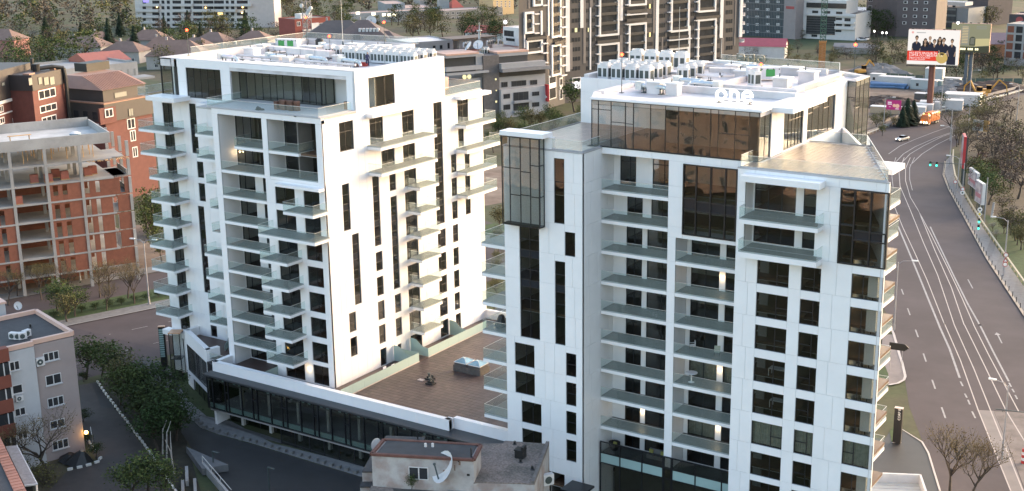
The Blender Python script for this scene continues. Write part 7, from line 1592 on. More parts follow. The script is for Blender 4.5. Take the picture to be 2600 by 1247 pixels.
def tower_pic(cx_, hw, top, bot, m, m2_, n):
    P = [(X(cx_+hw*math.cos(a)), Y(top+hw*1.1-hw*1.1*math.sin(a))) for a in [math.pi*k/10 for k in range(11)]]; flat(t, P+[(X(cx_-hw), Y(bot)), (X(cx_+hw), Y(bot))], -.05, m, 'poster_tower')
    for k in range(n): v = top+.05+(bot-top-.08)*k/n; flat(t, [(X(cx_-hw*.7), Y(v)), (X(cx_-hw*.7), Y(v+.02)), (X(cx_+hw*.7), Y(v+.02)), (X(cx_+hw*.7), Y(v))], -.07, m2_, 'poster_storey')
P1_ = emit('poster_haze', (.42, .43, .36), .16); P2_ = emit('poster_glow', (.80, .62, .34), .22); P3_ = emit('poster_dark', (.10, .11, .08), .16)
flat(t, [(X(0), Y(.2)), (X(0), Y(1)), (X(.16), Y(1)), (X(.13), Y(.5))], -.03, P3_, 'poster_shade'); flat(t, [(X(0), Y(.80)), (X(0), Y(1)), (X(1), Y(1)), (X(1), Y(.76)), (X(.6), Y(.80))], -.04, P3_, 'poster_ground'); flat(t, [(X(.62), Y(.52)), (X(.62), Y(.79)), (X(1), Y(.74)), (X(1), Y(.5))], -.032, emit('poster_dusk', (.62, .55, .30), .22), 'poster_sky')
tower_pic(.36, .11, .06, .74, P1_, P2_, 11); tower_pic(.56, .075, .45, .76, P3_, P1_, 6)
for i in range(11): 
    u_ = .22+i*.047
    if i not in (4, 8): flat(t, [(X(u_), Y(.85)), (X(u_), Y(.92)), (X(u_+.034), Y(.92)), (X(u_+.034), Y(.85))], -.08, emit('poster_number', (1, .92, .55), .5), 'poster_digit')
for k, (v, a, b) in enumerate(((.07, .64, .90), (.13, .64, .90), (.19, .64, .90))): flat(t, [(X(a), Y(v)), (X(a), Y(v+(.035 if k < 2 else .008))), (X(b), Y(v+(.035 if k < 2 else .008))), (X(b), Y(v))], -.08, P1_, 'poster_line')
l = bpy.data.lights.new('poster_light', 'SPOT'); l.energy = 500; l.spot_size = R(80); l.spot_blend = 1; l.color = (1, .92, .6); lo = bpy.data.objects.new('poster_light', l); COL.objects.link(lo); lo.parent = t; lo.location = (-w2*.3, -2.2, zt2+.6); lo.rotation_euler = (R(48), 0, 0)
obj('lit_flood', MB().ball((-w2*.33, -1.5, zt2+.3), .42, 8).mesh('lit_flood', emit('flood_bulb', (1, .97, .85), 3)), t)
p = ag(*Q4(935, 905)); zq = 5.4; t = thing('poster_board', 'small magenta poster board on two posts below the dark shrubs', 'billboard', tuple(p), R(10))
obj('face', boxmesh(4.3, .12, 2.9, emit('poster_magenta', (.40, .05, .20), .20), 'face'), t, (-2.3, 0, 3.4)); obj('post', boxmesh(.14, .14, 3.4, POLE, 'post'), t, (-.9, .2, 0)); obj('post', boxmesh(.14, .14, 3.4, POLE, 'post'), t, (1.4, .2, 0))
PKW = emit('poster_pale', (.85, .7, .8), .2)
for (a, b, c, d) in ((-1.9, 5.4, -.8, 5.8), (-1.9, 4.9, -.7, 5.25), (-1.5, 4.2, -1.0, 4.35), (.35, 3.6, 1.4, 3.85)): obj('print_line', boxmesh(b if 0 else c-a, .02, d-b, PKW, 'print_line'), t, (a, -.03, b))
obj('print_figure', MB().tube((.9, -.02, 4.6), (.9, -.05, 4.6), .62, .62, 12).tube((0, -.02, 4.7), (0, -.05, 4.7), .5, .5, 10).mesh('print_figure', emit('poster_peach', (.8, .5, .4), .2)), t)
def ad_panel(p, az, L, z0, z1, label, edge):
    t = thing('advertising_panel', label, 'advertising panel', tuple(p), az, 'advertising panels along the right-hand pavement')
    obj('frame', MB().box(-L/2-.15, -.3, z0-.15, L/2+.15, .3, z1+.15).mesh('frame', edge), t); obj('face', boxmesh(L, .04, z1-z0, mat('pale_poster', (.50, .42, .40), .6, .25, .7, col2=(.30, .22, .24), sc2=.5), 'face'), t, (-L/2, -.36, z0))
    obj('print_band', boxmesh(L*.8, .03, (z1-z0)*.22, mat('pink_print', (.42, .16, .17), .6), 'print_band'), t, (-L*.4, -.40, z0+(z1-z0)*.25))
    for x in (-L*.4, 0, L*.4): obj('post', boxmesh(.16, .16, z0-.1, GRILL, 'post'), t, (x, 0, 0)); obj('ladder', boxmesh(.05, .3, z1, GRILL, 'ladder'), t, (x, .4, 0))
p = ag(*R7(690, 190)); ad_panel(p, R(-72), 5.0, 4.2, 11.2, 'tall panel with a red edge, farthest of the three', mat('sign_red', (.42, .03, .035)))
p = ag(*R7(772, 300)); ad_panel(p, R(-62), 6.5, 2.8, 6.2, 'wide pale panel with pink print, middle of the three', FARW)
p = ag(*R7(818, 400)); ad_panel(p, R(-58), 4.2, 2.2, 6.4, 'pale panel nearest to the camera of the three', FARW)
p = ag(*Q4(1560, 1030)); t = thing('poster_board', 'small white and yellow poster board among the bushes of the bend', 'billboard', tuple(p), R(-10)); obj('face', boxmesh(3.0, .15, 3.0, FARW, 'face'), t, (-1.5, 0, 2)); obj('side_face', boxmesh(1.5, .15, 3.0, mat('amber_print', (.42, .24, .08), .6), 'side_face'), t, (1.52, 0, 2)); obj('post', boxmesh(.2, .2, 2, POLE, 'post'), t, (0, .1, 0))
obj('print_dome', MB().tube((0, -.02, 3.6), (0, -.05, 3.6), .6, .6, 10).mesh('print_dome', mat('pink_print', (.42, .16, .17))), t)
t = thing('bare_pole', 'tall bare pole behind the guard rail', 'pole', tuple(ag(*R7(858, 482)))); obj('pole', MB().tube((0, 0, 0), (0, 0, 9.5), .12, .1, 8).mesh('pole', POLE), t)
t = thing('concrete_post', 'short leaning concrete post on the green slope', 'post', tuple(ag(*R7(912, 440)))); obj('post', MB().bar((0, 0, 0), (.2, .3, 3.2), .4).mesh('post', CONC), t)
# ================================================================ building site on the right
site = [at(*Q4(x, y)) for x, y in ((560, 520), (720, 500), (900, 560), (1150, 560), (1500, 610), (1911, 640), (1480, 790), (1000, 900), (760, 1010), (640, 900))]
sheet('soil', [(q.x, q.y) for q in site], .03, SOIL)
rs = random.Random(3)
def mound(p, r, h, label, m=None):
    t = thing('soil_heap', label, 'soil heap', tuple(p), 0, 'soil heaps on the building site'); mb = MB(); n = 16; K = 5
    for k in range(K+1):
        q = k/K
        for j in range(n): a = 2*math.pi*j/n; rr = r*(1-q*.92)*(1+.22*math.sin(a*3+r)+.12*math.sin(a*7+k)); mb.v.append((rr*math.cos(a)*1.5, rr*math.sin(a), h*math.sin(q*1.5)*(1+.15*math.sin(a*4+k*2))))
    for k in range(K):
        for j in range(n): mb.f.append((k*n+j, k*n+(j+1) % n, (k+1)*n+(j+1) % n, (k+1)*n+j)); mb.m.append(0)
    mb.f.append(tuple(K*n+j for j in range(n))); mb.m.append(0); obj('heap', mb.mesh('heap', m or SOIL), t)
GREYS = mat('grey_rubble', (.22, .20, .19), .95, .25, .5, bump=.5); DKS = mat('dark_soil', (.075, .05, .04), .95, .3, .4, bump=.5)
for x, y, r, h, m, lab in ((830, 545, 7, 3.5, GREYS, 'pale rubble heap at the far left of the building site'), (760, 540, 5, 3, GREYS, 'second rubble heap left of the fence'), (1400, 665, 7, 3, GREYS, 'grey heap between the cabins and the excavators'), (1330, 690, 5, 2, GREYS, 'smaller grey heap right of the billboard post'), (1520, 690, 7, 2.5, DKS, 'dark heap behind the excavators'), (1720, 660, 9, 2.5, DKS, 'long dark heap behind the barrier at the right'),
                           (830, 770, 6, 2, DKS, 'dark earth bank at the near left of the site'), (960, 775, 6, 2, DKS, 'dark earth bank in the near middle of the site'), (1080, 790, 4, 1.5, DKS, 'small earth bank left of the billboard post'), (790, 800, 4, 1.5, DKS, 'lowest earth bank beside the tower'), (900, 750, 5, 1.6, SOIL, 'brown heap behind the dark banks')):
    mound(at(*Q4(x, y)), r, h, lab, m)
def cabin(p, L, W, H, az, label, m, win=True):
    t = thing('site_cabin', label, 'site cabin', tuple(p), az, 'cabins and containers of the building site'); obj('body', boxmesh(L, W, H, m, 'body'), t, (0, 0, .1)); obj('roof', boxmesh(L+.2, W+.2, .12, FARW, 'roof'), t, (-.1, -.1, H+.11))
    n = int(L/.9)
    obj('ribs', MB().box(0, -.03, .2, .06, 0, H).mesh('rib', m) if 0 else boxmesh(L*.98, .03, .08, m, 'ribs'), t, (L*.01, -.035, H*.9))
    if win:
        for x in (.22, .70): obj('window', boxmesh(.9, .05, 1.0, FARG, 'window'), t, (L*x, -.03, 1.2))
CG = mat('cabin_grey', (.36, .39, .40), .6, .05); CW = mat('cabin_white', (.52, .50, .49), .6, .05); CT = mat('cabin_teal', (.20, .26, .25), .6, .05)
for x, y, L, W, H, az, m, wn, lab in ((1060, 665, 9, 4, 3.2, 0, CG, True, 'grey-green site cabin with two windows'), (1165, 650, 6, 5, 6.4, 5, CG, False, 'two-storey pale cabin stack behind the billboard post'), (1160, 668, 6, 3, 3, 5, CT, False, 'teal container in front of the cabin stack'), (1255, 645, 8, 3, 3, 0, CW, True, 'white cabin with windows right of the billboard post'),
                                      (818, 640, 12, 4, 3.2, 0, CW, False, 'long pale cabin with a pink roof above the blue pipes'), (757, 620, 5, 3, 3.2, 0, CW, True, 'small pale cabin at the left of the blue pipes'), (1310, 785, 11, 7, 3.4, 8, CW, False, 'big white container beside the crash barrier'), (1225, 820, 9, 4, 3, 12, CW, False, 'white container right of the billboard post base'),
                                      (1130, 830, 6, 4, 2.8, 12, CW, False, 'first in the row of low white containers left of the post base'), (1075, 845, 6, 4, 2.6, 12, CW, False, 'second in the row of low white containers'), (1020, 860, 6, 4, 2.4, 12, CW, False, 'third in the row of low white containers'), (1090, 745, 5, 3, 2, 0, mat('cabin_dark', (.10, .09, .085), .7), False, 'small dark container in the middle of the site'), (760, 845, 9, 3, 2, 5, mat('cabin_tan', (.42, .30, .20), .7), False, 'tan low container at the near left of the site')):
    cabin(at(*Q4(x, y)), L, W, H, R(az), lab, m, wn)
PB = mat('pipe_blue', (.09, .17, .32), .45, .1)
for i in range(9):
    a = at(*Q4(755+(i % 3)*12, 642+(i//3)*7)); b = at(*Q4(1050-(i % 4)*14, 668-(i//3)*3)); t = thing('blue_pipe', 'blue pipe in the long bundle in front of the pale cabin', 'pipe', (a.x, a.y, .5+.85*(i % 2)), 0, 'bundle of blue pipes')
    obj('pipe', MB().tube((0, 0, 0), (b.x-a.x, b.y-a.y, 0), .48, .48, 10).mesh('pipe', PB), t); obj('end_ring', MB().tube((b.x-a.x, b.y-a.y, 0), (b.x-a.x+.1, b.y-a.y, 0), .38, .38, 10).mesh('end_ring', BLACK), t)
YEL = mat('digger_yellow', (.48, .24, .04), .5, .08)
def digger(p, az, label):
    t = thing('excavator', label, 'excavator', tuple(p), az, 'yellow excavators')
    for y in (-1.3, .7): obj('track', MB().box(-2, y, .0, 2, y+.6, .9).mesh('track', BLACK), t)
    obj('body', loft([(-2.2, 1.25, 1.0, 2.0), (-1.2, 1.3, 1.0, 2.4), (1.2, 1.3, 1.0, 2.3), (1.7, 1.2, 1.05, 1.9)]).mesh('body', YEL), t); obj('cab', MB().box(.2, -1.25, 2.3, 1.7, -.1, 3.6).mesh('cab', CARG), t); obj('cab_roof', MB().box(.1, -1.3, 3.61, 1.8, 0, 3.75).mesh('cab_roof', YEL), t)
    obj('boom', MB().bar((1.5, .3, 1.8), (4.2, .3, 5.4), .5).bar((4.2, .3, 5.4), (6.6, .3, 3.4), .4).mesh('boom', YEL), t); obj('stick', MB().bar((6.6, .3, 3.4), (6.9, .3, 1.2), .3).mesh('stick', YEL), t); obj('bucket', MB().box(6.3, -.3, .4, 7.3, .9, 1.3).mesh('bucket', BLACK), t)
digger(at(*Q4(1580, 735)), R(150), 'yellow excavator with a raised arm behind the barrier'); digger(at(*Q4(1620, 715)), R(20), 'second yellow excavator farther back'); digger(at(*Q4(690, 560)), R(60), 'yellow digger arm at the far left of the site')
FN = mat('green_mesh', (.085, .115, .095), .8, .1)
a, b, c = at(*Q4(850, 595)), at(*Q4(1480, 640)), at(*Q4(1900, 640)); t = thing('site_fence', 'long green mesh fence behind the building site', 'fence', tuple(a))
for p, q in ((a, b), (b, c)):
    L_ = (q-p).length; n = int(L_/3); an = math.atan2(q.y-p.y, q.x-p.x); d = (q-p)/n
    for i in range(n): obj('fence_panel', boxmesh(2.9, .05, 2.6, FN, 'fence_panel'), t, tuple(p-a+d*i), an)
q = Vector((-177.4, 493.5, 0)); dq = math.hypot(q.x, q.y); zo = zat(2090, 104, dq); zt_ = zat(2090, -60, dq)
t = thing('tower_crane', 'tower crane mast, orange below and green above, behind the right tower', 'crane', tuple(q), R(20)); CO, CGn = mat('crane_orange', (.46, .20, .06), .6, .06), mat('crane_green', (.055, .12, .085), .6, .06)
n = 10
for i in range(n): z0, z1 = zo*i/n, zo*(i+1)/n; obj('mast_section', lattice(None, 2.3, 0, z1-z0, CO, r=.17, step=(z1-z0)/2).mesh('mast_section', CO) if i == 0 else bpy.data.meshes['mast_section'], t, (0, 0, z0))
gm = lattice(None, 2.1, 0, 3.2, CGn, r=.17, step=1.6).mesh('upper_section', CGn)
for i in range(int((zt_-zo)/3.2)): obj('upper_section', gm, t, (0, 0, zo+i*3.2))
obj('collar', boxmesh(2.9, 2.9, .8, CO, 'collar'), t, (-1.45, -1.45, zo-.8))
sheet('lawn', [tuple(at(*Q4(x, y)))[:2] for x, y in ((-120, 320), (200, 285), (650, 300), (700, 340), (900, 340), (600, 380), (200, 370), (-100, 380))], .02, mat('far_grass', (.035, .055, .02), .95, .25, .2))
for i, (x, y, lab) in enumerate(((700, 305, 'white parked car at the far end of the grass'), (690, 300, 'second white parked car at the far end of the grass'), (735, 300, 'grey parked car behind the white ones'))): car(at(*Q4(x, y)), R(20+i*30), lab, FARW, False, 'cars parked beyond the grass')
for i, (x, y) in enumerate(((790, 275), (850, 287), (880, 288), (665, 268))): 
    p = at(*Q4(x, y)); t = thing('far_lamp', 'small bright lamp by the dark trees before the brown high-rise', 'lamp', (p.x, p.y, 0), 0, 'small far lamps'); obj('post', boxmesh(.12, .12, 2.5, POLE, 'post'), t); obj('bulb', MB().ball((.06, .06, 2.7), .5, 6).mesh('bulb', emit('far_bulb', (1, .93, .85), 2)), t)
for x, y, lab in ((620, 385, 'low dark shed roof on the slope behind the crane'), (700, 395, 'second low shed roof behind the crane')): gable(at(*Q4(x, y)), R(15), 14, 9, 2.5, 1.2, lab, mat('slate_sheet', (.17, .165, .17), .7), WALLP)
# ================================================================ old house in the foreground
ZO = pz(4.954, 900, 1080); OLDW = mat('old_render', (.40, .375, .365), .85, .16, .7, bump=.15, col2=(.30, .24, .22), sc2=.55); GRAV = mat('gravel_roof', (.21, .165, .145), .95, .45, 5, bump=.7, bscale=9, col2=(.13, .11, .095), sc2=.35); FELT = mat('dark_felt', (.052, .050, .053), .8, .2, 1); RUST = mat('rusty_edge', (.13, .055, .042), .8, .25, 2)
OZ, PZ = 12.0, 14.3
def oz(x, y, z): return at(*ZO(x, y), z)
t = thing('old_house', 'old flat-roofed house with gravel roof and stained roof room at the bottom', 'house', tuple(oz(1500, 430, OZ))[:2]+(0,)); o_ = t.location
def opr(nm, P, z0, z1, m): return obj(nm, MB().prism([(q.x-o_.x, q.y-o_.y) for q in P], z0, z1).mesh(nm, m), t)
RP = [oz(1240, 235, OZ), oz(1870, 235, OZ), oz(1890, 200, OZ), oz(2450, 240, OZ), oz(2265, 745, OZ), oz(2080, 735, OZ), oz(1560, 720, OZ), oz(1500, 730, OZ)]
opr('wall', RP, -1, OZ-.06, OLDW); opr('gravel_roof', RP, OZ-.05, OZ+.06, GRAV)
e0, e1 = oz(2450, 240, OZ), oz(2265, 745, OZ); dv = (e1-e0); nn = Vector((-dv.y, dv.x, 0)).normalized()*.32
opr('roof_edge', [e0, e1, e1-nn, e0-nn], OZ+.07, OZ+.32, mat('edge_concrete', (.15, .13, .12), .9, .3, 2))
c0, c1, c2, c3 = oz(215, 365, PZ), oz(1500, 438, PZ), oz(1590, 255, PZ), oz(370, 185, PZ)
opr('roof_room', [c0, c1, c2, c3], OZ-3, PZ-.05, OLDW); opr('felt_roof', [c0.lerp(c2, .04), c1.lerp(c3, .04), c2.lerp(c0, .04), c3.lerp(c1, .04)], PZ-.04, PZ+.05, FELT)
for a, b in ((c0, c1), (c1, c2), (c2, c3), (c3, c0)): obj('rusty_edge', MB().bar((a.x-o_.x, a.y-o_.y, PZ+.02), (b.x-o_.x, b.y-o_.y, PZ+.02), .32, .24).mesh('rusty_edge', RUST), t)
FR = Fac(Vector((c0.x, c0.y, 0)), Vector((c1.x, c1.y, 0)))
def onfr(r): (xa, ya), (xb, yb) = ZO(*r[:2]), ZO(*r[2:]); return FR.rect(xa, ya, xb, yb)
a, b, c, d = onfr((685, 525, 930, 680)); plr = Plane(c0.x, c0.y, FR.ang)
o2 = obj('window', MB().box(0, -.06, 0, .06, .05, d-c).box(b-a-.06, -.06, 0, b-a, .05, d-c).box(.06, -.06, 0, b-a-.06, .05, .06).box(.06, -.06, d-c-.06, b-a-.06, .05, d-c).box((b-a)*.49, -.06, .06, (b-a)*.54, .05, d-c-.06).mesh('window', FARW), t, tuple(Vector(plr.pt(a, 0, c))-o_), FR.ang)
for k in (0, 1): obj('pane', boxmesh((b-a)*.43, .02, d-c-.12, FARG, 'pane'), o2, (.06+k*(b-a)*.48, -.03, .06))
for r, m, nm in (((1415, 610, 1450, 635), BLACK, 'wall_vent'), ((1300, 440, 1320, 458), BLACK, 'wall_vent')): a, b, c, d = onfr(r); obj(nm, boxmesh(b-a, .04, d-c, m, nm), t, tuple(Vector(plr.pt(a, -.05, c))-o_), FR.ang)
RST = mat('rust_stain', (.20, .13, .10), .9, .3, 3)
for r in ((1115, 560, 1140, 670), (1255, 500, 1268, 570), (1310, 455, 1335, 500)): a, b, c, d = onfr(r); obj('rust_stain', boxmesh(b-a, .012, d-c, RST, 'rust_stain'), t, tuple(Vector(plr.pt(a, -.015, c))-o_), FR.ang)
b0, b1, b2, b3 = oz(365, 180, 13.3), oz(860, 195, 13.3), oz(890, 150, 13.3), oz(400, 128, 13.3)
opr('roof_step', [b0, b1, b2, b3], 9, 13.3, FELT); opr('roof_step', [oz(870, 205, 13.2), oz(1150, 225, 13.2), oz(1165, 200, 13.2), oz(890, 185, 13.2)], 9, 13.2, FELT)
opr('lean_to', [oz(95, 580, 11.5), oz(225, 580, 11.5), oz(225, 400, 11.5), oz(200, 400, 11.5)], 5, 11.5, OLDW); opr('lean_to_roof', [oz(95, 585, 11.6), oz(228, 585, 11.6), oz(228, 390, 11.6), oz(205, 390, 11.6)], 11.5, 11.65, FELT)
opr('porch', [oz(70, 770, 10.3), oz(200, 770, 10.3), oz(240, 660, 10.3), oz(120, 650, 10.3)], 4, 10.3, OLDW); opr('porch_roof', [oz(65, 775, 10.4), oz(205, 775, 10.4), oz(245, 655, 10.4), oz(118, 645, 10.4)], 10.3, 10.45, FELT)
opr('front_roof', [oz(240, 700, 11), oz(1500, 745, 11), oz(2080, 740, 11), oz(2060, 1100, 11), oz(60, 1100, 11)], 2, 11, mat('felt_patchy', (.10, .088, .082), .9, .3, .8, bump=.3, col2=(.05, .05, .052), sc2=.4))
opr('gravel_patch', [oz(210, 760, 11.1), oz(480, 790, 11.1), oz(560, 1000, 11.1), oz(120, 1000, 11.1)], 11.0, 11.1, GRAV)
for i, (x, y) in enumerate(((1560, 780), (1590, 720), (1140, 810), (1380, 830), (1240, 840))): thing('roof_sheet', 'loose grey metal sheet on the old house roof, %s' % ('upright pair left', 'upright pair right', 'lowest left', 'lowest right', 'middle low')[i], 'metal sheet', tuple(oz(x, y, 11.12)), R(-20+i*9), None, boxmesh(.9+.5*(i > 1), .6, .05, mat('zinc_sheet', (.20, .205, .21), .6, .2, 2), 'roof_sheet'))
t2 = thing('chimney', 'low black chimney on the gravel roof', 'chimney', tuple(oz(2090, 400, OZ+.07)), R(10)); obj('stack', MB().box(-.45, -.4, 0, .45, .4, .75).mesh('stack', BLACK), t2); obj('cap', MB().box(-.52, -.46, .76, .5, .46, .86).box(.2, -.4, .86, .45, .4, 1.2).mesh('cap', BLACK), t2)
for i, (x, y) in enumerate(((2015, 240), (2238, 555), (2090, 468))): t2 = thing('roof_pipe', 'small dark vent stub on the gravel roof, %s' % ('at the far edge', 'near the right edge', 'below the chimney')[i], 'vent', tuple(oz(x, y, OZ+.06))); obj('stub', MB().tube((0, 0, 0), (0, 0, .35), .12, .12, 8).mesh('stub', BLACK), t2); obj('collar', MB().tube((0, 0, 0), (0, 0, .06), .22, .2, 8).mesh('collar', FELT), t2)
for x, y, h in ((795, 180, 1.0), (1468, 400, .9)): t2 = thing('roof_pipe', 'thin dark pipe on the roof room, %s' % ('left' if x < 1000 else 'right'), 'vent', tuple(oz(x, y, PZ if x > 1000 else 13.3))); obj('pipe', MB().tube((0, 0, 0), (0, 0, h), .06, .06, 6).mesh('pipe', BLACK), t2); obj('foot', MB().tube((0, 0, 0), (0, 0, .08), .16, .1, 8).mesh('foot', FELT), t2)
for x in (895, 985): thing('white_vent', 'small white vent on the felt roof, %s of two' % ('left' if x < 900 else 'right'), 'vent', tuple(oz(x, 272, PZ+.05)), 0, None, MB().box(-.1, -.08, 0, .1, .08, .38).mesh('white_vent', FARW))
bigd = dish(tuple(oz(1190, 560, 13.0)), 1.55, R(-28), 'large dirty satellite dish on the wall of the roof room', 30); bigd.location.z = 11.6; bigd.location += Vector((0, -.4, 0))
dish(tuple(oz(395, 720, 11)), .75, R(30), 'small white satellite dish below the roof room', 15); dish(tuple(oz(262, 330, 13.2)), .65, R(80), 'white dish seen edge-on at the left corner of the roof room', 10)
t2 = thing('wall_air_conditioner', 'white air conditioner on the right wall of the old house', 'air conditioner', tuple(oz(2385, 770, 9.3)), R(60)); obj('casing', boxmesh(1.1, .5, 1.1, FARW, 'casing'), t2); obj('grille', MB().tube((.5, -.02, .55), (.5, -.05, .55), .38, .38, 12).mesh('grille', GRILL), t2)
for (x0, y0, z) in ((2350, 600, 9.2), (2300, 720, 8.6), (2385, 680, 6)):
    p = oz(x0, y0, z); obj('side_window', boxmesh(.1, .8, 1.3, FARG, 'side_window'), t, tuple(p-o_), math.atan2(dv.y, dv.x)-R(90))
t2 = thing('glass_porch', 'dark glass porch standing between the old house and the right tower', 'porch', (-63.6, 104.6, -1.05)); obj('frame', MB().box(0, 0, 0, .1, .1, 5.4).box(2.6, 0, 0, 2.7, .1, 5.4).box(0, 2.4, 0, .1, 2.5, 5.4).box(0, 0, 5.4, 2.7, 2.5, 5.6).mesh('frame', DARK), t2); obj('pane', boxmesh(2.4, .04, 5.3, WIN, 'pane'), t2, (.12, .03, .05)); obj('pane', boxmesh(.04, 2.3, 5.3, WIN, 'pane'), t2, (.03, .12, .05))
# ================================================================ apartment block at the bottom left
PNK = mat('pink_render', (.33, .27, .26), .85, .06, .6, bump=.12, bscale=14); PAL = mat('pale_render', (.46, .455, .47), .85, .06, .6, bump=.12, bscale=14); COP = mat('rose_coping', (.66, .42, .33), .5, .06)
HZ = 14.4
A_, B_, C_, D_ = at(*Q6(543, 52), HZ), at(*Q6(238, 120), HZ), at(*Q6(-160, 215), HZ), at(*Q6(470, -8), HZ)
E_ = at(*Q6(-200, 40), HZ)
t = thing('apartment_block', 'pink and white apartment block with brick-red balconies at the lower left', 'apartment block', (A_.x, A_.y, 0)); o_ = t.location
fd = (B_-A_); fd.z = 0; fd.normalize(); bk = Vector((fd.y, -fd.x, 0)); bk = bk if (D_-A_).dot(bk) > 0 else -bk
Wd = 12
def apr(nm, P, z0, z1, m): return obj(nm, MB().prism([(q.x-o_.x, q.y-o_.y) for q in P], z0, z1).mesh(nm, m), t)
A0 = Vector((A_.x, A_.y, 0)); LB = (B_-A_).length
apr('pink_wall', [A0, A0+fd*LB, A0+fd*LB+bk*Wd, A0+bk*Wd], -1.1, HZ-.5, PNK)
Cf = A0+fd*LB-bk*.45
apr('white_wall', [Cf, Cf+fd*30, Cf+fd*30+bk*Wd, Cf+bk*Wd], -1.1, HZ-.5, PAL)
apr('flat_roof', [A0+bk*.3, A0+fd*(LB+30)+bk*.3, A0+fd*(LB+30)+bk*Wd, A0+bk*Wd], HZ-.5, HZ-.35, FELT)
def cope(p, q, w_=.45): obj('coping', MB().bar((p.x-o_.x, p.y-o_.y, HZ-.12), (q.x-o_.x, q.y-o_.y, HZ-.12), w_, .55).mesh('coping', COP), t)
cope(A0+bk*.2, A0+fd*LB+bk*.2); cope(A0+bk*.2-fd*.0, A0+bk*Wd); cope(Cf+bk*.2, Cf+fd*30+bk*.2); cope(A0+bk*Wd, A0+bk*Wd+fd*34)
Fp = Fac(A0+fd*LB, A0); Fw = Fac(Cf+fd*30, Cf)
ZA = pz(2.645, 0, 780)
def apw(F, r, mull, ac=False):
    (xa, ya), (xb, yb) = ZA(*r[:2]), ZA(*r[2:]); a, b, c, d = F.rect(xa, ya, xb, yb)
    pl = Plane(F.P0.x, F.P0.y, F.ang); W, H = b-a, d-c
    mb = MB().box(0, -.06, 0, W, .03, .08).box(0, -.06, H-.08, W, .03, H).box(0, -.06, .08, .08, .03, H-.08).box(W-.08, -.06, .08, W, .03, H-.08)
    for i in range(1, mull+1): mb.box(W*i/(mull+1)-.05, -.06, .08, W*i/(mull+1)+.05, .03, H-.08)
    o = obj('window', mb.mesh('window', FARW), t, tuple(Vector(pl.pt(a, 0, c))-o_), F.ang)
    for i in range(mull+1): obj('pane', boxmesh(W/(mull+1)-.12, .03, H-.14, FARG, 'pane'), o, (W*i/(mull+1)+.06, -.045, .07))
    obj('sill', boxmesh(W+.2, .22, .08, PAL, 'sill'), o, (-.1, -.22, -.09))
for r, m_ in (((290, 300, 395, 358), 2), ((305, 450, 412, 518), 1), ((318, 602, 428, 662), 2), ((335, 755, 435, 810), 1), ((350, 890, 460, 950), 2)): apw(Fp, r, m_)
for r, m_ in (((62, 362, 132, 425), 1), ((82, 520, 152, 580), 0), ((98, 675, 172, 728), 1), ((118, 830, 185, 885), 1)): apw(Fw, r, m_)
def wall_ac(F, r, label):
    (xa, ya), (xb, yb) = ZA(*r[:2]), ZA(*r[2:]); a, b, c, d = F.rect(xa, ya, xb, yb); pl = Plane(F.P0.x, F.P0.y, F.ang); t2 = thing('wall_air_conditioner', label, 'air conditioner', pl.pt(a, 0, c), F.ang)
    obj('casing', boxmesh(b-a, .4, d-c, FARW, 'casing'), t2, (0, -.42, 0)); obj('fan_grille', MB().tube(((b-a)*.42, -.43, (d-c)/2), ((b-a)*.42, -.46, (d-c)/2), (d-c)*.36, (d-c)*.36, 14).mesh('fan_grille', GRILL), t2); obj('hub', MB().tube(((b-a)*.42, -.462, (d-c)/2), ((b-a)*.42, -.48, (d-c)/2), (d-c)*.12, (d-c)*.12, 8).mesh('hub', FARW), t2)
    obj('bracket', MB().box(.05, -.42, -.08, .12, 0, -.01).box(b-a-.12, -.42, -.08, b-a-.05, 0, -.01).mesh('bracket', GRILL), t2)
wall_ac(Fp, (237, 335, 293, 390), 'white air conditioner beside the top window of the pink wall'); wall_ac(Fw, (100, 588, 150, 626), 'white air conditioner under a window of the white wall')
REDB = mat('brick_red_panel', (.19, .055, .035), .75, .1)
plw = Plane(Fw.P0.x, Fw.P0.y, Fw.ang)
for k, (y0, y1) in enumerate(((260, 365), (443, 540), (603, 705), (770, 870))):
    (xa, ya), (xb, yb) = ZA(-120, y0), ZA(40+k*16, y1); a, b, c, d = Fw.rect(xa, ya, xb, yb); a = max(a, 2)
    obj('red_balcony', boxmesh(b-a, 1.1, (d-c)*.86, REDB, 'red_balcony'), t, tuple(Vector(plw.pt(a, -1.1, c))-o_), Fw.ang); obj('balcony_glazing', boxmesh(b-a-.15, .9, 1.6, FARG, 'balcony_glazing'), t, tuple(Vector(plw.pt(a, -.95, c-1.75))-o_), Fw.ang); obj('balcony_mullion', boxmesh(.12, 1.0, 1.6, FARW, 'balcony_mullion'), t, tuple(Vector(plw.pt(b-.8, -1.0, c-1.75))-o_), Fw.ang); obj('balcony_mullion', boxmesh(.12, 1.0, 1.6, FARW, 'balcony_mullion'), t, tuple(Vector(plw.pt(b-.12, -1.0, c-1.75))-o_), Fw.ang)
for i, (x, y) in enumerate(((60, 215), (95, 220), (130, 222), (170, 205))): 
    q = at(*ZA(x, y), HZ-.3); t2 = thing('rooftop_unit', 'pale unit in the row of four on the felt roof, %s from the left' % ('first', 'second', 'third', 'fourth')[i], 'roof unit', tuple(q), R(20+i*25), 'row of pale roof units'); obj('casing', boxmesh(.95, .55, .8, FARW, 'casing'), t2); obj('grille', MB().tube((.4, -.02, .4), (.4, -.05, .4), .3, .3, 10).mesh('grille', GRILL), t2)
q = at(*ZA(205, 140), HZ-.34); t2 = thing('roof_pipe', 'tiny dark pipe stub on the felt roof of the pink block', 'vent', tuple(q)); obj('stub', MB().tube((0, 0, 0), (0, 0, .5), .12, .12, 8).mesh('stub', BLACK), t2); obj('collar', MB().tube((0, 0, 0), (0, 0, .08), .25, .2, 8).mesh('collar', FELT), t2)
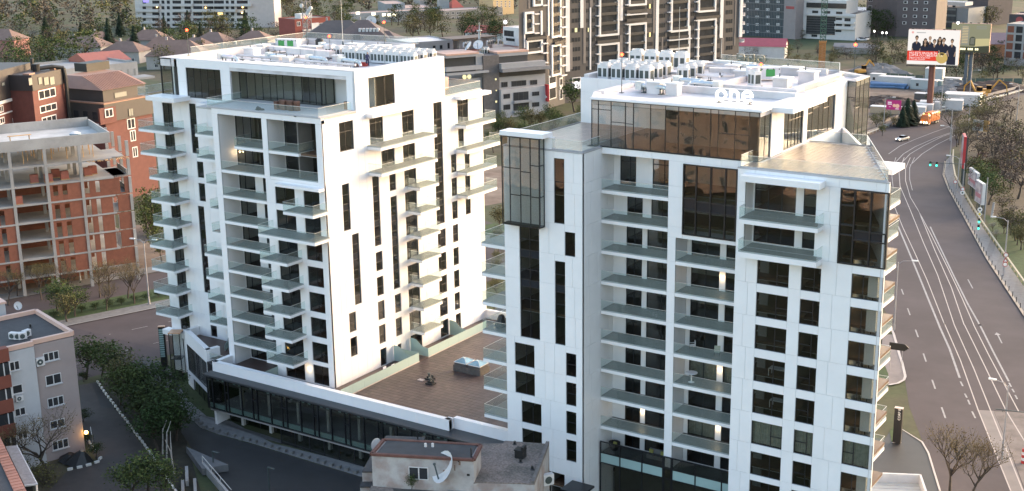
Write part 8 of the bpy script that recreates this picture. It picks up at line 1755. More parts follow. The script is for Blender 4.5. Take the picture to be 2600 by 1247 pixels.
q = at(*ZA(128, 20), HZ-.2); dish(tuple(q), .55, R(30), 'tiny white dish at the back edge of the felt roof', 10)
q = at(*ZA(40, 30), HZ); t2 = thing('stair_head', 'pale stair head with a rose edge at the top left of the felt roof', 'roof structure', tuple(q), math.atan2(fd.y, fd.x)); obj('wall', boxmesh(12, 6, 1.6, PAL, 'wall'), t2, (0, -6, -.5)); obj('edge', boxmesh(12.3, 6.3, .25, COP, 'edge'), t2, (-.15, -6.15, 1.11))
pl = Plane(Fp.P0.x, Fp.P0.y, Fp.ang); q = ZA(545, 845); a, z = Fp.hit(*q); t2 = thing('corner_lamp', 'glowing orange lamp on the corner of the pink wall', 'wall lamp', pl.pt(Fp.L+.1, -.3, z), Fp.ang)
obj('arm', MB().box(-.3, 0, .1, 0, .06, .16).mesh('arm', GRILL), t2); obj('bulb', MB().ball((.1, -.05, .05), .24, 8).mesh('bulb', emit('sodium_bulb', (1, .55, .12), 6)), t2)
l = bpy.data.lights.new('corner_light', 'POINT'); l.energy = 9; l.color = (1, .55, .18); l.shadow_soft_size = .2; lo = bpy.data.objects.new('corner_light', l); COL.objects.link(lo); lo.parent = t2; lo.location = (.25, -.45, -.1)
TZ = 8.6
p0, p1 = at(*ZA(-60, 790), TZ), at(*ZA(200, 1330), TZ); dv2 = (p1-p0); L_ = dv2.length; an = math.atan2(dv2.y, dv2.x)
t = thing('tiled_house', 'dark roof edged with red ridge tiles in the lower left corner', 'house', (p0.x, p0.y, 0), an)
obj('wall', MB().box(-2, -14, -1, L_+4, -.6, TZ-.3).mesh('wall', FELT), t); obj('roof', MB().box(-2, -14, TZ-.29, L_+4, -.4, TZ).mesh('roof', FELT), t)
RT = mat('ridge_tile', (.34, .155, .11), .8, .12, 2, island=.18)
for i in range(int(L_/.75)+4): obj('ridge_tile', MB().box(0, 0, 0, .72, 1.05, .14).box(.0, .02, .14, .1, 1.0, .2).mesh('ridge_tile', RT) if i == 0 else bpy.data.meshes['ridge_tile'], t, (-1.5+i*.75, -.8, TZ+.02))
g0, g1, g2_, g3 = at(*ZA(36, 935), 6.4), at(*ZA(112, 928), 6.4), at(*ZA(250, 1190), 6.4), at(*ZA(165, 1200), 6.4)
t = thing('corrugated_shed', 'shed with a grey corrugated roof beside the tiled roof', 'shed', (g0.x, g0.y, 0)); o_ = t.location; nS = 26; mb = MB()
for i in range(nS):
    a0, a1 = g0.lerp(g3, i/nS), g0.lerp(g3, (i+.5)/nS); b0_, b1_ = g1.lerp(g2_, i/nS), g1.lerp(g2_, (i+.5)/nS); a2, b2_ = g0.lerp(g3, (i+1)/nS), g1.lerp(g2_, (i+1)/nS); up = Vector((0, 0, .09))
    mb.quad(a0-o_, b0_-o_, b1_-o_+up, a1-o_+up); mb.quad(a1-o_+up, b1_-o_+up, b2_-o_, a2-o_)
obj('corrugated_roof', mb.mesh('corrugated_roof', mat('weathered_sheet', (.33, .29, .28), .7, .2, 2)), t)
obj('roof_edge', MB().bar(tuple(g3-o_), tuple(g2_-o_), .15).bar(tuple(g1-o_), tuple(g2_-o_), .12).mesh('roof_edge', FARW), t); obj('post', MB().box(-.1, -.1, -1, .1, .1, 6.3).mesh('post', FARW), t, (g2_.x*.7+g3.x*.3-o_.x, g2_.y*.7+g3.y*.3-o_.y+.3, 0)); obj('wall', MB().prism([(q.x-o_.x, q.y-o_.y) for q in (g0.lerp(g1, .1), g0.lerp(g1, .7), g3.lerp(g2_, .6), g3.lerp(g2_, .1))], -1, 6.2).mesh('wall', BLACK), t)
q = ag(*Q6(600, 1020)); t = thing('rubble_pile', 'dark covered heap with a pale peak at the foot of the pink wall', 'heap', tuple(q)); obj('cover', MB().tube((0, 0, 0), (.3, .2, 1.5), 1.9, .3, 7).tube((-1.6, -.3, 0), (-1.4, -.2, .9), 1.4, .4, 7).mesh('cover', BLACK), t); obj('pale_cloth', MB().tube((.25, .1, 1.2), (.35, .2, 1.75), .35, .08, 6).mesh('pale_cloth', mat('pale_cloth', (.36, .26, .20), .9)), t)
t = thing('hand_rail', 'thin steel rail at the bed beside the orange lamp', 'rail', tuple(ag(*Q6(690, 870)))); obj('rail', MB().bar((0, 0, 1), (-2.2, 1.6, 1), .06).box(0, 0, 0, .05, .05, 1).mesh('rail', STEEL), t)
kz = 3.4; K = [at(*R8(x, y), kz) for x, y in ((-60, 1098), (30, 1100), (395, 1115), (470, 1330), (-60, 1330))]
t = thing('white_canopy', 'white tray-like flat roof with a raised rim at the foot of the right tower', 'canopy', (K[0].x, K[0].y, 0)); o_ = t.location
obj('tray', MB().prism([(q.x-o_.x, q.y-o_.y) for q in K], 2.2, 2.4).mesh('tray', mat('tray_sheet', (.42, .44, .44), .5, .08)), t); obj('body', MB().prism([((q.x-o_.x)*.97, (q.y-o_.y)*.97) for q in K], -1, 2.19).mesh('body', PAL), t)
for a, b in zip(K, K[1:]+K[:1]): obj('rim', MB().bar((a.x-o_.x, a.y-o_.y, 2.9), (b.x-o_.x, b.y-o_.y, 2.9), .22, 1.05).mesh('rim', FARW), t)
a, b = K[0], K[3]
for k in range(9): 
    s0 = K[1].lerp(K[4], .12+k*.1); s1 = K[2].lerp(K[3], .12+k*.1); obj('seam', MB().bar((s0.x-o_.x, s0.y-o_.y, 2.43), (s1.x-o_.x, s1.y-o_.y, 2.43), .06).mesh('seam', PAL), t)
# ================================================================ worker on the left roof
def person(loc, rz, label, cloth, trousers, skin):
    t = thing('person', label, 'person', loc, rz)
    J = [((0, 0, .95), .15), ((0, -.02, 1.2), .15), ((0, -.03, 1.42), .13), ((0, -.06, 1.55), .06), ((0, -.10, 1.66), .095), ((0, -.10, 1.76), .085),
         ((.19, -.02, 1.42), .075), ((.27, -.08, 1.16), .055), ((.20, -.30, 1.02), .045), ((.18, -.38, 1.0), .04), ((-.19, -.02, 1.42), .075), ((-.27, -.06, 1.16), .055), ((-.2, -.28, 1.0), .045), ((-.18, -.36, .98), .04),
         ((.10, 0, .88), .11), ((.13, -.04, .48), .075), ((.14, .02, .09), .055), ((.14, -.14, .05), .045), ((-.10, 0, .88), .11), ((-.13, .02, .48), .075), ((-.15, .06, .09), .055), ((-.15, -.10, .05), .045)]
    E = [(0, 1), (1, 2), (2, 3), (3, 4), (4, 5), (2, 6), (6, 7), (7, 8), (8, 9), (2, 10), (10, 11), (11, 12), (12, 13), (0, 14), (14, 15), (15, 16), (16, 17), (0, 18), (18, 19), (19, 20), (20, 21)]
    me = bpy.data.meshes.new('person_body'); me.from_pydata([j[0] for j in J], E, []); o = obj('body', me, t); me.materials.append(cloth)
    sk = o.modifiers.new('skin', 'SKIN')
    for v, (c_, r) in zip(me.skin_vertices[0].data, J): v.radius = (r, r)
    me.skin_vertices[0].data[0].use_root = True
    o.modifiers.new('smooth', 'SUBSURF').levels = 1
    obj('trousers', MB().tube((.10, 0, .95), (.13, -.04, .5), .135, .105, 8).tube((.13, -.04, .5), (.14, .02, .12), .105, .09, 8).tube((-.10, 0, .95), (-.13, .02, .5), .135, .105, 8).tube((-.13, .02, .5), (-.15, .06, .12), .105, .09, 8).mesh('trousers', trousers), t)
    obj('face', MB().ball((0, -.125, 1.69), .088, 8, sz=1.2).mesh('face', skin), t); obj('hair', MB().ball((0, -.085, 1.745), .1, 8, sz=.85).mesh('hair', BLACK), t)
person((-106.1, 127.4, ZR1+.0), R(60), 'worker in dark blue overalls standing on the left tower roof', mat('overall_blue', (.03, .035, .09), .8), mat('trousers_blue', (.025, .03, .07), .8), mat('skin_tone', (.45, .26, .18), .6))
t = thing('red_tarp', 'low red object at the feet of the worker on the left tower roof', 'tool box', (-107.6, 126.6, ZR1), R(20)); obj('box', boxmesh(1.6, .8, .35, mat('tarp_red', (.36, .04, .03), .6), 'box'), t); obj('lid', boxmesh(1.2, .5, .12, mat('tarp_red', (.36, .04, .03)), 'lid'), t, (.2, .15, .36))
# ================================================================ trees
def foliage(name, col, isl=.38, hue=.02, trans=.25):
    return mat(name, col, .85, .22, .5, island=isl, hue=hue, spec=.15)
F_DARK = foliage('leaf_dark_green', (.034, .050, .018)); F_GREEN = foliage('leaf_green', (.062, .082, .028)); F_OLIVE = foliage('leaf_olive', (.105, .098, .042)); F_BUD = foliage('leaf_budding', (.135, .108, .052)); F_BROWN = foliage('twig_brown', (.098, .075, .060)); F_CON = foliage('needle_green', (.026, .038, .024)); F_PALE = foliage('leaf_pale', (.155, .14, .09)); F_BLOS = foliage('blossom', (.30, .27, .24))
BARK = mat('bark', (.062, .047, .039), .9, .25, 3); BIRCH = mat('pale_bark', (.34, .31, .28), .9, .3, 3)
def limbs(rnd, h, cr, ch, levels, forks, r0, fine=True, up=.55, n0=5):
    """tapered trunk and forking branches; returns mesh builder and the branch tips"""
    mb = MB(); tips = []
    def grow(p, d, L, r, lev):
        q = p; segs = 2
        for s in range(segs):
            d = (d+Vector((rnd.uniform(-.22, .22), rnd.uniform(-.22, .22), rnd.uniform(-.05, .2)))).normalized(); e = q+d*(L/segs)
            mb.tube(q, e, r*(1-.28*s), r*(1-.28*(s+1)), 5 if lev < 2 else 3, cap=False); q = e
        if lev >= levels: tips.append((q, d)); return
        k = forks if lev else n0
        for i in range(k):
            a = 2*math.pi*(i/k)+rnd.uniform(-.5, .5); s = rnd.uniform(.45, .85)
            nd = (d*up+Vector((math.cos(a)*s, math.sin(a)*s, rnd.uniform(.05, .5)))).normalized()
            grow(q-d*L*rnd.uniform(0, .35), nd, L*rnd.uniform(.55, .78), r*.55, lev+1)
        if lev: tips.append((q, d))
    grow(Vector((0, 0, 0)), Vector((0, 0, 1)), h*.36, r0, 0)
    return mb, tips
def leafcards(rnd, mb, c, n, spread, size, flat=.6, droop=0):
    for _ in range(n):
        p = c+Vector((rnd.gauss(0, spread), rnd.gauss(0, spread), rnd.gauss(0, spread*.8)-droop*rnd.random()))
        a = Vector((rnd.gauss(0, 1), rnd.gauss(0, 1), rnd.gauss(0, flat))).normalized(); b = a.cross(Vector((rnd.gauss(0, 1), rnd.gauss(0, 1), rnd.gauss(0, 1)))).normalized()
        s = size*rnd.uniform(.6, 1.3); a *= s; b *= s*.62
        mb.quad(p-a, p-b*.9, p+a, p+b)
def tree_kind(kind, seed):
    rnd = random.Random(seed); h = 10.0
    if kind == 'conifer':
        tb = MB().tube((0, 0, 0), (0, 0, 9.6), .2, .03, 6); cb = MB()
        for k in range(26):
            q = k/25; z = 1.2+8.6*q; rr = 2.3*(1-q)**.85+.15; n = int(8+14*(1-q))
            for j in range(n):
                a = 2*math.pi*j/n+rnd.uniform(-.3, .3); r1 = rr*rnd.uniform(.7, 1.1); d = Vector((math.cos(a), math.sin(a), 0)); w_ = Vector((-d.y, d.x, 0))*.28*rnd.uniform(.7, 1.3)
                p0 = d*(r1*.2)+Vector((0, 0, z+.25)); p1 = d*r1+Vector((0, 0, z-.35*r1+rnd.uniform(-.2, .2)))
                cb.quad(p0-w_*.4, p1-w_, p1+d*.25+Vector((0, 0, -.12)), p1+w_, p0+w_*.4)
        return tb.mesh('trunk', BARK), cb.mesh('crown', F_CON)
    if kind == 'poplar':
        tb = MB().tube((0, 0, 0), (0, 0, 9.5), .22, .04, 6); cb = MB()
        for k in range(60):
            q = rnd.random(); z = 1+9*q; r = 1.3*math.sin(math.pi*min(1, q*.9+.1))**.7; a = rnd.uniform(0, 6.28); leafcards(rnd, cb, Vector((r*.7*math.cos(a), r*.7*math.sin(a), z)), 12, .35, .26)
        return tb.mesh('trunk', BARK), cb.mesh('crown', F_OLIVE)
    if kind in ('leafy', 'dense', 'willow', 'olive'):
        tb, tips = limbs(rnd, h, 4, 6, 3, 3, .26); cb = MB(); m = {'leafy': F_GREEN, 'dense': F_DARK, 'willow': F_GREEN, 'olive': F_OLIVE}[kind]
        for p, d in tips: leafcards(rnd, cb, p, 13 if kind != 'dense' else 15, .62, .21 if kind != 'willow' else .2, droop=1.6 if kind == 'willow' else .2)
        for _ in range(40):                          # inner mass
            a = rnd.uniform(0, 6.28); q = rnd.random()**.5; z = rnd.uniform(3, 8.6); r = 3.2*q*math.sin(math.pi*(z-1.8)/8.2); leafcards(rnd, cb, Vector((r*math.cos(a), r*math.sin(a), z)), 12, .5, .24)
        return tb.mesh('trunk', BARK), cb.mesh('crown', m)
    if kind in ('budding', 'bare', 'pale', 'blossom'):
        tb, tips = limbs(rnd, h, 4, 6, 4, 3, .2, n0=6, up=.75); cb = MB(); m = {'budding': F_BUD, 'bare': F_BROWN, 'pale': F_PALE, 'blossom': F_BLOS}[kind]
        for p, d in tips:
            for _ in range(2 if kind == 'bare' else 1):
                e = p+(d+Vector((rnd.uniform(-.6, .6), rnd.uniform(-.6, .6), rnd.uniform(0, .7)))).normalized()*rnd.uniform(.5, 1.1); w_ = Vector((rnd.uniform(-1, 1), rnd.uniform(-1, 1), 0)).normalized()*.018
                cb.quad(p-w_, p+w_, e+w_*.3, e-w_*.3)
            leafcards(rnd, cb, p, {'budding': 4, 'bare': 1, 'pale': 5, 'blossom': 5}[kind], .35, {'budding': .085, 'bare': .06, 'pale': .10, 'blossom': .12}[kind])
        return tb.mesh('trunk', BARK), cb.mesh('crown', m)
    if kind in ('farleafy', 'farolive', 'farbrown', 'fargreen', 'farpale'):
        tb, tips = limbs(rnd, h, 4, 6, 2, 3, .28); cb = MB(); m = {'farleafy': F_GREEN, 'farolive': F_OLIVE, 'farbrown': F_BROWN, 'fargreen': F_DARK, 'farpale': F_PALE}[kind]
        for _ in range(60):
            a = rnd.uniform(0, 6.28); z = rnd.uniform(2.6, 9.6); R_ = 3.6*math.sin(math.pi*min(1, (z-1.2)/9.2))**.6; r = R_*rnd.uniform(.45, 1.0); leafcards(rnd, cb, Vector((r*math.cos(a), r*math.sin(a), z)), 9, .62, .30 if kind != 'farbrown' else .24)
        return tb.mesh('trunk', BARK), cb.mesh('crown', m)
    if kind == 'bush':
        tb = MB(); cb = MB()
        for i in range(6): a = i*1.05; tb.tube((0, 0, 0), (math.cos(a)*1.6, math.sin(a)*1.6, 3), .09, .03, 4)
        for _ in range(45): a = rnd.uniform(0, 6.28); q = rnd.random()**.5; z = rnd.uniform(.5, 6); r = 3.6*q*math.sin(math.pi*min(1, (z+1)/8)); leafcards(rnd, cb, Vector((r*math.cos(a), r*math.sin(a), z)), 9, .6, .27)
        return tb.mesh('trunk', BARK), cb.mesh('crown', F_OLIVE)
KIND = {}
def tmesh(kind, v):
    if (kind, v) not in KIND: KIND[(kind, v)] = tree_kind(kind, hash((len(kind), v)) % 9999+v*17+len(kind)*101)
    return KIND[(kind, v)]
def tree(kind, p, h, label, group, wide=1.0, v=0, rz=None, name=None, z=None):
    tm, cm = tmesh(kind, v)
    nm = name or {'conifer': 'spruce_tree', 'poplar': 'poplar_tree', 'bush': 'shrub', 'willow': 'willow_tree'}.get(kind, 'broadleaf_tree')
    t = thing(nm, label, 'shrub' if kind == 'bush' else 'tree', (p.x, p.y, gz(p.y) if z is None else z), rz if rz is not None else (p.x*7.3+p.y*3.1) % 6.28, group); s = h/10
    t.scale = (s*wide, s*wide, s); obj('trunk', tm, t); obj('crown', cm, t); return t
rt = random.Random(77)
G1 = 'trees between the driveway and the podium'
for i, (x, y, h, k, w_, lab) in enumerate(((640, 400, 7.2, 'leafy', 1.25, 'bright green tree at the far end of the driveway'), (760, 395, 6.0, 'leafy', 1.1, 'green tree beside the bright green one'), (850, 440, 7.4, 'willow', 1.2, 'drooping olive tree left of the black totem'), (930, 520, 6.8, 'olive', 1.15, 'olive tree in front of the forecourt'), (900, 590, 6.4, 'willow', 1.1, 'drooping tree beside the white kerbstones'), (1010, 640, 7.2, 'willow', 1.25, 'large drooping tree in the middle of the garden strip'),
         (1090, 560, 6.8, 'leafy', 1.1, 'leafy tree nearest to the slanted window'), (1190, 640, 7.4, 'dense', 1.25, 'dark tree beside the curved pavement'), (1050, 740, 7.0, 'dense', 1.3, 'dense dark tree over the kerbstones'), (1150, 800, 7.6, 'dense', 1.35, 'biggest dark tree at the lower middle of the strip'), (1260, 780, 7.2, 'dense', 1.25, 'dark round tree at the edge of the black road'), (1250, 880, 7.6, 'dense', 1.35, 'dark tree above the ramp roof'), (1320, 860, 6.4, 'dense', 1.2, 'dark tree leaning over the ramp corner'), (1180, 930, 6.4, 'dense', 1.2, 'shadowy tree with pale trunks below it'), (980, 560, 5.5, 'budding', 1.2, 'thin budding tree among the willows'))):
    tree(k, ag(*Q6(x, y)), h, lab, G1, w_, i % 3)
for i, (x, y, h, lab) in enumerate(((1100, 1275, 6.2, 'bright leafy tree at the bottom edge, left one'), (1000, 1330, 5.6, 'leafy tree at the bottom edge, lower left one'), (1230, 1290, 5.2, 'leafy tree at the bottom edge, right one'))): tree('leafy', ag(*Q6(x, y)), h, lab, 'leafy trees at the bottom edge', 1.3, i)
for i, (x, y) in enumerate(((1215, 960), (1245, 990), (1290, 1080), (1305, 1130))): t = thing('birch_stem', 'pale slender stem under the dark garden trees', 'tree stem', tuple(ag(*Q6(x, y))), i, 'pale stems under the garden trees'); obj('stem', MB().tube((0, 0, 0), (.3, .1, 3.4), .11, .07, 6).mesh('stem', BIRCH), t); obj('fork', MB().tube((.28, .1, 3.2), (.9, .3, 4.6), .06, .03, 5).mesh('fork', BIRCH), t)
tree('budding', ag(*Q6(365, 1130)), 10.2, 'half-bare tree in front of the pink wall', None, 1.35, 5); tree('bush', ag(*Q6(330, 1190)), 4.5, 'dark shrub mass under the half-bare tree', 'dark shrubs at the lower left', 1.2, 0); tree('bush', ag(*Q6(180, 1130)), 4.5, 'shrub beside the corrugated shed', 'dark shrubs at the lower left', 1.2, 1)
for i, (x, y, h, lab) in enumerate(((718, 985, 2.2, 'clipped dark shrub at the end of the white kerb'), (620, 720, 2.0, 'small shrub at the foot of the pink wall'), (625, 420, 1.8, 'low shrub under the far green tree'), (660, 880, 1.6, 'low shrub in the bed beside the orange lamp'))): tree('dense', ag(*Q6(x, y)), h, lab, 'small dark shrubs', 1.5, i % 3, name='shrub')
tree('bush', Vector((-58.6, 101.5, 0)), 4.6, 'grey-olive shrub at the foot of the right tower', 'shrubs before the right tower', .8, 1); tree('leafy', Vector((-56.9, 102.6, 0)), 4.2, 'green shrub beside the grey-olive shrub', 'shrubs before the right tower', 1.0, 1, name='shrub')
tree('leafy', oz(720, 800, 11.1), 1.7, 'small green potted plant on the old house roof', None, 1.1, 2, name='potted_plant', z=11.05)
q = ag(*R8(610, 1290)); tree('budding', q, 9.8, 'budding yellow-green tree at the lower right corner', 'budding trees at the lower right', 1.05, 6, 1.0); tree('budding', ag(*R8(760, 1330)), 9.0, 'second budding tree right of the first one', 'budding trees at the lower right', 1.1, 7, 2.0)
for i, (x, y, h) in enumerate(((60, 1105, 7.6), (310, 1065, 7.6), (545, 1065, 7.8), (745, 1045, 8.0), (1005, 1095, 7.6), (955, 1055, 8.2), (795, 1145, 6.2), (350, 1010, 6.6), (130, 1040, 6.8), (820, 1020, 7.6))):
    tree('budding', ag(*Q5(x, y)), h, 'budding street tree before the unfinished block, %s along the street' % ('first', 'third', 'fifth', 'sixth', 'ninth', 'eighth', 'near one', 'fourth', 'second', 'seventh')[i], 'budding street trees on the left', 1.0, 5+i % 3)
for i in range(16): tree('dense', lp(-17.2, -14+i*2.2), 1.5, 'clipped green shrub in the hedge along the left street', 'hedge shrubs along the left street', 1.9, i % 3, name='shrub')
for i, (x, y, h, k) in enumerate(((430, 1150, 6.5, 'leafy'), (560, 1190, 6.0, 'leafy'), (500, 1230, 5.5, 'olive'))): tree(k, ag(*Q5(x, y)), h, 'green tree behind the felt roof, %s' % ('left', 'right', 'lowest')[i], 'green trees behind the felt roof', 1.2, i)
for i, (x, d_, h) in enumerate(((356, 248, 13), (346, 260, 12), (372, 262, 11), (364, 240, 8))): tree('willow', pol(x, d_), h, 'tall weeping green tree beside the unfinished block', 'weeping trees beside the unfinished block', .8, i % 3)
for i in range(7): tree('budding', pol(170+i*12, 268+i*2), 9, 'bare thin tree between the brick buildings and the unfinished block', 'thin trees before the brick buildings', .9, 5+i % 3)
for i in range(26): tree(('leafy', 'willow', 'olive')[i % 3], pol(1236+i*9.6+rt.uniform(-4, 4), rt.uniform(330, 385)), rt.uniform(4.5, 7.5), 'green tree in the row between the right tower and the grey office', 'green trees before the grey office', 1.1, i % 3)
tree('leafy', pol(1458, 405), 12, 'big round tree at the foot of the dark tower', None, 1.15, 0)
for i in range(10): tree('olive', pol(1236+i*3+rt.uniform(-4, 4), 170+i*9), rt.uniform(3.5, 6), 'small olive tree in the gap between the two towers', 'small trees in the gap between the towers', 1, i % 3)
def scatter(poly, n, kinds, h0, h1, label, group, wide=(1.0, 1.35), seed=1):
    r = random.Random(seed); xs = [p[0] for p in poly]; ys = [p[1] for p in poly]; k = 0
    while k < n:
        x, y = r.uniform(min(xs), max(xs)), r.uniform(min(ys), max(ys)); c = False
        for i in range(len(poly)):
            (x1, y1), (x2, y2) = poly[i-1], poly[i]
            if (y1 > y) != (y2 > y) and x < (x2-x1)*(y-y1)/(y2-y1)+x1: c = not c
        if not c: continue
        kd = r.choice(kinds); tree(kd, at(x, y), r.uniform(h0, h1), label[kd] if isinstance(label, dict) else label, group, r.uniform(*wide), r.randrange(3)); k += 1
LB_ = {'farleafy': 'pale green spring tree among the villas', 'farolive': 'olive spring tree among the villas', 'farbrown': 'brown bare tree among the villas', 'fargreen': 'dark green tree among the villas', 'conifer': 'dark spruce among the villas', 'farpale': 'pale budding tree among the villas'}
scatter([(0, 120), (350, 120), (520, 150), (420, 190), (330, 175), (0, 195)], 20, ['farleafy', 'farolive', 'farleafy', 'farbrown', 'conifer'], 8, 13, LB_, 'trees among the villas', seed=4)
scatter([(0, 85), (700, 85), (760, 120), (500, 140), (0, 130)], 46, ['farolive', 'farbrown', 'farbrown', 'conifer', 'fargreen', 'farleafy'], 8, 13, LB_, 'trees among the villas', seed=5)
for i, (x, y, h, k, w_, lab) in enumerate(((130, 178, 15, 'farleafy', 1.35, 'big willow-like tree above the brick buildings'), (215, 165, 15, 'farleafy', 1.5, 'broadest green tree above the brick buildings'), (160, 150, 12, 'farolive', 1.3, 'olive tree between the two big green ones'), (15, 175, 13, 'farleafy', 1.3, 'green tree at the left edge above the brick building'), (280, 140, 17, 'conifer', 1.0, 'tall dark spruce left of the steep villa'), (345, 145, 14, 'conifer', 1.2, 'broad dark spruce below the white apartment block'), (420, 105, 13, 'conifer', .9, 'dark spruce before the white block'), (512, 118, 12, 'conifer', .9, 'dark spruce right of the red beacon'), (625, 95, 14, 'conifer', 1.0, 'dark spruce before the right end of the white block'), (475, 100, 14, 'farbrown', 1.2, 'large purple-brown bare tree before the white block'), (565, 108, 14, 'farolive', 1.3, 'round grey-olive tree before the white block'))):
    tree(k, at(x, y), h, lab, None, w_, i % 3)
LM = {k: v.replace('among the villas', 'in the woodland behind the left tower') for k, v in LB_.items()}
scatter([(690, 20), (1310, 60), (1310, 115), (1100, 105), (1000, 95), (690, 105)], 66, ['farolive', 'farbrown', 'farolive', 'fargreen', 'farleafy'], 8, 12, LM, 'woodland trees behind the left tower', seed=6)
LR = {k: v.replace('among the villas', 'on the waste ground behind the right tower') for k, v in LB_.items()}; LR['bush'] = 'olive shrub on the waste ground behind the right tower'; LR['blossom'] = 'white blossoming shrub on the waste ground behind the right tower'
scatter([(1870, 118), (2100, 120), (2300, 150), (2300, 180), (2050, 165), (1870, 160)], 40, ['bush', 'farbrown', 'farolive', 'bush', 'bush'], 4, 6.5, LR, 'shrubs on the waste ground', seed=7)
scatter([(2190, 118), (2600, 150), (2600, 215), (2420, 205), (2190, 180)], 46, ['farbrown', 'farolive', 'fargreen', 'bush', 'farbrown'], 6, 9.5, LR, 'shrubs on the waste ground', seed=8)
scatter([(1880, 75), (2010, 90), (2170, 95), (2190, 100), (2000, 100)], 9, ['bush', 'fargreen', 'farolive'], 4, 6, LR, 'shrubs on the waste ground', seed=9)
for i, (x, y) in enumerate(((2120, 80), (2205, 90), (2225, 95), (2250, 92), (2180, 75))): tree('fargreen', at(x, y), 13, 'dark tall tree at the foot of the brown high-rise', 'dark trees by the brown high-rise', 1.1, i % 3)
scatter([(2480, 10), (2560, 10), (2560, 60), (2510, 70)], 12, ['farolive', 'farbrown'], 8, 11, LR, 'trees at the far top right', seed=10)
for i, (x, y, h) in enumerate(((2248, 318, 5.0), (2225, 330, 5.5), (2268, 322, 3.5), (2240, 345, 4))): tree('olive', at(x, y), h, 'light green shrub beside the crash barrier', 'light shrubs beside the crash barrier', 1.1, i % 3)
for i, (x, y, h, w_) in enumerate(((2302, 318, 8.0, .9), (2318, 314, 7.0, .9), (2290, 322, 6.0, .9), (2375, 280, 6.0, .9), (2385, 276, 5.0, .9))): tree('conifer' if i < 3 else 'fargreen', at(x, y), h, 'dark evergreen shrub, %s of the magenta poster' % 'right' if i < 3 else 'dark round shrub by the white container', 'dark evergreens by the barrier', 1.5, i % 3)
LS = {'budding': 'yellow-brown budding bush on the slope beside the road bend', 'farbrown': 'brown bare bush on the slope beside the road bend', 'olive': 'olive bush on the slope beside the road bend', 'farolive': 'olive tree on the slope beside the road bend', 'leafy': 'bright green bush on the slope beside the road bend'}
scatter([(2440, 330), (2600, 290), (2600, 560), (2530, 540), (2460, 430)], 36, ['farbrown', 'farbrown', 'farolive', 'budding', 'farbrown'], 5, 9, LS, 'bushes on the slope beside the road bend', seed=12)
scatter([(2400, 350), (2470, 310), (2530, 300), (2500, 350), (2440, 400)], 12, ['budding', 'farolive', 'budding'], 6, 9, LS, 'bushes on the slope beside the road bend', seed=13)
scatter([(2530, 560), (2600, 560), (2600, 690), (2560, 640)], 9, ['farbrown', 'farbrown', 'olive'], 4, 6.5, LS, 'bushes on the slope beside the road bend', seed=14)
for i, (x, y, h) in enumerate(((2490, 500, 9), (2510, 520, 8), (2470, 470, 7.5))): tree('leafy', at(x, y), h, 'bright green tree behind the advertising panels', 'bright green trees behind the panels', 1.15, i)
for i, (x, y) in enumerate(((2520, 590), (2530, 610), (2598, 635))): tree('blossom', at(x, y), 2.4, 'small white blossoming shrub on the green slope', 'small blossoming shrubs', 1.2, i)
sheet('lawn', [tuple(at(x, y))[:2] for x, y in ((2500, 545), (2560, 560), (2700, 640), (2900, 800), (2640, 790), (2560, 690))], .03, LAWN)
sheet('verge', [tuple(at(x, y))[:2] for x, y in ((2425, 300), (2600, 240), (2900, 400), (2900, 700), (2520, 560), (2440, 420))], .02, mat('slope_ground', (.085, .066, .045), .95, .35, .3, bump=.4))
rw = random.Random(21); mb = MB(); cols = [F_BROWN, F_OLIVE, F_BROWN, F_DARK, F_PALE]
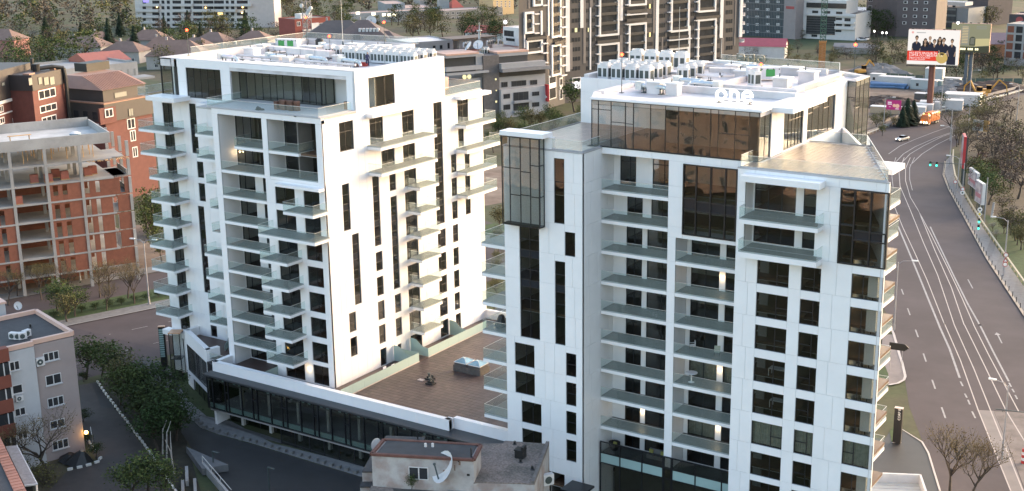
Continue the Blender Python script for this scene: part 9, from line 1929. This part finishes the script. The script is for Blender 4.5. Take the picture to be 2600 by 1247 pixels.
for k in range(900):
    x = rw.uniform(-60, 1320); y = rw.uniform(-95, 78 if x < 330 else (30 if x > 700 else -10)); p = at(x, y); mi = rw.choices(range(5), (5, 4, 4, 2, .6))[0]; h = rw.uniform(8, 14)
    for _ in range(26):
        a = rw.uniform(0, 6.28); z = rw.uniform(.15, 1)*h; r = h*.34*math.sin(math.pi*min(1, z/h*.85+.12))*rw.uniform(.4, 1); c = Vector((p.x+r*math.cos(a), p.y+r*math.sin(a), z))
        for _ in range(3):
            q = c+Vector((rw.gauss(0, .8), rw.gauss(0, .8), rw.gauss(0, .6))); u_ = Vector((rw.gauss(0, 1), rw.gauss(0, 1), rw.gauss(0, .6))).normalized(); v_ = u_.cross(Vector((rw.gauss(0, 1), rw.gauss(0, 1), 1))).normalized(); s = rw.uniform(.45, .95)
            mb.quad(q-u_*s, q-v_*s*.7, q+u_*s, q+v_*s*.7, mi=mi)
o = obj('woodland', mb.mesh('woodland', *cols), None, kind='stuff'); o['label'] = 'far brown and olive spring woodland across the top left'; o['category'] = 'woodland'
mb = MB()
for k in range(260):
    x = rw.uniform(1300, 2660); y = rw.uniform(-95, 5); p = at(x, y); mi = rw.choices(range(5), (4, 4, 3, 2, .5))[0]; h = rw.uniform(8, 14)
    for _ in range(24):
        a = rw.uniform(0, 6.28); z = rw.uniform(.15, 1)*h; r = h*.34*math.sin(math.pi*min(1, z/h*.85+.12))*rw.uniform(.4, 1); c = Vector((p.x+r*math.cos(a), p.y+r*math.sin(a), z))
        for _ in range(3):
            q = c+Vector((rw.gauss(0, .8), rw.gauss(0, .8), rw.gauss(0, .6))); u_ = Vector((rw.gauss(0, 1), rw.gauss(0, 1), rw.gauss(0, .6))).normalized(); v_ = u_.cross(Vector((rw.gauss(0, 1), rw.gauss(0, 1), 1))).normalized(); s = rw.uniform(.45, .95)
            mb.quad(q-u_*s, q-v_*s*.7, q+u_*s, q+v_*s*.7, mi=mi)
o = obj('woodland', mb.mesh('woodland', *cols), None, kind='stuff'); o['label'] = 'far olive woodland behind the buildings at the top right'; o['category'] = 'woodland'
BG = mat('beige_block', (.42, .30, .23), .8, .08)
for i, (x0, y0, x1, y1, zt) in enumerate(((-112, -46, -172, -34, 27), (-50, -60, -104, -50, 22), (-20, -40, -46, -70, 18))):
    P0, P1 = Vector((x0, y0, 0)), Vector((x1, y1, 0)); t, F = block('beige_block', 'beige apartment block across the street, %s of three' % ('leftmost', 'middle', 'rightmost')[i], 'apartment block', P0, P1, 14, zt, BG, roofm=FLATR)
    for k in range(int(zt/3.1)-1):
        for j in range(int(F.L/4.2)): 
            if (j+k*2) % 5: fwin(t, 1.2+j*4.2, 3.2+j*4.2, 1+k*3.1, 2.6+k*3.1, FARW, FARG, mull=1)
            else: obj('balcony', boxmesh(3, 1.1, 1.1, BG, 'balcony'), t, (.8+j*4.2, -1.1, .8+k*3.1))
